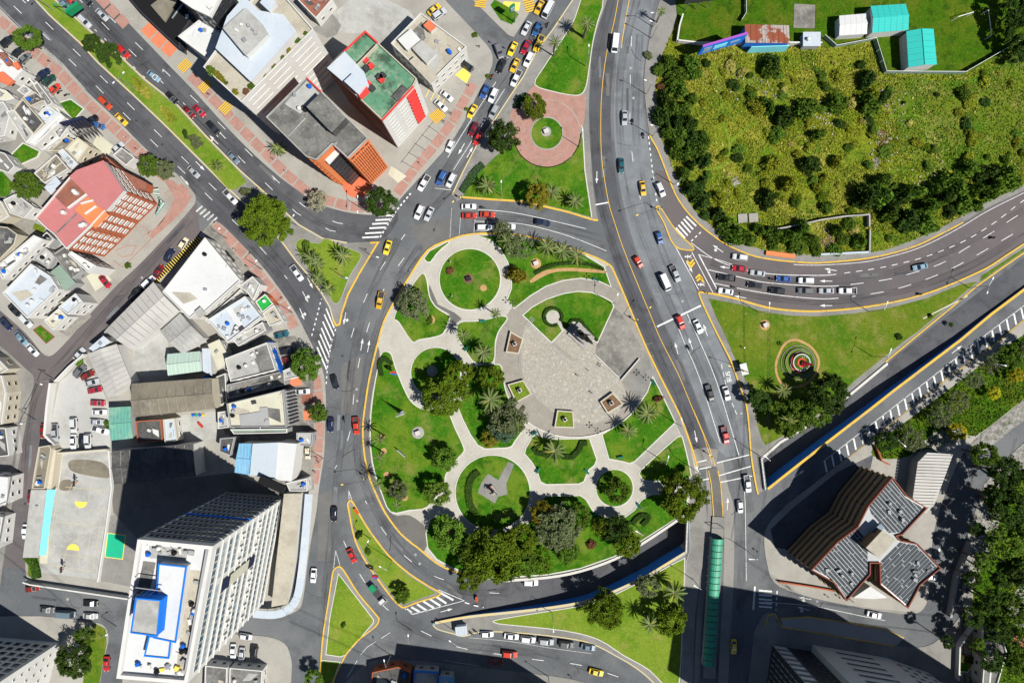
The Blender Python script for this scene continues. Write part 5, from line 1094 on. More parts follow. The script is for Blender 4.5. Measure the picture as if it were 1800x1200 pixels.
def shed(name,label,q,h,rise,wall,roof,n=6,ridge=True,cat='shed',ang=None,group=None):
    """gabled (or single-slope) roof of separate sheets; q = four eave corners in photo pixels, ridge runs along q0-q1"""
    w = [Vector(P(x,y,h)) for x,y in q]; c = sum(w,Vector((0,0,0))) / 4; c.z = .1
    t = thing(name,c,label,cat,group); BW[t] = [tuple(p[:2]) for p in w]
    part('wall',MB().prism(inset([tuple(p[:2]) for p in w],.25),0,h - .1),wall,t)
    up = Vector((0,0,rise))
    r0,r1 = ((w[0] + w[3]) / 2 + up,(w[1] + w[2]) / 2 + up) if ridge else (w[3] + up,w[2] + up)
    for e0,e1 in ((w[0],w[1]),(w[3],w[2])) if ridge else ((w[0],w[1]),):
        for i in range(n):
            a,b = i / n + .0025,(i + 1) / n - .0025; dz = Vector((0,0,.012 * (i % 2) + .02)); th = Vector((0,0,.08))
            p = [e0.lerp(e1,a) + dz,e0.lerp(e1,b) + dz,r0.lerp(r1,b) + dz,r0.lerp(r1,a) + dz]
            part('roof_sheet',MB().add([v for v in p] + [v - th for v in p],[(0,1,2,3),(7,6,5,4),(0,4,5,1),(1,5,6,2),(2,6,7,3),(3,7,4,0)]),roof,t)
    gm = MB()
    for a,b,r in (((w[0],w[3],r0),(w[1],w[2],r1)) if ridge else ((w[0],w[3],r0),(w[1],w[2],r1))):
        gm.add([a - Vector((0,0,.1)),b - Vector((0,0,.1)),r - Vector((0,0,.1))],[(0,1,2)])
    part('gable',gm,wall,t)
    if ridge: part('ridge_cap',MB().tube([r0 + Vector((0,0,.08)),r1 + Vector((0,0,.08))],.14,6),roof,t)
    return t
def roofbox(t,pts,h0,h1,wall,roof,name='roof_block'):
    w = W(pts,h1); o = part(name,MB().prism(w,h0,h1),wall,t); part('roof_top',MB().prism(inset(w,-.12),h1,h1 + .12),roof,o); return o

# --- white block with the roof terrace and ribbon louvres
RA = [(360,120),(426,181),(552,54),(505,0),(470,-35)]
A = building('office_building','white office block with planted roof terrace and ribbon-slit facade',RA,28,'wall_white','roof_beige','wall_white',.8)
a,b = px_edge(RA[1],RA[2],28)
for j in range(9):
    for u0,u1 in ((.05,.3),(.34,.6),(.66,.95)):
        L_ = (Vector(b) - Vector(a)).length * (u1 - u0)
        facade(A,a,b,1 + j * 2.95,3.9 + j * 2.95,1,1,L_ * .96,.75,'wall_grey','wall_white',.2,'louvre',u0,u1)
a,b = px_edge(RA[0],RA[1],28); facade(A,a,b,1,27,6,8,1.6,1.7,'glass')
roofbox(A,[(380,85),(441,143),(520,55),(498,27),(455,20),(430,-5),(400,30)],28,31.5,'wall_white','roof_bluewhite','penthouse')
roofbox(A,[(393,50),(432,15),(462,45),(470,60),(445,85),(432,97)],31.6,34,'wall_white','roof_lightgrey','upper_block')
roofbox(A,[(458,5),(470,-10),(485,5),(472,18)],31.6,33.5,'wall_white','roof_bluewhite','upper_block')
mb = MB().ribbon(W([(441,143),(480,106),(520,60)],30),.15,30,30.9); part('glass_rail',mb,'glass_pale',A)
rr = random.Random(4)
for i in range(26):
    u = rr.random(); x,y = (366 + 58 * u,126 + 50 * u) if i < 15 else (430 + 105 * u,170 - 106 * u)
    c_ = P(x + rr.uniform(0,5),y - rr.uniform(2,7),28.3); s_ = rr.uniform(.5,1.1)
    obj('planter_bush',crown('shrub',i % 5,rr.choice(['leaf_olive','leaf_mid','leaf_gold','leaf_rust']))[0],A,c_ - ORG[A] + Vector((0,0,.3)),(0,0,i),(s_,s_,s_ * .7))
clutter(A,[(395,60),(440,20),(460,60),(430,90)],34.1,7,3)
# --- grey-roofed block with the orange street front
RB = [(469,207),(539,137),(565,162),(647,244),(612,279),(585,254),(556,282),(539,276)]
B = building('office_building','corner office block with weathered grey roof and orange street front',RB,29,'wall_orange','roof_grey','roof_lightgrey',.6)
roofbox(B,[(540,188),(563,165),(607,207),(583,232)],29,33,'roof_dark','roof_grey','lift_block')
mb = MB(); w_ = W([(553,260),(574,239),(600,265),(579,288)],25); bay = part('glass_bay',MB().prism(w_,.1,24.8),'wall_shade_glass',B); part('bay_roof',MB().prism(inset(w_,-.15),24.8,25.2),'roof_white',bay)
for i in range(4):
    p0,p1 = Vector(P(574 + (i - .5) * 6.5,239 + (i - .5) * 6.5,25)),Vector(P(553 + (i - .5) * 6.5,260 + (i - .5) * 6.5,25)); part('bay_roof_bar',MB().ribbon([p0,p1],.12,25.2,25.3),'joint_white',bay)
for (p,q) in (((579,288),(600,265)),((553,260),(579,288))):
    a,b = px_edge(p,q,25)
    for j in range(8): facade(B,a,b,1 + j * 3,3.6 + j * 3,6,1,.85,2.3,'wall_shade_glass','steel_dark',.1,'bay_pane')
a,b = px_edge((612,279),(647,244),29)
for i in range(11): 
    p = Vector(a).lerp(Vector(b),(i + .5) / 11); c_ = Vector(ORG[B][:2]); 
    part('fin',MB().box((p.x + .2,p.y - .25,2),.3,.45,24.2,math.atan2(b[1] - a[1],b[0] - a[0])),'wall_orange',B)
facade(B,a,b,26,28.6,4,1,1.4,1.7,'glass','wall_orange',.2)
facade(B,a,b,2,26,10,8,.55,2.0,'wall_brick','wall_orange',.12)
a,b = px_edge((539,276),(556,282),29); facade(B,a,b,2,28,2,8,.8,1.6,'glass','wall_orange',.15)
a,b = px_edge((469,207),(539,276),29); facade(B,a,b,2,28,9,8,1.2,1.6,'glass','wall_orange',.15)
part('roof_joint',MB().ribbon(W([(507,240),(537,208)],29.05),.25,29.05,29.2),'roof_lightgrey',B)
part('roof_patch',MB().prism(W([(500,183),(539,142),(562,164),(528,200)],29.05),29.03,29.06),'roof_lightgrey',B)
part('roof_edge',MB().ribbon(W([(539,137),(565,162)],29.7),.35,29.7,29.85),'trim_red',B)
clutter(B,RB[:4] + [(600,268)],29.05,10,5,('steel_dark','steel','wall_grey'))
# --- tower with the green roof and red louvres
RC = [(642,56),(576,120),(672,212),(727,152),(733,140)]
C = building('office_tower','white tower with mossy green roof, red louvres and dark maroon flank',RC,25,'wall_white','roof_green','wall_cream',.7)
a,b = px_edge(RC[1],RC[2],25); part('flank',MB().ribbon([Vector(a) + Vector((-.1,-.1)),Vector(b) + Vector((-.1,-.1))],.2,.2,25.2),'wall_maroon',C)
a,b = px_edge(RC[2],RC[3],25)
facade(C,a,b,2,23.5,2,9,2.6,.55,'wall_grey','wall_white',.14,'louvre',.04,.74)
for j in range(9): facade(C,a,b,1.8 + j * 2.5,3.9 + j * 2.5,1,1,3.1,1.5,'trim_red','trim_red',.5,'red_louvre',.74,1.0)
part('roof_edge',MB().ribbon(W([(672,212),(727,152)],25.75),.45,25.7,25.9),'trim_red',C); part('roof_edge',MB().ribbon(W([(604,92),(642,56),(664,76)],25.75),.45,25.7,25.9),'trim_red',C)
roofbox(C,[(576,120),(606,92),(640,128),(648,152),(632,168)],25.1,26.6,'wall_cream','roof_bluewhite','plant_room')
roofbox(C,[(606,143),(620,130),(642,150),(630,165)],26.8,28,'wall_white','roof_bluewhite','upper_block')
part('red_patch',MB().prism(W([(630,168),(645,152),(650,163),(636,176)],26.8),26.75,26.85),'trim_red',C)
part('terrace_wall',MB().ribbon(W([(607,95),(627,115),(663,78)],26.5),.3,25,26.6),'wall_cream',C)
for x,y in ((643,107),(653,118),(645,122),(638,128),(648,150),(655,157),(668,137),(674,135),(671,142)): part('air_unit',MB().box(P(x,y,25.05),1.5,1.2,1.1,.8),'steel_dark' if (x + y) % 3 else 'trim_red',C)
part('skylight',MB().box(P(652,139,25.05),1.9,1.9,.4,.8),'roof_sage',C)
roofbox(C,[(690,170),(708,150),(716,157),(700,178)],25.1,25.6,'wall_cream','roof_dark','roof_well')
# --- smaller buildings, all flat roofed:  name, label, corners, height, wall, roof, parapet, clutter
FL = [
 ('shop_building','low shop with pinkish dotted roof beside the green-roofed tower',[(688,78),(740,25),(820,84),(758,146)],8,'wall_white','roof_beige','wall_white',5),
 ('apartment_building','white block at the top edge left of the roof terrace',[(315,66),(356,34),(402,72),(366,104)],14,'wall_white','roof_white','wall_white',2),
 ('apartment_building','white block cut by the top edge above the yellow bars',[(318,2),(345,-40),(400,-20),(372,32),(340,17)],24,'wall_shade_glass','roof_white','wall_white',3),
 ('house','small building with rusty orange roof at the top edge',[(525,2),(545,-30),(585,0),(556,34)],5,'wall_white','roof_rustred','wall_white',2),
 ('house','long pale roof at the top edge above the roof terrace',[(360,40),(430,-30),(450,-15),(385,58)],14,'wall_grey','roof_mint','wall_white',2),
 ('house','white house with small red roof pieces at the left edge',[(-40,55),(0,85),(42,124),(22,145),(-40,110)],6,'wall_white','roof_white','wall_white',2),
 ('house','house with big weathered dark roof near the front garden',[(26,194),(41,174),(78,217),(61,237)],6,'wall_white','roof_dark','wall_cream',2),
 ('house','small dark roof beside the boundary wall at the left',[(42,172),(64,163),(80,177),(56,188)],5,'wall_white','roof_dark','wall_cream',1),
 ('house','pale sloping roof left of the big dark roof',[(13,198),(26,194),(61,237),(48,252)],5,'wall_white','roof_lightgrey','wall_white',1),
 ('house','grey roof with laundry near the white slab house',[(66,205),(84,186),(106,200),(86,220)],4.5,'wall_white','roof_bluewhite','wall_white',4),
 ('house','narrow white slab house in the left block',[(48,252),(107,199),(117,208),(63,258)],7,'wall_white','roof_white','wall_white',0),
 ('house','grey mottled roof at the end of the white slab house',[(95,230),(117,208),(128,216),(107,245)],6,'wall_white','roof_grey','wall_white',1),
 ('house','small white roof beside the square back-garden lawn',[(67,258),(95,233),(103,243),(75,263)],4,'wall_white','roof_white',None,0),
 ('house','brown-grey roof right of the square back-garden lawn',[(88,267),(117,240),(133,247),(115,265)],5,'wall_cream','roof_brown','wall_cream',1),
 ('house','cream stained roof behind the billboard lattice',[(117,263),(138,242),(158,257),(138,285)],6,'wall_cream','roof_cream','wall_cream',0),
 ('kiosk','small grey-roofed hut with white rim near the avenue beside the hotel',[(200,273),(215,260),(238,278),(223,292)],4,'wall_white','roof_grey','wall_white',0),
 ('house','brown roof with pale cross beams behind the hotel',[(62,305),(100,272),(122,297),(80,323)],6,'wall_white','roof_brown','wall_white',1),
 ('house','bluish roof strip behind the hotel',[(80,330),(98,312),(106,322),(90,340)],7,'wall_grey','roof_bluewhite',None,0),
 ('house','light roof between the cream roof and the hotel',[(104,268),(112,262),(138,288),(128,298)],6,'wall_white','roof_bluewhite','wall_white',1),
 ('house','grey roof at the left edge below the garden',[(-20,262),(10,270),(28,293),(17,305),(-20,290)],5,'wall_white','roof_grey','wall_white',1),
 ('house','dark mottled roof at the left edge behind the hotel',[(-30,395),(15,400),(32,412),(27,430),(-10,468),(-30,465)],6,'wall_cream','roof_dark','wall_cream',1),
 ('house','long white stepped house at the left edge',[(-5,470),(62,414),(78,421),(8,491)],7,'wall_white','roof_white','wall_white',5),
 ('house','white house with large bluish roof in the left block',[(8,515),(57,464),(90,485),(105,508),(50,559)],7,'wall_white','roof_bluewhite','wall_white',3),
 ('house','small sage-green roof in the left block',[(90,479),(105,467),(131,497),(115,510)],5,'wall_grey','roof_sage',None,0),
 ('house','house with small bluish roof facing the back street',[(105,540),(135,516),(148,531),(122,553)],7,'wall_white','roof_bluewhite','wall_white',1),
 ('house','cream patio house beside the bluish roof on the back street',[(80,563),(105,542),(120,556),(95,580)],5,'wall_white','roof_cream','wall_white',2),
 ('house','small grey concrete roof behind the bluish house',[(60,455),(82,436),(100,450),(87,472)],4,'wall_grey','roof_lightgrey','wall_grey',1),
 ('house','grey flat roof below the hotel',[(95,447),(118,432),(148,476),(128,490)],4,'wall_grey','roof_grey','wall_grey',3),
 ('house','white gabled wall house at the lower end of the hotel',[(122,448),(128,442),(172,468),(158,480)],9,'wall_white','roof_white','wall_white',0),
 ('warehouse','very large plain white flat roof beside the avenue',[(288,513),(362,418),(424,493),(357,553),(345,551),(335,560)],8,'wall_white','roof_white','wall_white',1),
 ('house','house with large pale blue-grey roof facing the avenue',[(367,562),(432,521),(460,557),(402,602)],8,'wall_white','roof_bluewhite','wall_white',6),
 ('house','narrow grey lower roof of the pale blue-grey house',[(410,597),(462,566),(468,580),(420,608)],6,'wall_grey','roof_lightgrey','wall_white',1),
 ('kiosk','small building topped with bright green turf',[(450,530),(467,517),(481,534),(462,549)],5,'wall_orange','turf_green','wall_white',0),
 ('shop_building','small pale roof right of the green turf',[(463,551),(482,536),(499,564),(475,573)],5,'wall_white','roof_beige','wall_white',0),
 ('shop_building','small pale roofs above the green turf',[(420,504),(445,486),(458,500),(446,528),(436,514)],6,'wall_white','roof_lightgrey','wall_white',1),
 ('shop_building','shop with two-tone grey roof and painted sign',[(397,630),(470,602),(486,650),(407,670)],8,'wall_white','roof_lightgrey','wall_white',2),
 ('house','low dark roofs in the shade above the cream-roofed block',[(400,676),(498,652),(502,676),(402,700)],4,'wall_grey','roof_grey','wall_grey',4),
 ('office_building','block with cream roof and grey fin facade left of the ring road',[(400,709),(499,685),(505,750),(406,750)],10,'wall_grey','roof_cream','wall_grey',3),
 ('house','small grey annex roof below the cream roof',[(406,754),(505,753),(505,760),(412,762)],5,'wall_grey','roof_sage','wall_white',0),
 ('house','small grey-roofed corner house on the ring road',[(522,760),(551,760),(549,783),(522,782)],4,'wall_grey','roof_lightgrey','wall_grey',0),
 ('house','grey concrete house right of the blue roof',[(504,848),(540,840),(541,862),(510,862)],4,'wall_white','roof_lightgrey','wall_white',1),
 ('house','dark grey roof left of the blue roof',[(388,770),(413,768),(406,800),(386,792)],5,'wall_grey','roof_dark','wall_grey',0),
 ('house','narrow peach annex beside the car park',[(70,785),(88,782),(92,788),(80,858),(58,858)],4,'wall_cream','roof_brown','wall_cream',2),
 ('house','long grey shed roof with cyan edge beside the ball court',[(56,862),(80,862),(66,978),(42,978)],4,'wall_grey','roof_lightgrey',None,0),
 ('house','white flat house at the left edge above the court street',[(-30,655),(5,660),(12,690),(5,745),(-30,745)],6,'wall_cream','roof_beige','wall_white',2),
 ('house','dark-roofed house at the left edge below the white flat house',[(-30,750),(12,752),(18,800),(-30,805)],5,'wall_white','roof_dark','wall_white',2),
 ('house','white house at the left edge in the lower street',[(-30,835),(16,838),(14,882),(-30,900)],6,'wall_white','roof_white','wall_white',2),
 ('gatehouse','left grey flat roof of the pair in the bottom car park',[(362,1168),(400,1172),(398,1230),(360,1230)],4,'wall_white','roof_grey','wall_white',1),
 ('gatehouse','right grey flat roof of the pair in the bottom car park',[(405,1172),(462,1177),(458,1230),(403,1230)],4,'wall_white','roof_grey','wall_white',2),
 ('garage','grey container roof beside the rusty shed',[(1413,58),(1441,58),(1441,80),(1413,80)],3,'wall_grey','roof_bluewhite',None,0),
 ('hut','rusty roofed hut in the wood at the bottom right',[(1778,1125),(1795,1112),(1805,1140),(1788,1152)],3,'wall_brown','roof_rustred',None,0),
 ('house','shaded grey house behind the bottom right tower',[(1725,1105),(1758,1112),(1768,1145),(1752,1200),(1735,1240),(1725,1200),(1730,1140)],5,'wall_grey','roof_grey','wall_white',0),
 ('house','low house with blue skylights in the shade at the bottom',[(728,1178),(770,1180),(768,1240),(724,1238)],4,'wall_grey','roof_lightgrey','paint_blue',2),
 ('house','low house with pale blue roof in the shade at the bottom',[(773,1188),(797,1190),(796,1240),(770,1240)],4,'wall_grey','roof_blue',None,0),
 ('house','low house with red roof scraps in the shade at the bottom',[(655,1180),(700,1170),(722,1180),(718,1240),(650,1240)],4,'wall_brick','roof_dark','wall_brick',4),
]
FL += [
 ('house','pale concrete roof at the left edge left of the big dark roof',[(-20,185),(8,180),(20,200),(10,240),(-20,245)],4,'wall_white','roof_lightgrey','wall_white',2),
 ('house','narrow grey roof against the boundary wall off the avenue',[(60,150),(66,144),(95,182),(85,188)],5,'wall_white','roof_grey','wall_white',0),
 ('house','pale concrete terrace below the dark garden tree',[(8,352),(30,341),(62,365),(45,384),(20,375)],4,'wall_white','roof_lightgrey','wall_white',3),
 ('house','beige roof at the left edge below the garden lawn',[(-20,352),(3,354),(18,380),(0,390),(-20,388)],5,'wall_cream','roof_beige','wall_white',1),
 ('house','small grey roof between the long white house and the hotel',[(70,422),(84,408),(96,420),(84,434)],4,'wall_grey','roof_grey','wall_white',1),
 ('shed','small bluish lean-to roof at the top of the car park shed',[(158,612),(182,592),(192,600),(168,618)],5,'wall_white','roof_bluewhite',None,0),
 ('shed','dark low roof left of the school yard',[(240,740),(284,737),(287,774),(243,778)],3,'wall_grey','roof_dark','wall_brick',0),
 ('shed','bluish low roof beside the school yard',[(288,737),(308,735),(313,774),(291,777)],4,'wall_white','roof_bluewhite','wall_cream',0),
 ('shed','dark narrow roof right of the long brown roof',[(381,662),(397,656),(400,706),(382,716)],3,'wall_grey','roof_dark','wall_white',0),
 ('shed','cream corrugated roof left of the two-tone shop roof',[(367,606),(385,598),(396,618),(394,640),(384,648)],5,'wall_white','roof_cream',None,0),
 ('shop_building','white canopy roof under the street tree',[(497,652),(520,642),(526,662),(501,668)],4,'wall_white','roof_lightgrey','wall_white',0),
 ('house','grey concrete roof left of the cream-roofed block',[(384,724),(399,722),(403,750),(385,753)],4,'wall_grey','roof_lightgrey','wall_white',1),
 ('showroom','black glass-roofed showroom beside the orange paving at the top',[(228,-2),(250,24),(290,62),(318,88),(316,66),(340,30),(318,0),(300,-40),(205,-40)],4,'wall_shade_glass','black','steel_dark',0),
 ('house','cream roof at the left edge above the pale concrete one',[(-20,150),(12,160),(28,174),(12,178),(-20,176)],4,'wall_white','roof_cream','wall_white',1),
 ('house','tiny grey roof above the small dark roof at the left',[(32,160),(44,150),(58,160),(46,170)],4,'wall_white','roof_lightgrey','wall_white',1),
 ('house','light grey house at the left edge beside the lower back street',[(-20,905),(6,908),(0,962),(-20,966)],5,'wall_white','roof_lightgrey','wall_white',2),
 ('house','beige house at the left edge below the street corner',[(-30,615),(-4,628),(16,648),(4,656),(-30,650)],5,'wall_cream','roof_beige','wall_white',1),
 ('house','white roof strip between the sheds and the pale blue house',[(362,562),(412,520),(424,508),(430,516),(368,568)],5,'wall_white','roof_lightgrey','wall_white',2),
]
FB = {}
for i,(nm,lab,pts,h,wl_,rf_,pr,cl) in enumerate(FL):
    t = building(nm,lab,pts,h,wl_,rf_,pr,.5 if h < 7 else .7); FB[lab] = t
    clutter(t,pts,h + .04,cl * 2 + 1,i)
    if rf_.startswith('roof') and h < 12:
        wi = inset(BW[t],.8); cc = Vector(ORG[t][:2])
        for k in range(2):
            p0 = Vector(wi[(i + k * 2) % len(wi)]).lerp(cc,.12); p1 = Vector(wi[(i + k * 2 + 1) % len(wi)]).lerp(cc,.12); mt_ = ['roof_lightgrey','roof_grey','roof_beige','roof_white','roof_dark'][(i * 3 + k) % 5]
            if inside(p0,wi) and inside(p1,wi): part('roof_patch',MB().prism([p0,p0.lerp(p1,.4 + .1 * (i % 3)),cc.lerp(p1,.3),cc.lerp(p0,.35)],h + .03,h + .042 + .004 * k),mt_,t)
    w = BW[t]
    for k in range(len(w)):   # windows on the walls that face the middle of the place
        a,b = Vector(w[k]),Vector(w[(k + 1) % len(w)]); m = (a + b) / 2; d = (b - a); n_ = Vector((d.y,-d.x))
        if n_.dot(m) < 0 and d.length > 3.5 and nm != 'garage':
            facade(t,a,b,.4,h - .3,max(1,int(d.length / 2.6)),max(1,int(h / 3)),1.2,1.25,'glass',wl_ if wl_ != 'wall_shade_glass' else 'steel_dark')
def on(lab): return FB[lab]
# details on some of them
t = on('house with large pale blue-grey roof facing the avenue'); part('roof_band',MB().prism(W([(398,545),(407,540),(428,572),(420,578)],8.05),8.04,8.08),'roof_white',t); part('roof_hatch',MB().box(P(425,578,8.05),1.6,1.6,.3,.6),'steel_dark',t)
t = on('block with cream roof and grey fin facade left of the ring road'); part('solar_roof',MB().prism(W([(421,729),(457,723),(457,716),(470,715),(474,750),(423,751)],10.3),10.0,10.35),'wall_grey',t)
a,b = px_edge((499,685),(505,750),10)
for i in range(10): p = Vector(a).lerp(Vector(b),(i + .5) / 10); part('fin',MB().box((p.x + .35,p.y,.5),.7,.25,8.6),'wall_grey',t)
part('stained_patch',MB().box(P(447,707,10.1),1.2,.9,.6,.2),'steel_dark',t)
t = on('shop with two-tone grey roof and painted sign'); part('roof_half',MB().prism(W([(447,614),(469,606),(482,648),(456,654)],8.06),8.04,8.07),'roof_grey',t); part('sign_board',MB().ribbon(W([(470,600),(491,655)],7),.3,2.5,6.2),'plastic_blue',t)
t = on('house with big weathered dark roof near the front garden')
t = on('white house with small red roof pieces at the left edge')
for q in ([(-5,92),(8,92),(22,112),(12,116)],[(-5,128),(5,126),(24,142),(14,150),(-5,142)],[(22,112),(30,108),(36,118),(28,122)]): part('red_roof',MB().prism(W(q,6.9),6.0,7.0),'roof_rustred' if q[0][1] == 92 else 'tile_red',t)
t = on('brown roof with pale cross beams behind the hotel')
for p,q in (((72,297),(100,315)),((90,281),(72,318)),((110,285),(72,315))): part('beam',MB().ribbon(W([p,q],6.1),.35,6.05,6.3),'roof_beige',t)
t = on('low shop with pinkish dotted roof beside the green-roofed tower')
for q,m in (([(725,85),(742,72),(766,94),(750,112)],'roof_lightgrey'),([(720,108),(730,100),(770,136),(756,146)],'roof_beige'),([(700,70),(722,52),(738,70),(716,88)],'roof_white'),([(745,45),(755,36),(766,48),(757,56)],'tile_red')): roofbox(t,q,8,9.6,'wall_white',m)
t = on('very large plain white flat roof beside the avenue'); part('striped_edge',MB().ribbon(W([(270,494),(352,418)],.4),1.6,.1,.5),'black',t)
for i in range(24): u = (i + .5) / 24; p,q = P(266 + 82 * u,490 - 76 * u,.5),P(275 + 82 * u,499 - 76 * u,.5); part('striped_edge_bar',MB().ribbon([p,q],.22,.5,.53),'court_yellow',t)
roofbox(t,[(343,548),(352,540),(360,550),(350,558)],8,9,'wall_cream','roof_lightgrey')
t = on('long grey shed roof with cyan edge beside the ball court'); part('cyan_canopy',MB().prism(W([(80,860),(97,860),(80,976),(62,975)],3.4),3.3,3.4),'paint_cyan',t)
t = on('narrow peach annex beside the car park'); part('peach_wall',MB().ribbon(W([(95,790),(86,860)],3),1.6,.1,3.2),'wall_cream',t)
t = on('black glass-roofed showroom beside the orange paving at the top'); part('ramp_roof',MB().prism(W([(265,10),(283,-4),(310,5),(290,39)],4.6),4.1,4.7),'roof_brown',t); part('skylight',MB().prism(W([(316,12),(322,6),(302,32)],4.6),4.1,4.7),'glass_pale',t)
# --- pink hotel
RH = [(64,381),(131,306),(140,296),(183,296 - 4),(220,335),(185,371),(158,402),(120,439),(98,413),(82,402)]
Hh = building('hotel','hotel with pink flat roofs and brick-red facade with white window frames',[(64,383),(128,308),(183,285),(221,337),(186,371),(160,399),(119,438),(97,412),(84,402)],17,'wall_brick','roof_pink','wall_white',.6)
part('roof_middle',MB().prism(W([(92,342),(123,311),(156,340),(118,366)],17.1),17.04,17.12),'roof_rustred',Hh)
roofbox(Hh,[(123,311),(135,300),(182,283),(217,335),(186,370),(150,338)],17.1,19,'wall_white','roof_pink','upper_roof')
part('orange_terrace',MB().prism(W([(132,368),(155,346),(192,378),(168,402)],17.15),17.04,17.2),'wall_orange',Hh); part('roof_gutter',MB().ribbon(W([(98,411),(134,376)],17.2),.3,17.04,17.3),'roof_grey',Hh)
for p,q in (((143,358),(165,352)),((150,376),(170,362)),((120,366),(155,340))): part('roof_kerb',MB().ribbon(W([p,q],17.4),.5,17.1,17.7),'wall_white',Hh)
for x,y in ((145,397),(150,395),(114,374),(133,337),(136,340)): part('water_tank',MB().lathe(P(x,y,17.1),[(.6,0),(.65,.2),(.6,1.1),(.3,1.3)],10),'wall_white',Hh)
for p,q,cols in (((119,438),(160,399),3),((160,399),(186,371),2),((186,371),(221,337),3)):
    a,b = px_edge(p,q,17); facade(Hh,a,b,1.2,16.6,cols,6,1.75,1.1,'glass','wall_white',.4,u0=.06,u1=.94)
for (p,q) in (((129,430),(138,421)),((196,361),(204,353)),((152,407),(158,401))):
    a,b = px_edge(p,q,17); facade(Hh,a,b,1.2,16.6,1,6,.9,1.2,'wall_cream','wall_brick',.25,u0=0,u1=1)
a,b = px_edge((183,285),(221,337),17); facade(Hh,a,b,1.5,16,5,5,1.4,1.4,'glass','wall_white',.2)
roofbox(Hh,[(180,300),(187,276),(214,300),(258,322),(255,335),(222,330)],5,9,'wall_brick','roof_rustred','side_wing')
part('orange_block',MB().prism(W([(168,285),(180,275),(205,300),(195,306)],10),5,10),'wall_orange',Hh)
mb_ = P(276,348,3.5)
for i in range(12): p,q = (266 + i * 2.4,333 + i * 2.2),(262 + i * .2 + i * 2.2 - 2,338 + i * 3.6); part('awning_slat',MB().ribbon(W([(265 + i * 2.3,335 + i * 2.1),(279 + i * .5 - (0 if i < 6 else (i - 6) * 2.2),333 + i * 4.2)],3.5),.3,3.4,3.5),'roof_tealgreen' if i % 2 else 'wall_white',Hh)
# --- sheds with sheeted roofs
shed('shed','long light grey metal shed beside the back street',[(185,580),(270,495),(315,546),(232,615)],6,1.2,'wall_white','roof_metal',10)
shed('shed','short light grey metal shed below the big white roof',[(281,582),(317,550),(360,595),(322,623)],5,1.0,'wall_white','roof_lightgrey',6)
shed('shed','light grey shed roof at the edge of the car park',[(205,604),(232,672),(190,699),(154,622)],5,1.2,'wall_white','roof_metal2',9)
shed('shed','pale mint-green roof over the school yard',[(294,622),(352,617),(355,652),(295,660)],5,.8,'wall_white','roof_mint',6)
shed('shed','narrow bluish roof beside the mint-green one',[(355,612),(370,612),(373,660),(357,652)],4.5,.2,'wall_white','roof_bluewhite',3,False)
shed('warehouse','long brown-grey weathered roof in the middle left block',[(231,674),(372,664),(378,718),(234,733)],8,.9,'wall_cream','roof_brown',9)
shed('shed','patchy green plastic roof beside the car park',[(191,716),(230,714),(234,770),(195,774)],4,.5,'wall_grey','roof_tealgreen',5)
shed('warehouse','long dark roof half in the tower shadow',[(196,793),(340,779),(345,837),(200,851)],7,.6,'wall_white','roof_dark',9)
t = shed('warehouse','blue and white sheet roof left of the ring road',[(420,779),(489,779),(484,842),(412,830)],8,.5,'wall_white','roof_blue',6)
roofbox(t,[(489,778),(521,780),(512,845),(484,842)],0.1,8.2,'wall_white','roof_white','white_wing'); roofbox(t,[(445,780),(489,778),(484,838),(440,834)],8.3,8.75,'wall_white','roof_bluewhite','raised_roof')
part('black_canopy',MB().ribbon(W([(455,842),(498,862)],11),2.0,9,11),'black',t)
shed('shed','shed with white roof, left of the teal pair',[(1475,28),(1524,24),(1524,60),(1475,63)],3.5,.35,'wall_white','roof_white',5)
shed('shed','teal-roofed shed at the top, ridge running across',[(1530,11),(1592,7),(1597,53),(1533,58)],4.5,1.0,'wall_white','roof_teal',6)
shed('shed','teal-roofed shed by the field fence, ridge running down',[(1641,51),(1647,114),(1597,119),(1593,55)],4.5,1.0,'wall_white','roof_teal',6)
t = shed('shed','rusty corrugated shed behind the billboards',[(1309,43),(1387,45),(1387,78),(1309,77)],4.5,.6,'wall_blue','roof_rust',8,False); part('blue_board',MB().ribbon(W([(1318,86),(1385,84)],3),.2,.3,4.4),'paint_cyan',t)
t = thing('shed',P(1640,850,.1),'white corrugated canopy beside the brick tower','shed'); wp = W([(1630,795),(1675,798),(1665,825),(1642,887),(1627,902),(1604,875),(1613,812)],5)
part('wall',MB().prism(inset(wp,.5),0,4.8),'wall_grey',t); slabs(t,wp,5,math.radians(-2),.9,'roof_corrugated',None,.1,.16,'roof_sheet')
mb = MB().prism(W([(1395,8),(1432,10),(1431,51),(1394,50)]),.1,.35); struct('concrete_slab',mb,'concrete_stained','square concrete slab in the mown yard')
# --- brick Y-shaped tower
RY = [(1567,840),(1592,872),(1626,892),(1584,937),(1572,940),(1580,950),(1611,956),(1650,997),(1615,1026),(1594,1065),(1547,1025),(1546,987),(1527,987),(1527,1007),(1487,1052),(1465,1021),(1427,1000),(1472,952),(1507,926),(1525,890)]
hy = 18
w = W(RY,hy); c = P(1535,955,hy); Y = thing('brick_tower',(c.x,c.y,.1),'brown brick tower of three wings with slate-panelled roofs','building'); BW[Y] = w
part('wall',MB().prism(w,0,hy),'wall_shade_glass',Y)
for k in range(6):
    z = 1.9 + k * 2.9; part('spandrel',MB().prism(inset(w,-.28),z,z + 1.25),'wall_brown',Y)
part('parapet',MB().prism(inset(w,-.29),hy - .5,hy + .6,holes=[inset(w,.02)]),'trim_redbrown',Y)
part('roof',MB().prism(inset(w,.1),hy - .2,hy + .02),'joint_white',Y)
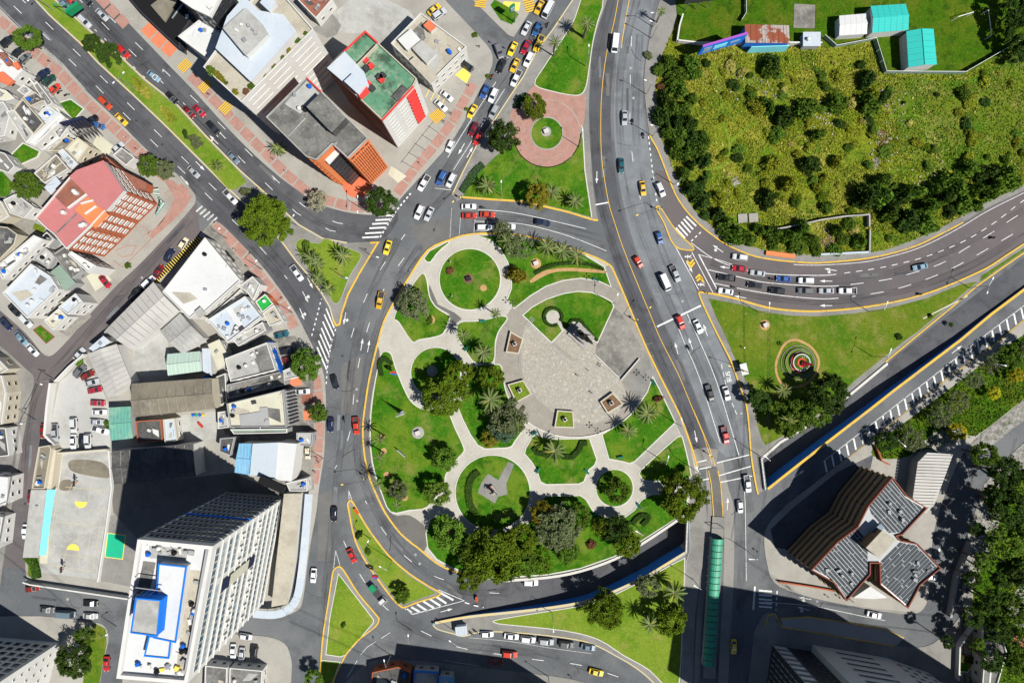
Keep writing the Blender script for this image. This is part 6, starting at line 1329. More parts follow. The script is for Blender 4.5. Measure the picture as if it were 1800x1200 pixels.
for wing,ang in (([(1567,840),(1592,872),(1626,892),(1584,937),(1560,938),(1530,905),(1525,890)],-48),([(1507,926),(1527,950),(1527,1007),(1487,1052),(1465,1021),(1427,1000),(1472,952)],-48),([(1580,950),(1611,956),(1650,997),(1615,1026),(1594,1065),(1547,1025),(1546,985)],45)):
    slabs(Y,inset(W(wing,hy),.35),hy + .02,math.radians(ang),.95,'slab_slate',6,.08,.2,'roof_slab',int(wing[0][0]))
roofbox(Y,[(1523,962),(1551,932),(1573,948),(1545,980)],hy,hy + 4,'wall_brown','roof_beige','lift_block'); part('solar_tank',MB().box(P(1541,928,hy + 1),3,1.6,1.0,.7),'glass_blue',Y)
for p,q,n_ in (((1567,840),(1525,890),9),((1525,890),(1507,926),5),((1507,926),(1472,952),6),((1472,952),(1427,1000),9),((1427,1000),(1465,1021),4)):
    a,b = px_edge(p,q,hy); facade(Y,a,b,3.1,hy - .4,n_,5,.95,1.5,'glass_blue','wall_brown',.1)
clutter(Y,[(1580,955),(1611,960),(1645,997),(1594,1060),(1550,1020)],hy + .12,7,8,('wall_grey','steel_dark'),0); clutter(Y,[(1472,960),(1520,960),(1520,1005),(1487,1045),(1440,1000)],hy + .12,6,9,('wall_grey','steel_dark'),0); clutter(Y,[(1567,850),(1615,892),(1580,930),(1535,900)],hy + .12,5,10,('wall_grey','steel_dark'),0)
part('low_annex',MB().prism(W([(1530,1030),(1560,1050),(1535,1052),(1500,1050)],4),.1,4),'roof_white',Y)
# --- big white tower lower left
hT = 47; RT = [(247,945),(378,957),(333,1197),(210,1187)]
Tw = building('office_tower','tall white office tower with rows of windows and banners, lower left',RT,hT,'wall_white','roof_white','wall_white',1.2,pw=.8)
a,b = px_edge(RT[1],RT[2],hT)
for j in range(12):
    z = 2 + j * 3.75
    if j in (4,7): facade(Tw,a,b,z,z + 2.6,9,1,1.5,1.9,'glass_pale','wall_white',.5,'balcony_window')
    else: facade(Tw,a,b,z,z + 2.9,17,1,1.55,2.3,'glass_pale' if j % 3 == 1 else 'glass_blue','wall_white',.1,skip=lambda i,jj,j=j: i == 5 and j in (5,6,8,9,10))
    part('sill_band',MB().ribbon([Vector(a) + Vector((.25,.05)),Vector(b) + Vector((.25,.05))],.3,z - .6,z - .35),'wall_white',Tw)
A_,B_ = Vector(a),Vector(b); bx = A_.lerp(B_,.4)
dd = (B_ - A_).normalized(); nn_ = Vector((-dd.y,dd.x)); nn_ = nn_ if nn_.x > 0 else -nn_
for z0_,z1_,m in ((18,22,'cloth_navy'),(22.2,34,'roof_cream'),(34.2,38.5,'cloth_navy')): part('banner',MB().ribbon([bx + nn_ * .45 - dd * 1.4,bx + nn_ * .45 + dd * 1.4],.1,z0_,z1_),m,Tw)
a,b = px_edge(RT[0],RT[1],hT)
for j in range(13):
    z = 1.5 + j * 3.5; facade(Tw,a,b,z,z + 2.6,12,1,1.25,1.9,'glass','wall_grey',.2); part('sill_band',MB().ribbon([Vector(a) + Vector((0,.2)),Vector(b) + Vector((0,.2))],.4,z - .7,z - .3),'paint_blue' if j == 7 else 'wall_grey',Tw)
for q,h0,h1,wm,rm in (([(279,991),(327,996),(308,1128),(270,1120)],hT,hT + 2.6,'wall_white','roof_white'),([(239,1051),(282,1055),(276,1117),(230,1111)],hT,hT + 6,'paint_blue','roof_lightgrey'),([(262,1118),(300,1122),(296,1156),(254,1152)],hT,hT + 1.8,'wall_white','roof_white')):
    o = roofbox(Tw,q,h0,h1,wm,rm,'penthouse'); wq = W(q,h1 + .3); part('blue_rim',MB().ribbon(wq,.3,h1 + .05,h1 + .35,True),'paint_blue',o)
for i in range(8): p = P(243 + i * 5,1040 - (i % 2) * 5,hT + .5); part('frame_post',MB().box(p,.15,.15,4.2),'steel',Tw)
part('frame_beam',MB().ribbon(W([(238,1032),(285,1038)],hT + 4.6),.2,hT + 4.5,hT + 4.7),'steel',Tw)
clutter(Tw,[(250,950),(370,962),(362,985),(250,980)],hT + .05,14,21); clutter(Tw,[(328,1000),(360,1005),(335,1190),(310,1180)],hT + .05,14,22); clutter(Tw,[(215,1150),(330,1165),(328,1192),(215,1180)],hT + .05,14,23,('steel','wall_white','court_yellow')); 
part('roof_walk',MB().prism(W([(330,1000),(366,1004),(332,1188),(310,1176)],hT),hT + .03,hT + .06),'roof_beige',Tw); part('roof_walk',MB().prism(W([(252,985),(274,988),(262,1045),(240,1042)],hT),hT + .03,hT + .06),'roof_grey',Tw); part('roof_walk',MB().prism(W([(262,958),(330,964),(328,985),(262,980)],hT),hT + .03,hT + .06),'roof_lightgrey',Tw)
part('inner_parapet',MB().ribbon(W([(364,965),(325,1185)],hT + 1.2),.5,hT,hT + 1.3),'wall_grey',Tw)
roofbox(Tw,[(500,868),(528,868),(518,985),(505,1060),(478,1065),(485,1000)],.1,4.5,'wall_white','roof_beige','podium')
t = thing('canopy',P(540,960,.1),'pale blue curved walkway canopy in front of the tall white tower','canopy')
cp = smooth([(543,868),(538,930),(531,1000),(522,1050),(505,1072),(480,1080),(445,1078)],n=5)
for i in range(0,len(cp) - 1,3): part('canopy_panel',MB().ribbon(W(cp[i:i + 4],4),2.3,3.9,4.05),'roof_bluewhite',t)
for i in range(2,len(cp),4): part('post',MB().tube([P(*cp[i],0),P(*cp[i])[:2] + (4,) if False else Vector((P(*cp[i],4).x,P(*cp[i],4).y,4))],.08,6),'steel',t)
# --- second white tower in the bottom left corner
hW = 38; k = (H - hW) / H
def base_building(name,label,base,h,wall,roof,par='wall_white'):
    """corners given where the walls meet the ground"""
    w = W(base); c = (sum(p[0] for p in w) / len(w),sum(p[1] for p in w) / len(w),.1); t = thing(name,c,label,'building'); BW[t] = w
    part('wall',MB().prism(w,0,h),wall,t); part('parapet',MB().prism(inset(w,-.05),h - .2,h + .9,holes=[inset(w,.35)]),par,t); part('roof',MB().prism(inset(w,.2),h - .1,h + .05),roof,t); return t
BW2 = base_building('apartment_tower','white apartment tower at the bottom left corner',[(105,1128),(-15,1118),(-45,1230),(75,1245)],hW,'wall_white','roof_lightgrey')
facade(BW2,P(105,1128)[:2],P(-15,1118)[:2],2,37,7,12,1.7,1.7,'glass','wall_grey',.2); facade(BW2,P(105,1128)[:2],P(75,1245)[:2],2,37,6,12,.7,1.1,'glass','wall_white',.15)
# --- slab towers bottom right
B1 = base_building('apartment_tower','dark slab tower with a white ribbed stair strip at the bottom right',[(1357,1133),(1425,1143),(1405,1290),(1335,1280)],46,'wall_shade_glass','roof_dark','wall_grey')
facade(B1,P(1357,1133)[:2],P(1382,1137)[:2],0,46,1,15,4.2,2.5,'wall_white','wall_grey',.3,'stair_panel',0,1); facade(B1,P(1357,1133)[:2],P(1335,1280)[:2],1,45,14,14,.5,2.8,'wall_grey','steel_dark',.12,'mullion'); facade(B1,P(1386,1138)[:2],P(1425,1143)[:2],1,45,3,14,1.7,2.0,'glass','steel_dark')
B2 = base_building('apartment_tower','white slab tower with long dark window slits at the bottom right',[(1427,1132),(1558,1155),(1630,1180),(1600,1320),(1405,1290)],46,'wall_white','roof_lightgrey')
for j in range(13): facade(B2,P(1427,1132)[:2],P(1558,1155)[:2],2 + j * 3.4,4.8 + j * 3.4,1,1,11.5,1.2,'glass','wall_white',.2,'window',.2,.8)
facade(B2,P(1558,1155)[:2],P(1630,1180)[:2],2,45,4,13,1.8,1.5,'glass','wall_white')
B3 = base_building('apartment_tower','pale slab tower at the bottom edge right of the slit-windowed one',[(1598,1188),(1722,1208),(1710,1330),(1590,1310)],46,'wall_white','roof_lightgrey')
for j in range(6): facade(B3,P(1598,1188)[:2],P(1722,1208)[:2],2 + j * 3.4,4.8 + j * 3.4,2,1,7,1.2,'glass','wall_white',.2)
base_building('apartment_building','building at the bottom edge whose shadow crosses the lower street',[(822,1210),(1020,1236),(1005,1340),(800,1320)],35,'wall_cream','roof_lightgrey')
base_building('apartment_building','shorter building at the bottom edge beside the shaded low houses',[(706,1252),(812,1262),(800,1340),(700,1330)],40,'wall_cream','roof_lightgrey')
# --- boundary walls
def bwall(pts,h,label,mat='wall_white',w=.3,name='boundary_wall'):
    c = P(*pts[0]); t = thing(name,(c.x,c.y,.1),label,'wall'); part('wall_body',MB().ribbon(W(pts),w,.0,h),mat,t); part('coping',MB().ribbon(W(pts),w + .1,h,h + .1),'wall_white' if mat == 'wall_white' else mat,t); return t
bwall([(-10,72),(45,128),(60,142),(96,182),(128,216)],2.4,'white boundary wall behind the cars parked off the avenue'); bwall([(98,672),(92,715),(88,762),(105,780)],2.5,'white wall between the car park and the back street',w=.6)
bwall([(155,622),(128,645),(104,670)],2.2,'white wall at the upper corner of the car park'); bwall([(100,795),(195,788)],2.2,'wall between the car park and the ball court','wall_cream'); bwall([(50,1018),(62,1022),(232,1047)],2.4,'white wall along the bottom of the ball court')
bwall([(195,790),(200,855),(190,930),(176,1020)],1.2,'thin wall between the ball court and the green pad'); bwall([(185,590),(230,548),(272,500)],2,'grey wall along the metal shed','wall_grey'); bwall([(1190,76),(1225,80),(1310,80),(1440,80)],2,'thin white wall between the mown yard and the field'); bwall([(1188,76),(1192,50),(1198,30)],2,'short white wall at the left of the mown yard')
bwall([(1358,405),(1400,397),(1440,388),(1480,382),(1523,379),(1523,400)],1.8,'long pale concrete wall in the lower field','wall_concrete',.3); bwall([(1440,448),(1480,446),(1525,444)],1.2,'bluish wall beside the right-hand road','roof_bluewhite',.5); bwall([(1525,445),(1526,405)],1.2,'short wall at the right end of the lower field wall','wall_concrete')
bwall([(1349,402),(1349,418)],1.5,'very short concrete wall stub in the lower field','wall_concrete'); bwall([(1345,445),(1395,451)],.8,'low orange planter wall by the right-hand road','wall_orange',1.2); bwall([(1700,950),(1676,1010),(1664,1080)],2,'long grey wall along the wood at the right','wall_grey',.6); bwall([(1678,1190),(1680,1130),(1704,1098)],2,'white wall bending at the bottom right'); bwall([(1536,782),(1546,808),(1560,815)],1.5,'short red wall near the brick tower','wall_brick'); bwall([(1366,1020),(1420,1028),(1470,1037)],1.0,'low red-topped wall below the brick tower','wall_brick')
bwall([(1622,560),(1700,520)],.15,'thin pale kerb line across the triangular lawn','kerb_white',.2)
for x,y,lab in ((1304,384,'left of a pair'),(1323,383,'right of a pair')):
    solo('concrete_slab',MB().prism(W([(x - 8,y - 7),(x + 8,y - 8),(x + 9,y + 7),(x - 7,y + 9)]),.1,.6),'pavement_light',f'pale concrete slab in the lower field, {lab}','slab',P(x,y,.1))
# ------------------------------------------------------------------ vehicles
def loft(mb,st,mi=0):
    rings = []
    for x,hw,z0,z1 in st: rings.append([(x,-hw * .9,z0),(x,-hw,z0 + .22),(x,-hw,z1 - .16),(x,-hw * .84,z1),(x,hw * .84,z1),(x,hw,z1 - .16),(x,hw,z0 + .22),(x,hw * .9,z0)])
    n = 8; fs = [(i * n + k,(i + 1) * n + k,(i + 1) * n + (k + 1) % n,i * n + (k + 1) % n) for i in range(len(st) - 1) for k in range(n)]
    fs += [tuple(range(n)),tuple((len(st) - 1) * n + k for k in range(n))[::-1]]
    mb.add([v for r in rings for v in r],fs,mi)
SPEC = dict(
 sedan=dict(st=[(-2.2,.68,.4,.78),(-2.08,.82,.28,.92),(-1.3,.87,.24,.96),(.2,.88,.24,.95),(1.1,.87,.24,.93),(1.85,.83,.25,.82),(2.12,.74,.3,.7),(2.22,.6,.4,.6)],cab=(-1.75,-.95,.3,1.1,.93,1.43,.79,.62)),
 hatch=dict(st=[(-1.9,.7,.4,.85),(-1.8,.82,.28,.96),(-1.0,.85,.24,.97),(.2,.85,.24,.95),(1.0,.84,.24,.93),(1.6,.8,.25,.82),(1.86,.7,.3,.7),(1.95,.58,.4,.6)],cab=(-1.8,-1.4,.25,1.0,.94,1.5,.77,.62)),
 suv=dict(st=[(-2.3,.74,.45,.95),(-2.2,.88,.32,1.08),(-1.3,.92,.28,1.1),(.2,.92,.28,1.08),(1.1,.91,.28,1.06),(1.9,.88,.3,.98),(2.2,.8,.34,.85),(2.3,.66,.42,.7)],cab=(-2.2,-1.85,.4,1.15,1.06,1.74,.84,.7)),
 pickup=dict(st=[(-2.6,.76,.5,.62),(-2.5,.86,.4,.66),(-1.0,.9,.36,.66),(-.9,.9,.32,1.05),(.3,.9,.32,1.05),(1.4,.89,.32,1.02),(2.2,.86,.34,.95),(2.5,.78,.36,.82),(2.6,.64,.42,.7)],cab=(-.95,-.75,.75,1.45,1.03,1.7,.82,.68)),
 van=dict(st=[(-2.7,.82,.5,1.0),(-2.6,.96,.36,1.15),(0,1.0,.32,1.15),(1.8,.98,.32,1.15),(2.5,.92,.36,1.05),(2.7,.78,.42,.9)],cab=(-2.65,-2.5,1.75,2.45,1.13,2.3,.94,.84)),
 truck=dict(st=[(-3.2,.9,.7,.95),(-3.1,1.0,.6,1.0),(1.2,1.0,.6,1.0),(1.3,1.05,.45,1.2),(2.9,1.05,.45,1.2),(3.1,.95,.5,1.1)],cab=(1.3,1.4,2.5,3.0,1.18,2.3,1.0,.9)))
_vm = {}
def frustum(c):
    xr,xrt,xft,xf,zb,zt,wb,wt = c
    return [Vector(p) for p in ((xr,-wb,zb),(xf,-wb,zb),(xf,wb,zb),(xr,wb,zb),(xrt,-wt,zt),(xft,-wt,zt),(xft,wt,zt),(xrt,wt,zt))]
def vmesh(kind,paint):
    k = (kind,paint)
    if k in _vm: return _vm[k]
    sp = SPEC[kind]; q = frustum(sp['cab']); out = {}
    mb = MB(); loft(mb,sp['st']); mb.add(q,[(0,1,5,4),(1,2,6,5),(2,3,7,6),(3,0,4,7)])
    t = [q[4],q[5],q[6],q[7]]; ctr = sum(t,Vector((0,0,0))) / 4; r2 = [v.lerp(ctr,.18) + Vector((0,0,.05)) for v in t]
    mb.add(t + r2,[(0,1,5,4),(1,2,6,5),(2,3,7,6),(3,0,4,7),(4,5,6,7)])
    if kind == 'pickup':
        for a,b,w,y in ((-2.6,-.95,.1,.84),(-2.6,-.95,.1,-.84)): mb.box(((a + b) / 2,y,.6),b - a,w,.45)
        mb.box((-2.56,0,.6),.1,1.7,.45)
    out['body'] = mb.mesh('body','car_' + paint)
    def pane(i,j,k_,l,e=.1,up=.012):
        v = [q[i],q[j],q[k_],q[l]]; c = sum(v,Vector((0,0,0))) / 4; n = (v[1] - v[0]).cross(v[2] - v[0]).normalized()
        n = n if n.dot(c - Vector((0,0,c.z))) > 0 else -n
        m = MB().add([p.lerp(c,e) + n * up for p in v],[(0,1,2,3)]); return m
    if 'glass' not in _vm.setdefault((kind,'g'),{}):
        gm = _vm[(kind,'g')]; gm['glass'] = 1
        gm['windscreen'] = pane(1,2,6,5).mesh('windscreen','glass'); gm['rear_window'] = pane(3,0,4,7).mesh('rear_window','glass')
        gm['side_window'] = pane(0,1,5,4,.1).mesh('side_window','glass'); gm['side_window2'] = pane(2,3,7,6,.1).mesh('side_window','glass')
        if kind == 'pickup': gm['bed'] = MB().box((-1.78,0,.66),1.5,1.58,.03).mesh('bed','steel_dark')
        if kind == 'truck': gm['flatbed'] = MB().box((-1.0,0,1.0),4.2,2.0,.12).mesh('flatbed','steel_dark')
        s = sp['st']; xf = s[-1][0]; xr = s[0][0]
        gm['headlight'] = MB().box((0,0,0),.16,.34,.14).mesh('headlight','marble'); gm['tail_light'] = MB().box((0,0,0),.1,.3,.14).mesh('tail_light','car_red')
    _vm[k] = out
    return out
wheel_me = MB().add([],[]).__class__()
for sgn in (1,):
    n = 12; vs = [(.31 * math.cos(6.283 * i / n),y,.31 * math.sin(6.283 * i / n)) for y in (-.1,.1) for i in range(n)]
    wheel_me.add(vs,[(i,(i + 1) % n,n + (i + 1) % n,n + i) for i in range(n)] + [tuple(range(n))[::-1],tuple(range(n,2 * n))])
wheel_me = wheel_me.mesh('wheel','rubber')
roof_sign = MB().box((0,0,0),.25,.6,.14).mesh('roof_sign','wall_white')
def vehicle(x,y,ang,kind,paint,label,group,z=.03,taxi=False):
    p = P(x,y,.8); name = {'sedan': 'car','hatch': 'car','suv': 'car','pickup': 'pickup','van': 'van','truck': 'truck'}[kind]
    t = thing(name,(p.x,p.y,z),label,name,group,-math.radians(ang))
    b = vmesh(kind,paint); gm = _vm[(kind,'g')]; st = SPEC[kind]['st']; zb = .0
    obj('body',b['body'],t)
    for nm in ('windscreen','rear_window','side_window','side_window2'): obj('side_window' if nm[-1] == '2' else nm,gm[nm],t)
    for nm in ('bed','flatbed'):
        if nm in gm: obj(nm,gm[nm],t)
    xf,xr = st[-2][0],st[1][0]; hw = st[2][1]
    for wx in (xr * .64,xf * .64):
        for wy in (-hw + .1,hw - .1): obj('wheel',wheel_me,t,(wx,wy,.31))
    for s in (-1,1): obj('headlight',gm['headlight'],t,(xf + .02,s * hw * .62,st[-2][2] + .28)); obj('tail_light',gm['tail_light'],t,(st[0][0] + .02,s * hw * .6,st[0][3] - .2))
    if taxi: obj('roof_sign',roof_sign,t,(-.2,0,SPEC[kind]['cab'][5] + .04))
    return t
ZN = dict(
 ave_up='on the avenue above the grass median',ave_dn='on the avenue below the grass median',bay='parked in bays off the avenue',taxi='in the queue on the taxi street',lot='parked by the low shop at the top',cross='at the lights above the park',jn='crossing the junction left of the upper island',ring='on the ring road left of the park',
 ns='on the wide road right of the park',nst='on the wide road beside the rough field',east='waiting on the right-hand curved road',eastf='driving alone on the right-hand curved road',park='in the walled car park',back='on the back street',low='on the lowest street at the left',s_row='parked in the row below the lower island',s_st='on the lower street',s_ring='on the road beside the boat-shaped island',under='on the road into the park underpass',yard='parked in front of the shops left of the ring road',cp='in the bottom car park',busl='beside the green bus station',br='near the brick tower')
V = [  # x, y, angle, kind, paint, zone
 (114,9,45,'sedan','bluegrey','ave_up'),(127,3,45,'sedan','red','ave_up'),(151,0,45,'sedan','black','ave_up'),(149,38,45,'suv','silver','ave_up'),(179,26,45,'sedan','silver','ave_up'),(217,91,45,'suv','red','ave_up'),(270,134,38,'sedan','lightblue','ave_up'),(302,172,45,'sedan','black','ave_up'),(332,197,45,'sedan','maroon','ave_up'),(350,195,45,'sedan','red','ave_up'),(375,225,48,'suv','black','ave_up'),(410,277,48,'sedan','bluegrey','ave_up'),
 (185,181,45,'suv','orange','ave_dn'),(213,210,45,'sedan','yellow','ave_dn'),(340,302,45,'sedan','silver','ave_dn'),(405,346,48,'pickup','white','ave_dn'),(522,480,55,'pickup','white','ave_dn'),
 (14,73,-42,'suv','black','bay'),(31,92,-42,'sedan','black','bay'),(44,103,-42,'sedan','grey','bay'),(75,132,-42,'pickup','navy','bay'),(85,143,-42,'pickup','darkgreen','bay'),(95,157,-42,'sedan','red','bay'),(161,213,-42,'suv','black','bay'),(207,260,-42,'sedan','silver','bay'),(174,221,20,'hatch','blue','bay'),
 (681,435,108,'sedan','yellow','ring'),(668,528,102,'pickup','yellow','ring'),(588,671,75,'sedan','black','ring'),(581,746,93,'sedan','navy','ring'),(626,748,86,'pickup','red','ring'),(587,903,92,'sedan','black','ring'),
 (948,13,118,'sedan','yellow','taxi'),(963,18,118,'van','white','taxi'),(925,50,118,'sedan','white','taxi'),(944,51,116,'sedan','blue','taxi'),(877,90,70,'suv','grey','taxi'),(901,86,116,'sedan','yellow','taxi'),(924,83,116,'sedan','red','taxi'),(947,77,116,'pickup','yellow','taxi'),(929,105,116,'suv','white','taxi'),(881,116,116,'sedan','black','taxi'),(905,115,116,'sedan','yellow','taxi'),(907,138,116,'pickup','white','taxi'),(852,161,116,'sedan','blue','taxi'),(867,168,116,'suv','white','taxi'),(830,196,118,'sedan','yellow','taxi'),(868,197,118,'suv','silver','taxi'),(832,227,116,'sedan','maroon','taxi'),(840,243,116,'sedan','red','taxi'),(791,257,116,'hatch','white','taxi'),
 (820,116,32,'suv','black','lot'),(785,169,38,'sedan','white','lot'),(775,186,42,'sedan','white','lot'),(772,25,-35,'suv','silver','lot'),(763,17,-40,'sedan','yellow','lot'),
 (745,322,122,'pickup','white','jn'),(776,313,118,'suv','blue','jn'),(793,317,118,'suv','white','jn'),(737,373,116,'suv','white','jn'),(754,376,116,'sedan','silver','jn'),
 (824,363,0,'sedan','white','cross'),(825,379,0,'sedan','red','cross'),(857,377,3,'sedan','red','cross'),(851,400,0,'suv','white','cross'),(893,398,2,'sedan','white','cross'),(954,391,8,'suv','navy','cross'),
 (1081,77,96,'van','white','nst'),(1098,207,90,'sedan','silver','nst'),(1092,291,88,'sedan','teal','nst'),(1130,331,82,'sedan','yellow','nst'),(1161,333,65,'suv','white','nst'),(1159,418,72,'hatch','blue','nst'),(1122,460,56,'hatch','red','nst'),
 (1187,481,66,'pickup','silver','ns'),(1169,496,66,'van','white','ns'),(1196,566,66,'suv','red','ns'),(1227,574,66,'sedan','white','ns'),(1248,691,74,'pickup','black','ns'),(1277,691,74,'sedan','white','ns'),(1275,765,78,'pickup','red','ns'),(1314,850,82,'pickup','white','ns'),(1301,890,86,'hatch','white','ns'),(1290,1136,90,'sedan','yellow','busl'),
 (1301,452,188,'suv','white','east'),(1300,472,186,'sedan','red','east'),(1332,480,188,'sedan','silver','east'),(1378,490,184,'sedan','blue','east'),(1417,493,182,'suv','white','east'),(1277,488,188,'pickup','black','east'),(1327,501,188,'sedan','black','east'),(1366,511,186,'suv','black','east'),(1416,511,182,'suv','grey','east'),(1453,511,180,'sedan','silver','east'),(1490,511,180,'pickup','white','east'),(1276,512,190,'sedan','white','east'),(1618,469,168,'sedan','lightblue','eastf'),
 (618,976,66,'sedan','red','s_ring'),(665,1045,50,'truck','white','s_ring'),(551,1011,95,'sedan','white','s_ring'),(933,1028,2,'suv','white','under'),
 (856,1114,2,'hatch','white','s_row'),(899,1118,6,'sedan','white','s_row'),(928,1123,8,'suv','white','s_row'),(960,1127,6,'suv','silver','s_row'),(996,1132,8,'suv','grey','s_row'),(1034,1137,10,'sedan','bluegrey','s_row'),(896,1149,6,'suv','red','s_st'),(871,1163,6,'sedan','maroon','s_st'),(1048,1181,14,'sedan','yellow','s_st'),
 (139,622,-50,'sedan','silver','back'),(141,652,-50,'suv','grey','park'),(154,659,-28,'sedan','maroon','park'),(162,672,-15,'sedan','silver','park'),(167,685,-12,'sedan','red','park'),(172,708,3,'sedan','red','park'),(175,724,0,'sedan','white','park'),(171,741,5,'sedan','silver','park'),(177,755,18,'pickup','white','park'),(130,747,88,'suv','white','park'),(97,760,88,'pickup','silver','park'),(129,776,90,'sedan','white','park'),(144,776,90,'sedan','black','park'),(155,775,90,'suv','white','park'),
 (76,757,93,'sedan','maroon','back'),(57,615,48,'sedan','white','back'),(38,596,48,'sedan','lightblue','back'),(10,569,48,'sedan','navy','back'),(36,592,48,'sedan','bluegrey','back'),(25,545,48,'sedan','black','back'),(46,564,48,'suv','white','back'),(322,428,-58,'hatch','cream','back'),(297,448,-60,'sedan','navy','back'),(279,477,-58,'sedan','maroon','back'),(261,496,-45,'suv','white','back'),(239,516,-52,'pickup','black','back'),(184,495,52,'sedan','red','back'),(54,874,95,'hatch','maroon','back'),(44,934,94,'sedan','white','back'),
 (57,1034,-8,'sedan','maroon','low'),(159,1060,3,'sedan','black','low'),(82,1071,5,'sedan','grey','low'),(117,1078,4,'van','bluegrey','low'),(159,1082,3,'sedan','silver','low'),(187,1166,92,'sedan','red','low'),
 (402,453,52,'sedan','black','yard'),(495,588,-14,'sedan','teal','yard'),(505,616,-14,'suv','black','yard'),(508,631,-14,'sedan','maroon','yard'),(532,688,-4,'sedan','white','yard'),(541,795,90,'hatch','cream','yard'),
 (410,1144,92,'sedan','white','cp'),(425,1150,96,'sedan','silver','cp'),(447,1147,98,'suv','black','cp'),(432,1118,10,'hatch','white','cp'),(1537,1080,12,'sedan','white','br'),(1635,1013,8,'sedan','white','br')]
WORD = dict(bluegrey='blue-grey',lightblue='light blue',darkgreen='dark green'); KW = dict(sedan='saloon car',hatch='small hatchback',suv='tall wagon',pickup='pickup',van='high van',truck='flatbed truck')
base = [('yellow taxi' if p == 'yellow' else WORD.get(p,p) + ' ' + KW[k]) + ' ' + ZN[z] for x,y,a,k,p,z in V]
for (x,y,a,k,p,z),lab in zip(V,labels(base,V)):
    zz = {'under': tW(x) + .02}.get(z,.17 if z in ('bay','lot','park','yard','cp') else .03)
    vehicle(x,y,a,k,p,lab,'vehicles ' + ZN[z],zz,p == 'yellow')
# load on the flatbed truck
solo('crate',MB().box(P(655,1033,1.15),2.0,1.7,.7,-math.radians(50)),'car_green','green crate load on the flatbed truck','crate',P(655,1033,1.15))
# ------------------------------------------------------------------ people and motorcycles
def figure(name,joints,edges):
    """joints: name -> (xyz, radius); skin + subdivision gives one continuous body"""
    ks = list(joints); me = bpy.data.meshes.new(name); me.from_pydata([joints[k][0] for k in ks],[(ks.index(a),ks.index(b)) for a,b in edges],[])
    o = bpy.data.objects.new(name,me); COL.objects.link(o)
    o.modifiers.new('skin','SKIN'); sd = o.modifiers.new('sub','SUBSURF'); sd.levels = 1
    for i,k in enumerate(ks): me.skin_vertices[0].data[i].radius = (joints[k][1],joints[k][1]); me.skin_vertices[0].data[i].use_root = (k == 'pelvis')
    dg = bpy.context.evaluated_depsgraph_get(); m2 = bpy.data.meshes.new_from_object(o.evaluated_get(dg)); bpy.data.objects.remove(o); return m2
E = [('pelvis','waist'),('waist','chest'),('chest','neck'),('neck','jaw'),('jaw','head')] + [(a + s,b + s) for s in 'lr' for a,b in (('sh','el'),('el','wr'),('wr','hand'),('hip','kn'),('kn','an'),('an','toe'))] + [('chest','shl'),('chest','shr'),('pelvis','hipl'),('pelvis','hipr')]
def pose(ride):
    j = {}
    if not ride:
        j.update(pelvis=((0,0,.95),.13),waist=((0,0,1.1),.12),chest=((0,0,1.33),.14),neck=((0,0,1.5),.055),jaw=((.02,0,1.58),.075),head=((.01,0,1.69),.09))
        for s,k in (('l',1),('r',-1)): j.update({'sh' + s: ((0,k * .19,1.42),.06),'el' + s: ((-.02,k * .26,1.15),.045),'wr' + s: ((.08,k * .27,.92),.032),'hand' + s: ((.12,k * .27,.83),.03),'hip' + s: ((0,k * .1,.9),.09),'kn' + s: ((.1 * k,k * .1,.5),.06),'an' + s: ((.16 * k,k * .1,.1),.042),'toe' + s: ((.16 * k + .14,k * .11,.04),.035)})
    else:
        j.update(pelvis=((-.25,0,.85),.14),waist=((-.2,0,1.0),.13),chest=((-.05,0,1.22),.16),neck=((.05,0,1.38),.06),jaw=((.1,0,1.46),.09),head=((.1,0,1.58),.12))
        for s,k in (('l',1),('r',-1)): j.update({'sh' + s: ((0,k * .2,1.3),.07),'el' + s: ((.2,k * .32,1.1),.05),'wr' + s: ((.42,k * .3,1.05),.036),'hand' + s: ((.5,k * .29,1.05),.034),'hip' + s: ((-.15,k * .12,.82),.1),'kn' + s: ((.2,k * .22,.72),.07),'an' + s: ((.08,k * .2,.36),.05),'toe' + s: ((.24,k * .2,.3),.04)})
    return j
BODY = {}
for nm,rd in (('stand',False),('ride',True)):
    m0 = figure('body',pose(rd),E)
    for cl in ('cloth_navy','cloth_purple','cloth_red','cloth_grey','cloth_white'):
        m = m0.copy(); [m.materials.append(MT[q]) for q in (cl,'cloth_navy','skin','hair')]
        for p in m.polygons:
            z = p.center.z - (0 if not rd else -.14)
            p.material_index = 3 if z > (1.66 if not rd else 1.5) else 2 if z > (1.47 if not rd else 1.45) or (not rd and z < .95 and abs(p.center.y) > .2) else 1 if z < (.95 if not rd else .9) else 0
            p.use_smooth = True
        BODY[nm,cl] = m
mt = MB(); mt.tube([(-.55,0,.75),(-.1,0,.8),(.25,0,.88),(.5,0,.6)],[.1,.16,.17,.06],7); mt.box((-.05,0,.3),.5,.24,.35)
MOTO = mt.mesh('fuel_tank','car_black'); SEAT = MB().box((-.35,0,.82),.6,.24,.08).mesh('seat','black'); BAR = MB().tube([(.38,-.36,1.02),(.5,0,1.0),(.38,.36,1.02)],.025,5).mesh('handlebar','steel')
def moto(x,y,ang,lab,rider=None,z=.03):
    p = P(x,y,.5); t = thing('motorcycle',(p.x,p.y,z),lab,'motorcycle','motorcycles',-math.radians(ang))
    obj('fuel_tank',MOTO,t); obj('seat',SEAT,t); obj('handlebar',BAR,t)
    for wx in (-.65,.68): obj('wheel',wheel_me,t,(wx,0,.31),(0,0,0),(1,.6,1))
    if rider:
        o = obj('person',BODY['ride',rider],None,(p.x,p.y,z),(0,0,-math.radians(ang))); tag(o,'rider on the ' + lab,'person','motorcycle riders')
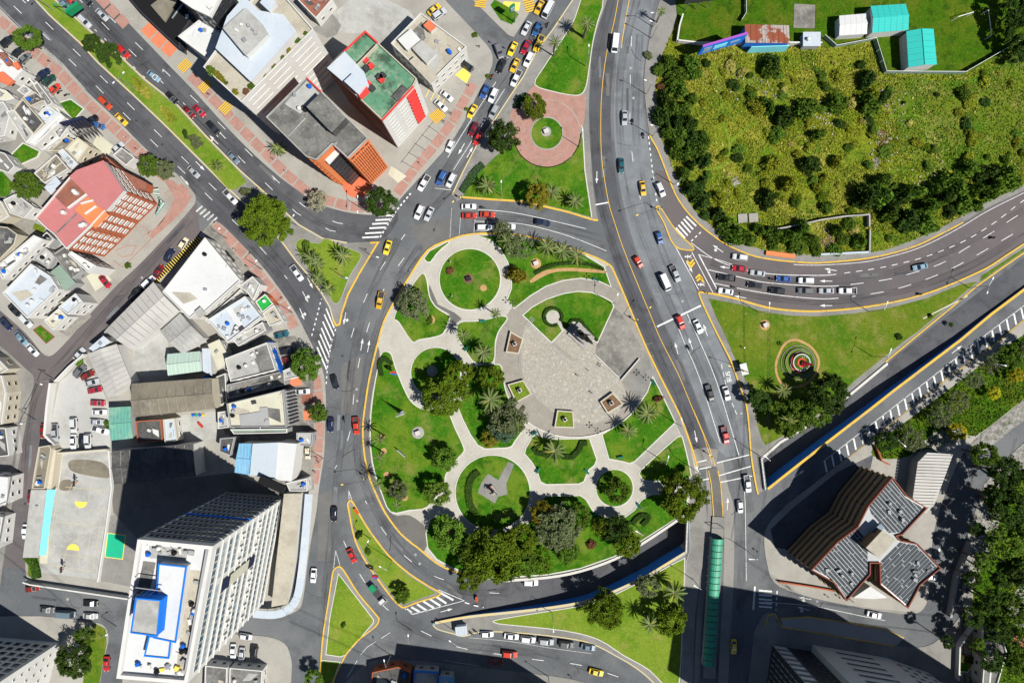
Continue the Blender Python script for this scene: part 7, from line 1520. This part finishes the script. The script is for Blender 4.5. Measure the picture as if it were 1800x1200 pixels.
for a in ((1112,214,95,'dark motorcycle beside the silver car on the wide road by the field','cloth_navy'),(1131,238,85,'dark motorcycle at the dotted line by the field','cloth_grey'),(1210,611,70,'motorcycle behind the stop line right of the plaza','cloth_navy'),(605,737,85,'motorcycle left of the red pickup on the ring road','cloth_navy'),(1745,418,165,'motorcycle climbing the right-hand curved road alone','cloth_navy'),(1617,517,172,'motorcycle at the lower kerb of the right-hand curved road','cloth_grey'),(1357,491,190,'motorcycle left of the blue car in the right-hand queue','cloth_navy'),(1290,505,190,'motorcycle behind the first white car in the right-hand queue','cloth_grey'),(865,135,116,'red motorcycle at the kerb of the taxi street','cloth_red'),(952,53,116,'motorcycle beside the blue car in the taxi street','cloth_navy'),(963,44,116,'motorcycle near the top pavement of the taxi street','cloth_grey'),(848,365,0,'motorcycle right of the white saloon at the lights','cloth_navy'),(828,1112,35,'parked motorcycle by the kiosk, left one',None),(835,1108,35,'parked motorcycle by the kiosk, right one',None),(104,162,-40,'red motorcycle beside the red car in the top left bays',None),(117,167,-20,'motorcycle on the pavement below the top left bays',None)): moto(*a)
for x,y,a,c,lab in ((863,74,30,'cloth_purple','person in purple crossing the side street at the top'),(888,84,200,'cloth_purple','person in purple beside the grey wagon in the taxi street'),(842,82,90,'cloth_navy','person in dark clothes on the shop corner at the top'),(892,103,60,'cloth_white','person in pale clothes between cars in the taxi street'),(1243,515,0,'cloth_navy','person waiting at the end of the yellow chevrons'),(1275,760 - 615,0,'cloth_grey',None),(840,320,110,'cloth_navy','person walking on the pavement left of the pink circle island'),(1330,968,40,'cloth_navy','person on the corner below the brick tower'),(560,812,90,'cloth_grey','person on the pavement near the blue roof'),(1004,1190,0,'cloth_red','person in red on the bottom pavement'),(1040,690,0,'cloth_navy','person crossing the plaza floor'),(960,560,0,'cloth_grey','person near the round hedge in the plaza lawn'),(552,640,80,'cloth_red','person in red under the street tree'),(795,520,0,'cloth_white','person on the path around the top round lawn'),(660,362,0,'cloth_navy','person waiting by the round dark tree at the crossing')):
    if lab:
        p = P(x,y,.8); o = obj('person',BODY['stand',c],None,(p.x,p.y,.02 if x in (863,888,892) else .17),(0,0,-math.radians(a))); tag(o,lab,'person','people on foot')

rp = random.Random(9); ped = []
for a,b,ph in (((385,405),(530,590),'on the pavement below the avenue'),((340,140),(520,318),'on the pavement above the avenue'),((20,48),(250,268),'on the pavement by the top left bays'),((720,310),(838,135),'on the pavement left of the taxi street'),((960,690),(1060,640),'walking on the plaza floor'),((552,680),(556,850),'on the pavement left of the ring road'),((790,450),(800,800),'in the park near the paths'),((1380,1030),(1560,1066),'below the brick tower')):
    for k in range(4): t = rp.random(); ped.append((a[0] + (b[0] - a[0]) * t + rp.uniform(-3,3),a[1] + (b[1] - a[1]) * t + rp.uniform(-3,3),rp.choice(['cloth_navy','cloth_red','cloth_grey','cloth_white']),ph))
for (x,y,c,ph),lab in zip(ped,labels([f"person in {dict(cloth_navy='dark', cloth_red='red', cloth_grey='grey', cloth_white='pale')[c]} clothes {ph}" for x,y,c,ph in ped],ped)):
    p = P(x,y,.8); o = obj('person',BODY['stand',c],None,(p.x,p.y,.17),(0,0,rp.random() * 6)); tag(o,lab,'person','people on foot')
# ------------------------------------------------------------------ street furniture and monuments
def lamp(x,y,dx,dy,lab,h=9.0,arm=2.2,double=False,z=.13,mat='steel',kind='street_lamp',cat='street lamp',r=.09):
    b = P(x,y); d = Vector((dx,-dy)).normalized(); t = thing(kind,(b.x,b.y,z),lab,cat,'street lamps' if kind == 'street_lamp' else 'traffic lights')
    part('pole',MB().tube([(b.x,b.y,z),(b.x,b.y,h)],[r * 1.4,r * .8],7),mat,t)
    for s in ((1,-1) if double else (1,)):
        e = (b.x + d.x * arm * s,b.y + d.y * arm * s,h + .35); part('arm',MB().tube([(b.x,b.y,h - .1),(b.x + d.x * arm * .4 * s,b.y + d.y * arm * .4 * s,h + .25),e],r * .6,6),mat,t)
        hd = part('lamp_head',MB().box((e[0],e[1],e[2] - .05),.7,.3,.14,math.atan2(d.y,d.x)),'steel_white' if kind == 'street_lamp' else 'court_yellow',t)
    if kind == 'traffic_light':
        part('signal',MB().box((b.x + d.x * .3,b.y + d.y * .3,2.6),.35,.35,1.0),'court_yellow',t)
    return t
LP = [(400,420,1,-1,'upper','on the pavement below the avenue'),(462,474,1,-1,'middle','on the pavement below the avenue'),(515,550,1,-.6,'lower','on the pavement below the avenue'),(641,370,0,1,'','at the curve above the median palms'),(662,455,1,.3,'','at the yellow tip of the median triangle'),(610,491,1,.2,'','in the grass of the median triangle'),(527,400,.6,-1,'','at the narrow end of the median'),
 (1029,117,0,-1,'','in the grass above the pink circle'),(1018,259,0,-1,'','on the rim of the pink circle'),(882,345,0,-1,'','beside the large palm on the upper island'),(1148,48,-1,.1,'first','on the field-side pavement'),(1145,68,-1,-.4,'second','on the field-side pavement'),(1136,166,-1,-.3,'third','on the field-side pavement'),(1147,240,-1,-.2,'fourth','on the field-side pavement'),
 (1185,325,-.6,1,'','in the shade of the field bushes'),(1332,549,0,-1,'','at the upper edge of the triangular lawn by the queue'),(1526,547,.3,-1,'','below the white pickup on the right-hand road'),(1702,506,.4,-1,'','between the two right-hand roads'),(1532,626,.3,-1,'','over the underpass slip road'),(1715,638,.5,.1,'','on the right slope beside the striped bay'),(1550,766,.4,.4,'','at the foot of the right slope'),(1334,800,-.6,-.5,'','at the mouth of the right underpass'),(1075,534,.2,-1,'','at the upper right edge of the plaza'),(1187,743,-.2,-1,'','at the right edge of the plaza palms'),(1216,822,-.6,-1,'','at the right tip of the park'),
 (690,984,-1,-.6,'','in the middle of the boat-shaped island'),(652,946,.6,-1,'','at the upper part of the boat-shaped island'),(725,1108,0,-1,'left','beside the kiosk nose'),(806,1112,-1,-.7,'right','beside the kiosk nose'),(970,1075,0,1,'','on the rim above the lower island lawn'),(964,1188,-1,-.7,'','on the bottom pavement'),(1219,1018,-1,-.6,'','on the footway at the palms of the lower island'),(1312,966,-1,-.1,'','on the road left of the brick tower'),(1160,806,.2,-1,'','beside the slanting path at the right of the park'),(687,1150,-.2,-1,'','at the shaded bottom corner'),(1120,925,-.8,-.5,'','above the park underpass'),(568,805,-.4,-.6,'','on the pavement by the blue roof'),(98,668,1,.3,'','at the corner of the back street'),(64,738,1,0,'','on the back street beside the car park'),(205,1100,.4,-.2,'','at the verge of the bottom left tower')]
for x,y,dx,dy,w,lab in LP: lamp(x,y,dx,dy,((w + ' ') if w else '') + 'grey street lamp ' + lab,9 if y < 1000 else 8,double='between' in lab or 'slip' in lab or 'median palms' in lab)
lamp(240,158,1,-1,'double-armed lamp on the grass median',9,2.0,True); lamp(97,20,1,-1,'lamp on the median near the green sign',9,2.0,True)
for a in ((1157,370,-1,.35,'mast-arm traffic light on the yellow-edged refuge',6.5,8),(1116,564,.8,-.9,'mast-arm traffic light at the right edge of the plaza',6,5),(1304,652,-1,-.3,'mast-arm traffic light by the bus shelter',6,6),(646,838,-1,.15,'mast-arm traffic light on the left edge of the park',6.2,6),(1249,800,-.5,-.3,'traffic light on the divider at the crossing lines',5,2),(813,350,-1,.8,'traffic light at the lower left nose of the upper island',5,3)):
    lamp(a[0],a[1],a[2],a[3],a[4],a[5],a[6],kind='traffic_light',cat='traffic light',mat='steel_dark')
# globe lamps round the plaza
for x,y,lab in ((1048,754,'below'),(1131,662,'right of'),(930,757,'lower left of'),(901,535,'upper left of'),(1043,493,'top of')):
    b = P(x,y); t = thing('park_lamp',(b.x,b.y,.16),f'three-globe park lamp at the edge of the plaza, {lab} the paving','lamp','park lamps')
    part('post',MB().tube([(b.x,b.y,.16),(b.x,b.y,3.6)],.07,6),'steel_dark',t)
    for k in range(4): e = (b.x + .75 * math.cos(k * 1.57),b.y + .75 * math.sin(k * 1.57),3.6); part('bracket',MB().tube([(b.x,b.y,3.4),e],.04,5),'steel_dark',t); part('globe',MB().lathe((e[0],e[1],3.5),[(.08,0),(.22,.12),(.24,.25),(.15,.42),(.03,.48)],8),'steel_dark',t)
# planters with plinths in the plaza
for q,m,lab in (([(897,582),(920,595),(912,622),(889,619)],'soil','upper left brown'),([(892,675),(920,667),(935,692),(907,707)],'hedge_lime','lower left green'),([(979,720),(1007,722),(1009,751),(974,750)],'hedge_lime','bottom green'),([(1054,705),(1076,689),(1095,709),(1067,726)],'soil','right-hand brown')):
    w = W(q); c = (sum(p[0] for p in w) / 4,sum(p[1] for p in w) / 4,.17); t = thing('planter',c,f'{lab} planted stone box in the plaza','planter','plaza planters')
    part('box_wall',MB().prism(w,.15,1.3,holes=[inset(w,.35)]),'wall_cream',t); part('bedding',MB().prism(inset(w,.3),.15,1.15),m,t)
    p = thing('bust',(c[0],c[1],1.15),f'small bust on a plinth in the {lab} plaza box','statue','plaza busts'); o = Vector(c)
    part('plinth',MB().box((c[0],c[1],1.15),1.1,1.1,1.3,.5),'marble',p); part('head',MB().lathe((c[0],c[1],2.45),[(.34,0),(.4,.2),(.16,.36),(.17,.42),(.22,.56),(.2,.74),(.07,.86)],10),'bronze',p)
# equestrian-like bronze group on the plaza
m = P(1021,590); t = thing('monument',(m.x,m.y,.23),'dark bronze group on a stone pedestal at the plaza','statue')
part('pedestal',MB().box((m.x,m.y,.2),4.6,3.4,.5,-.75).box((m.x,m.y,.7),3.2,1.9,2.0,-.75),'stone',t)
fx = Vector((math.cos(-.75),math.sin(-.75),0)); sx = Vector((-fx.y,fx.x,0)); o = Vector((m.x,m.y,2.7)); mb = MB()
def q3(u,v,z): return o + fx * u + sx * v + Vector((0,0,z))
mb.tube([q3(-1.5,0,1.9),q3(-.9,0,2.1),q3(0,0,2.0),q3(.8,0,2.2),q3(1.4,0,3.0),q3(1.9,0,3.2),q3(2.4,0,2.9)],[.3,.55,.5,.52,.32,.28,.14],9)
for u,v in ((-1.1,.3),(-1.1,-.3),(.8,.3)): mb.tube([q3(u,v,2.0),q3(u + .1,v,1.0),q3(u - .05,v,0)],[.26,.15,.11],6)
mb.tube([q3(.8,-.3,2.0),q3(1.5,-.3,1.7),q3(1.4,-.3,1.1)],[.22,.14,.1],6); mb.tube([q3(-1.6,0,2.0),q3(-2.1,0,1.5),q3(-2.2,0,.8)],[.14,.12,.05],6); part('horse',mb,'bronze',t)
mb = MB(); mb.tube([q3(-.1,0,2.3),q3(-.1,0,2.9),q3(0,0,3.5),q3(0,0,3.75),q3(.02,0,4.0),q3(.02,0,4.2)],[.32,.3,.36,.12,.19,.08],8)
for v in (-.45,.45): mb.tube([q3(0,v * .5,2.4),q3(.5,v * 1.3,2.0),q3(.3,v * 1.4,1.3)],[.2,.16,.1],6); mb.tube([q3(0,v * .8,3.45),q3(.3,v * 1.2,3.1),q3(.8,v * (.4 if v < 0 else 2),3.2 if v < 0 else 4.0)],[.14,.11,.08],6)
part('rider',mb,'bronze',t); t.scale = (1.45,1.45,1.45)
# dark statue on the round lawn
m = P(866,860); t = thing('statue',(m.x,m.y,.23),'dark bronze figure with raised pole on a low plinth in the round lawn','statue'); part('plinth',MB().box((m.x,m.y,.2),2.6,1.8,1.0,-.9),'stone',t)
o = Vector((m.x,m.y,1.2)); fx = Vector((math.cos(-.9),math.sin(-.9),0)); sx = Vector((-fx.y,fx.x,0)); mb = MB()
for v in (-.22,.22): mb.tube([q3(v * .8,v,0),q3(v,v,.8),q3(0,v * .7,1.6)],[.16,.17,.24],7)
mb.tube([q3(0,0,1.5),q3(0,0,2.1),q3(.05,0,2.7),q3(.05,0,2.95),q3(.05,0,3.2),q3(.05,0,3.45)],[.32,.3,.38,.13,.2,.1],8); mb.tube([q3(0,.35,2.6),q3(.5,.7,2.7),q3(1.1,.8,3.3)],[.15,.12,.09],6); mb.tube([q3(0,-.35,2.6),q3(-.3,-.8,2.1),q3(.2,-.9,1.8)],[.15,.12,.09],6); part('figure',mb,'bronze',t)
part('flag_pole',MB().tube([q3(1.1,.8,1.2),q3(1.1,.8,5.6)],.05,6),'steel_dark',t); part('reclining_figure',MB().tube([q3(-1.4,.2,.2),q3(-.7,.1,.35),q3(-.3,-.2,.5),q3(.9,-.5,.25)],[.16,.28,.3,.14],7),'tile_red',t)
for x,y,m_,lab in ((824,490,'bronze','small dark stone block in the top round lawn'),(942,463,'marble','white stone block with ochre rim under the palm row'),(960,232,'marble','white stone block in the middle of the pink circle'),(735,760,'marble','white block on a round grey base on the left park lawn'),(1344,571,'marble','pale stone block on the triangular lawn'),(760,652,'stone','grey stone in the shaded round lawn'),(844,600 - 90,'soil_ochre',None)):
    if lab:
        c = P(x,y); t = thing('memorial_stone',(c.x,c.y,.2),lab,'stone'); part('block',MB().box((c.x,c.y,.2),1.5,1.2,1.1,.4),m_,t); part('base',MB().lathe((c.x,c.y,.2),[(1.6 if x != 735 else 2.0,0),(1.5,.08)],14),'soil' if m_ == 'bronze' else 'soil_ochre' if x in (942,1344) else 'stone',t)
# spiral flower monument
c = P(1409,637); t = thing('flower_monument',(c.x,c.y,.2),'round spiral flower monument with a red tip on the triangular lawn','monument')
for i in range(3): part('terrace',MB().prism(W(circ(1402 + i * 2,637,30 - i * 5,40)),.15,.45 + .35 * i,holes=[W(circ(1402 + i * 2,637,29.2 - i * 5,40))]),'pavement_light',t); part('flower_ring',MB().prism(W(circ(1402 + i * 2,637,28.4 - i * 5,40)),.15,.38 + .33 * i),('meadow_green','hedge_lime','trim_red')[i],t)
part('drum',MB().lathe((c.x,c.y,.2),[(2.9,0),(2.9,1.6),(2.6,1.7)],32),'meadow_green',t); part('rim',MB().prism(W(circ(1409,637,15.4,36),1.9),1.8,2.1,holes=[W(circ(1409,637,13.6,36),1.9)]),'marble',t); part('inner_ring',MB().prism(W(circ(1409,637,8,28),1.9),1.8,2.1,holes=[W(circ(1409,637,5.6,28),1.9)]),'trim_red',t)
for k in range(16): a = k * 6.283 / 16; part('stud',MB().lathe((c.x + 1.75 * math.cos(a),c.y + 1.75 * math.sin(a),1.85),[(.16,0),(.16,.2),(.05,.25)],7),'marble',t)
part('red_tip',MB().tube([(c.x - .3,c.y - .2,1.9),(c.x + .5,c.y - .35,3.2),(c.x + 1.4,c.y - .4,4.6)],[.95,.6,.04],10),'car_red',t)
mb = MB().ribbon(W(smooth([(1372,615),(1385,600),(1402,598),(1425,610),(1438,630),(1436,650),(1420,672),(1395,680),(1372,672),(1363,645)],True,4)),.7,.2,.25,True); struct('path',mb,'soil_ochre','ochre gravel ring round the flower monument')
# benches, boards, shelter, kiosk
for i,(x,y,a,lab) in enumerate([(849,565,5,'near the palm below the top round lawn'),(820,612,-55,'left of the plaza palms'),(946,826,-60,'left of the palm lawn below the plaza'),(1031,828,50,'right of the palm lawn below the plaza'),(1090,803,-10,'below the smaller plaza palm'),(923,934,40,'under the olive tree at the bottom of the park'),(1047,903,-30,'at the lower left of the small round lawn'),(1122,888,60,'at the lower right of the small round lawn'),(1047,492,20,'by the top right of the plaza'),(1148,672,60,'at the right edge of the plaza'),(939,761,-30,'at the lower edge of the plaza')]):
    c = P(x,y); rz = -math.radians(a); t = thing('park_bench',(c.x,c.y,.2),'green bench ' + lab,'bench','park benches',rz)
    obj('seat',MB().box((0,0,.42),1.9,.5,.07).mesh('seat','bench_green'),t); obj('backrest',MB().box((0,.28,.55),1.9,.08,.45).mesh('backrest','bench_green'),t)
    for s in (-.75,.75): obj('leg',MB().box((s,0,0),.08,.5,.42).mesh('leg','steel_dark'),t)
def board(x0,y0,x1,y1,z0,z1,mat,lab,name='sign_board',cat='sign',back='steel',posts=2,thick=.15,s=None):
    a,b = P(x0,y0),P(x1,y1); t = thing(name,((a.x + b.x) / 2,(a.y + b.y) / 2,.15),lab,cat)
    pan = part('panel',MB().ribbon([a,b],thick,z0,z1),mat,t); part('frame',MB().ribbon([a,b],thick + .12,z1,z1 + .12),back,t)
    for i in range(posts): p = a.lerp(b,(i + .5) / posts); part('post',MB().tube([(p.x,p.y,.1),(p.x,p.y,z1 - .2)],.12 if z1 > 5 else .06,6),'steel',t)
    return t
board(700,789,714,801,.6,2.2,'wall_white','white notice board on the left park lawn'); board(1305,700 - 90,1306,612,.6,1.6,'wall_white','small white sign near the bus lane marking')
t = board(1219,107,1294,85,4.5,10,'paint_blue','big blue billboard with a pink top edge at the field','billboard','billboard','cloth_purple',3,.5)
for i,(u,w_,m_) in enumerate(((.15,.18,'car_lightblue'),(.45,.3,'paint_cyan'),(.78,.22,'car_lightblue'))):
    a,b = P(1219,107),P(1294,85); d = (b - a); p,q = a.lerp(b,u - w_ / 2),a.lerp(b,u + w_ / 2); off = Vector((d.y,-d.x,0)).normalized() * .3; part('poster_patch',MB().ribbon([p + off,q + off],.08,5.4 + .5 * i,8.6 - .4 * i),m_,t)
board(1195,20,1250,14,5,10,'steel_dark','billboard seen from behind at the top of the mown yard','billboard','billboard','steel',3,.5); board(1152,4,1172,-10,6,11,'steel_dark','dark billboard over the pavement at the top right road','billboard','billboard','steel',2,.5)
a,b = P(128,228,3),P(166,219,3); t = thing('billboard',((a.x + b.x) / 2,(a.y + b.y) / 2,.1),'lattice billboard frame beside the front garden off the avenue','billboard'); part('panel',MB().ribbon([a,b],.4,3,9),'cloth_navy',t); off = Vector((.9,-2.6,0))
for i in range(7):
    p = a.lerp(b,i / 6); p2 = p + off; part('strut',MB().tube([(p.x,p.y,8.5),(p2.x,p2.y,.2)],.09,5).tube([(p.x,p.y,5),(p2.x,p2.y,.2)],.07,5),'steel_dark',t)
    if i < 6: q = a.lerp(b,(i + 1) / 6); part('brace',MB().tube([(p.x + .5,p.y - 1.3,4.4),(q.x,q.y,8.4)],.07,5).tube([(p2.x,p2.y,.3),(q.x + .5,q.y - 1.3,4.4)],.07,5),'steel_dark',t)
b = P(118,26); t = thing('road_sign',(b.x,b.y,.2),'large green direction sign on a median post, top left','sign'); part('post',MB().tube([(b.x,b.y,.1),(b.x,b.y,6.6),(P(136,12,7).x,P(136,12,7).y,7)],.14,7),'car_green',t); part('panel',MB().ribbon([P(119,24,7),P(141,8,7)],.9,5.8,8.2),'car_green',t)
b = P(905,40); t = thing('totem_sign',(b.x,b.y,.2),'green totem sign on the grass wedge at the top','sign'); part('post',MB().tube([(b.x,b.y,.1),(b.x,b.y,7)],.15,7),'car_green',t); part('panel',MB().box((b.x - .8,b.y + 1.2,5),1.6,.5,3.2,.6),'car_green',t); part('light_panel',MB().box((b.x - .75,b.y + 1.0,5.4),1.2,.5,1.6,.6),'car_lightblue',t)
b = P(1303,648); t = thing('bus_shelter',(b.x,b.y,.13),'white-roofed bus shelter beside the bus bay','shelter'); part('roof',MB().box((b.x,b.y,2.5),2.0,3.4,.15,.25),'roof_white',t); part('back_panel',MB().box((b.x + .85,b.y - .1,.3),.08,3.0,2.1,.25),'glass_pale',t); part('bench',MB().box((b.x + .4,b.y,.5),.45,2.4,.08,.25),'steel',t)
for u,v in ((-.8,-1.4),(-.8,1.4),(.8,-1.4),(.8,1.4)): part('post',MB().tube([(b.x + u,b.y + v,.1),(b.x + u,b.y + v,2.5)],.05,5),'steel',t)
b = P(812,1102); t = thing('kiosk',(b.x,b.y,.13),'grey glass-roofed kiosk on the nose of the lower island','kiosk'); part('body',MB().box((b.x,b.y,.1),3.0,2.2,2.4,.12),'steel_white',t)
for i in range(4): part('roof_pane',MB().box((b.x - 1.3 + i * .87,b.y + .1 * (i - 1.5),2.5),.8,2.7,.12,.12),'roof_bluewhite',t)
solo('bollard',MB().tube([P(763,1094),P(763,1094) + Vector((0,0,1.1))],[.5,.35],8),'car_lightblue','pale blue bollard on the very nose of the lower island','bollard',P(763,1094)); solo('barrier',MB().box(P(838,1051,.02),.6,1.5,.9,.15),'car_orange','orange road barrier on the ring road near the underpass','barrier',P(838,1051)); solo('barrier',MB().box(P(627,897,.02),.7,1.9,.9,.6),'car_orange','orange barrier at the upper tip of the boat-shaped island','barrier',P(627,897))
for x,y,lab in ((693,655,'at the left park lawn'),(661,1005,'on the boat-shaped island')):
    b = P(x,y); t = thing('flag_pole',(b.x,b.y,.2),'red and blue flag on a leaning pole ' + lab,'flag'); part('pole',MB().tube([(b.x,b.y,.1),(b.x - .3,b.y + .2,5)],.05,5),'steel_white',t); part('flag',MB().ribbon([(b.x - .3,b.y + .2),(b.x + .5,b.y + .5),(b.x + 1.4,b.y + .1)],.5,4.0,5.0),'car_red',t); part('flag_band',MB().ribbon([(b.x - .3,b.y + .1),(b.x + .5,b.y - .2),(b.x + 1.3,b.y - .4)],.4,3.6,4.4),'plastic_blue',t)
b = P(708,725); t = thing('mast',(b.x,b.y,.2),'tall white lattice mast on the left park lawn','mast')
for k in range(3): a = k * 2.09; part('leg',MB().tube([(b.x + .8 * math.cos(a),b.y + .8 * math.sin(a),.2),(b.x + .15 * math.cos(a),b.y + .15 * math.sin(a),11)],.06,5),'steel_white',t)
for z in range(1,11): part('ring',MB().lathe((b.x,b.y,z),[(.8 - .065 * z,0),(.8 - .065 * z,.1)],6),'steel',t)
# green bus station
t = thing('bus_station',P(1255,1058),'long bus station with green arched glass roof between the bus lanes','bus station')
A0,A1 = P(1261,925),P(1246,1190); d = (A1 - A0).normalized(); nrm = Vector((-d.y,d.x,0)); part('platform',MB().ribbon([A0 - d * 3,A1],3.6,0,.55),'pavement',t)
A0,A1 = P(1263,947,3.4),P(1247,1172,3.4); A0.z = A1.z = 0; Ln = (A1 - A0).length; n = 20
for i in range(n):
    p,q = A0.lerp(A1,i / n + .002),A0.lerp(A1,(i + 1) / n - .002); vs = []
    for e in (p,q):
        for k in range(9): a = math.pi * k / 8; vs.append(e + nrm * (-1.65 * math.cos(a)) + Vector((0,0,2.5 + .95 * math.sin(a))))
    part('roof_panel',MB().add(vs,[(k,k + 1,9 + k + 1,9 + k) for k in range(8)]),'glass_green',t); part('rib',MB().tube([v + Vector((0,0,.03)) for v in vs[:9]],.06,4),'car_darkgreen',t)
for s in (-1.6,1.6): part('side_wall',MB().ribbon([A0 + nrm * s,A1 + nrm * s],.1,.5,2.5),'glass_pale',t)
part('entrance_frame',MB().tube([A0 - d * 3 + nrm * 1.7,A0 - d * 3 + nrm * 1.7 + Vector((0,0,3))],.12,6).tube([A0 - d * 3 - nrm * 1.7,A0 - d * 3 - nrm * 1.7 + Vector((0,0,3))],.12,6).tube([A0 - d * 3 - nrm * 1.7 + Vector((0,0,3)),A0 - d * 3 + nrm * 1.7 + Vector((0,0,3))],.1,6),'car_darkgreen',t)
mb = MB().ribbon(W([(1252,822),(1258,850),(1262,900),(1262,935)]),2.6,.0,.2); o = struct('divider',mb,'pavement_dark','yellow-edged divider leading to the green bus station'); 
for s in (-1.4,1.4): part('kerb',MB().ribbon([(x + s,y) for x,y in W([(1253,826),(1258,850),(1262,900),(1262,935)])],.25,0,.26),'kerb_yellow',o)
# fences and field furniture
def fence(pts,h,lab,step=2.6):
    w = [P(*p) for p in pts]; t = thing('fence',w[0],lab,'fence')
    for a,b in zip(w,w[1:]):
        n = max(1,int((b - a).length / step))
        for i in range(n): p = a.lerp(b,i / n); q = a.lerp(b,(i + 1) / n); part('post',MB().tube([(p.x,p.y,.1),(p.x,p.y,h)],.06,5),'steel_white',t); part('mesh_panel',MB().ribbon([p.lerp(q,.03),q.lerp(p,.03)],.04,.3,h - .1),'roof_sage',t)
        part('rail',MB().tube([(a.x,a.y,h),(b.x,b.y,h)],.06,5),'steel_white',t)
fence([(1445,67),(1465,85),(1534,72),(1552,130),(1690,131)],2.2,'green mesh fence round the teal-roofed sheds'); fence([(1690,131),(1735,105),(1792,72)],2.2,'pale fence climbing to the right from the sheds'); fence([(1308,-20),(1308,28),(1300,40)],2.0,'short fence across the mown yard')
for x0,y0,x1,y1,lab in ((1676,36,1702,28,'white goal frame in the mown yard, left one'),(1728,24,1734,68,'white goal frame in the mown yard, right one')):
    a,b = P(x0,y0),P(x1,y1); t = thing('goal',a,lab,'goal'); part('crossbar',MB().tube([(a.x,a.y,2.3),(b.x,b.y,2.3)],.1,6),'steel_white',t)
    for p in (a,b): part('post',MB().tube([(p.x,p.y,.1),(p.x,p.y,2.35)],.1,6),'steel_white',t); part('stay',MB().tube([(p.x,p.y,2.3),(p.x - .9,p.y - .5,.15)],.06,5),'steel_white',t)
for x,y,a,lab in ((138,845,-50,'upper'),(116,994,40,'lower')):
    b = P(x,y); t = thing('basketball_hoop',(b.x,b.y,.15),f'{lab} hoop frame on the ball court','basketball hoop'); part('post',MB().tube([(b.x,b.y,.1),(b.x,b.y,3),(b.x + .8,b.y,3.4)],.09,6),'steel_dark',t); part('backboard',MB().box((b.x + .8,b.y,2.9),.06,1.8,1.1),'steel_dark',t); part('ring',MB().lathe((b.x + 1.2,b.y,3.0),[(.25,0),(.25,.05)],10),'car_orange',t)
b = P(337,748); t = thing('play_frame',(b.x,b.y,.15),'small coloured play equipment in the school yard','play equipment')
for k,m_ in enumerate(('plastic_blue','car_green','plastic_blue','car_yellow')): part('seat',MB().box(P(340 + k * 6,729,.15),.7,.7,.5,k),m_,t)
part('slide',MB().ribbon(W([(350,742),(358,750)]),.6,.4,.9),'car_red',t)
b = P(366,664); solo('water_tank',MB().lathe(P(367,664,.15),[(.9,0),(.95,.2),(.9,1.6),(.4,1.9)],12),'plastic_blue','bright blue water tank behind the brown roof','tank',P(367,664,.15))
# overhead cables
for pts,zz,lab in (([(98,668),(64,738),(28,955)],7.5,'bundle of overhead cables along the back street'),([(205,1100),(30,955)],7.5,'overhead cables from the verge to the back street'),([(687,1150),(520,1075)],7,'overhead cables over the narrow triangular island'),([(1312,966),(1334,800),(1332,549)],8,'overhead cables along the wide road right of the triangular lawn'),([(1334,1000),(1450,1075),(1670,1100)],7.5,'overhead cables over the shaded street below the brick tower'),([(1750,765),(1735,850),(1690,1085)],7.5,'overhead cables along the right-hand lane')):
    c = P(*pts[0]); t = thing('overhead_cable',(c.x,c.y,0),lab,'cable')
    for i in range(3):
        for p,q in zip(pts,pts[1:]): a,b = P(*p) + Vector((.3 * i,.2 * i,zz + .15 * i)),P(*q) + Vector((.3 * i,.2 * i,zz + .15 * i)); part('wire',MB().tube([a,a.lerp(b,.5) - Vector((0,0,.6)),b],.03,4),'black',t)
# scattered rubbish in the field
rr = random.Random(5); mb = MB()
for i in range(260):
    cx,cy = rr.choice([(1555,240),(1560,180),(1450,215),(1350,160),(1548,265),(1455,425),(1640,315),(1300,130)]); x,y = rr.gauss(cx,16),rr.gauss(cy,16)
    if inside((x,y),FIELD): mb.box(P(x,y,.2),rr.uniform(.15,.6),rr.uniform(.1,.4),rr.uniform(.1,.4),rr.random() * 3)
struct('rubbish',mb,'pavement_light','pale rubble and litter scattered in the rough field',kind='stuff')
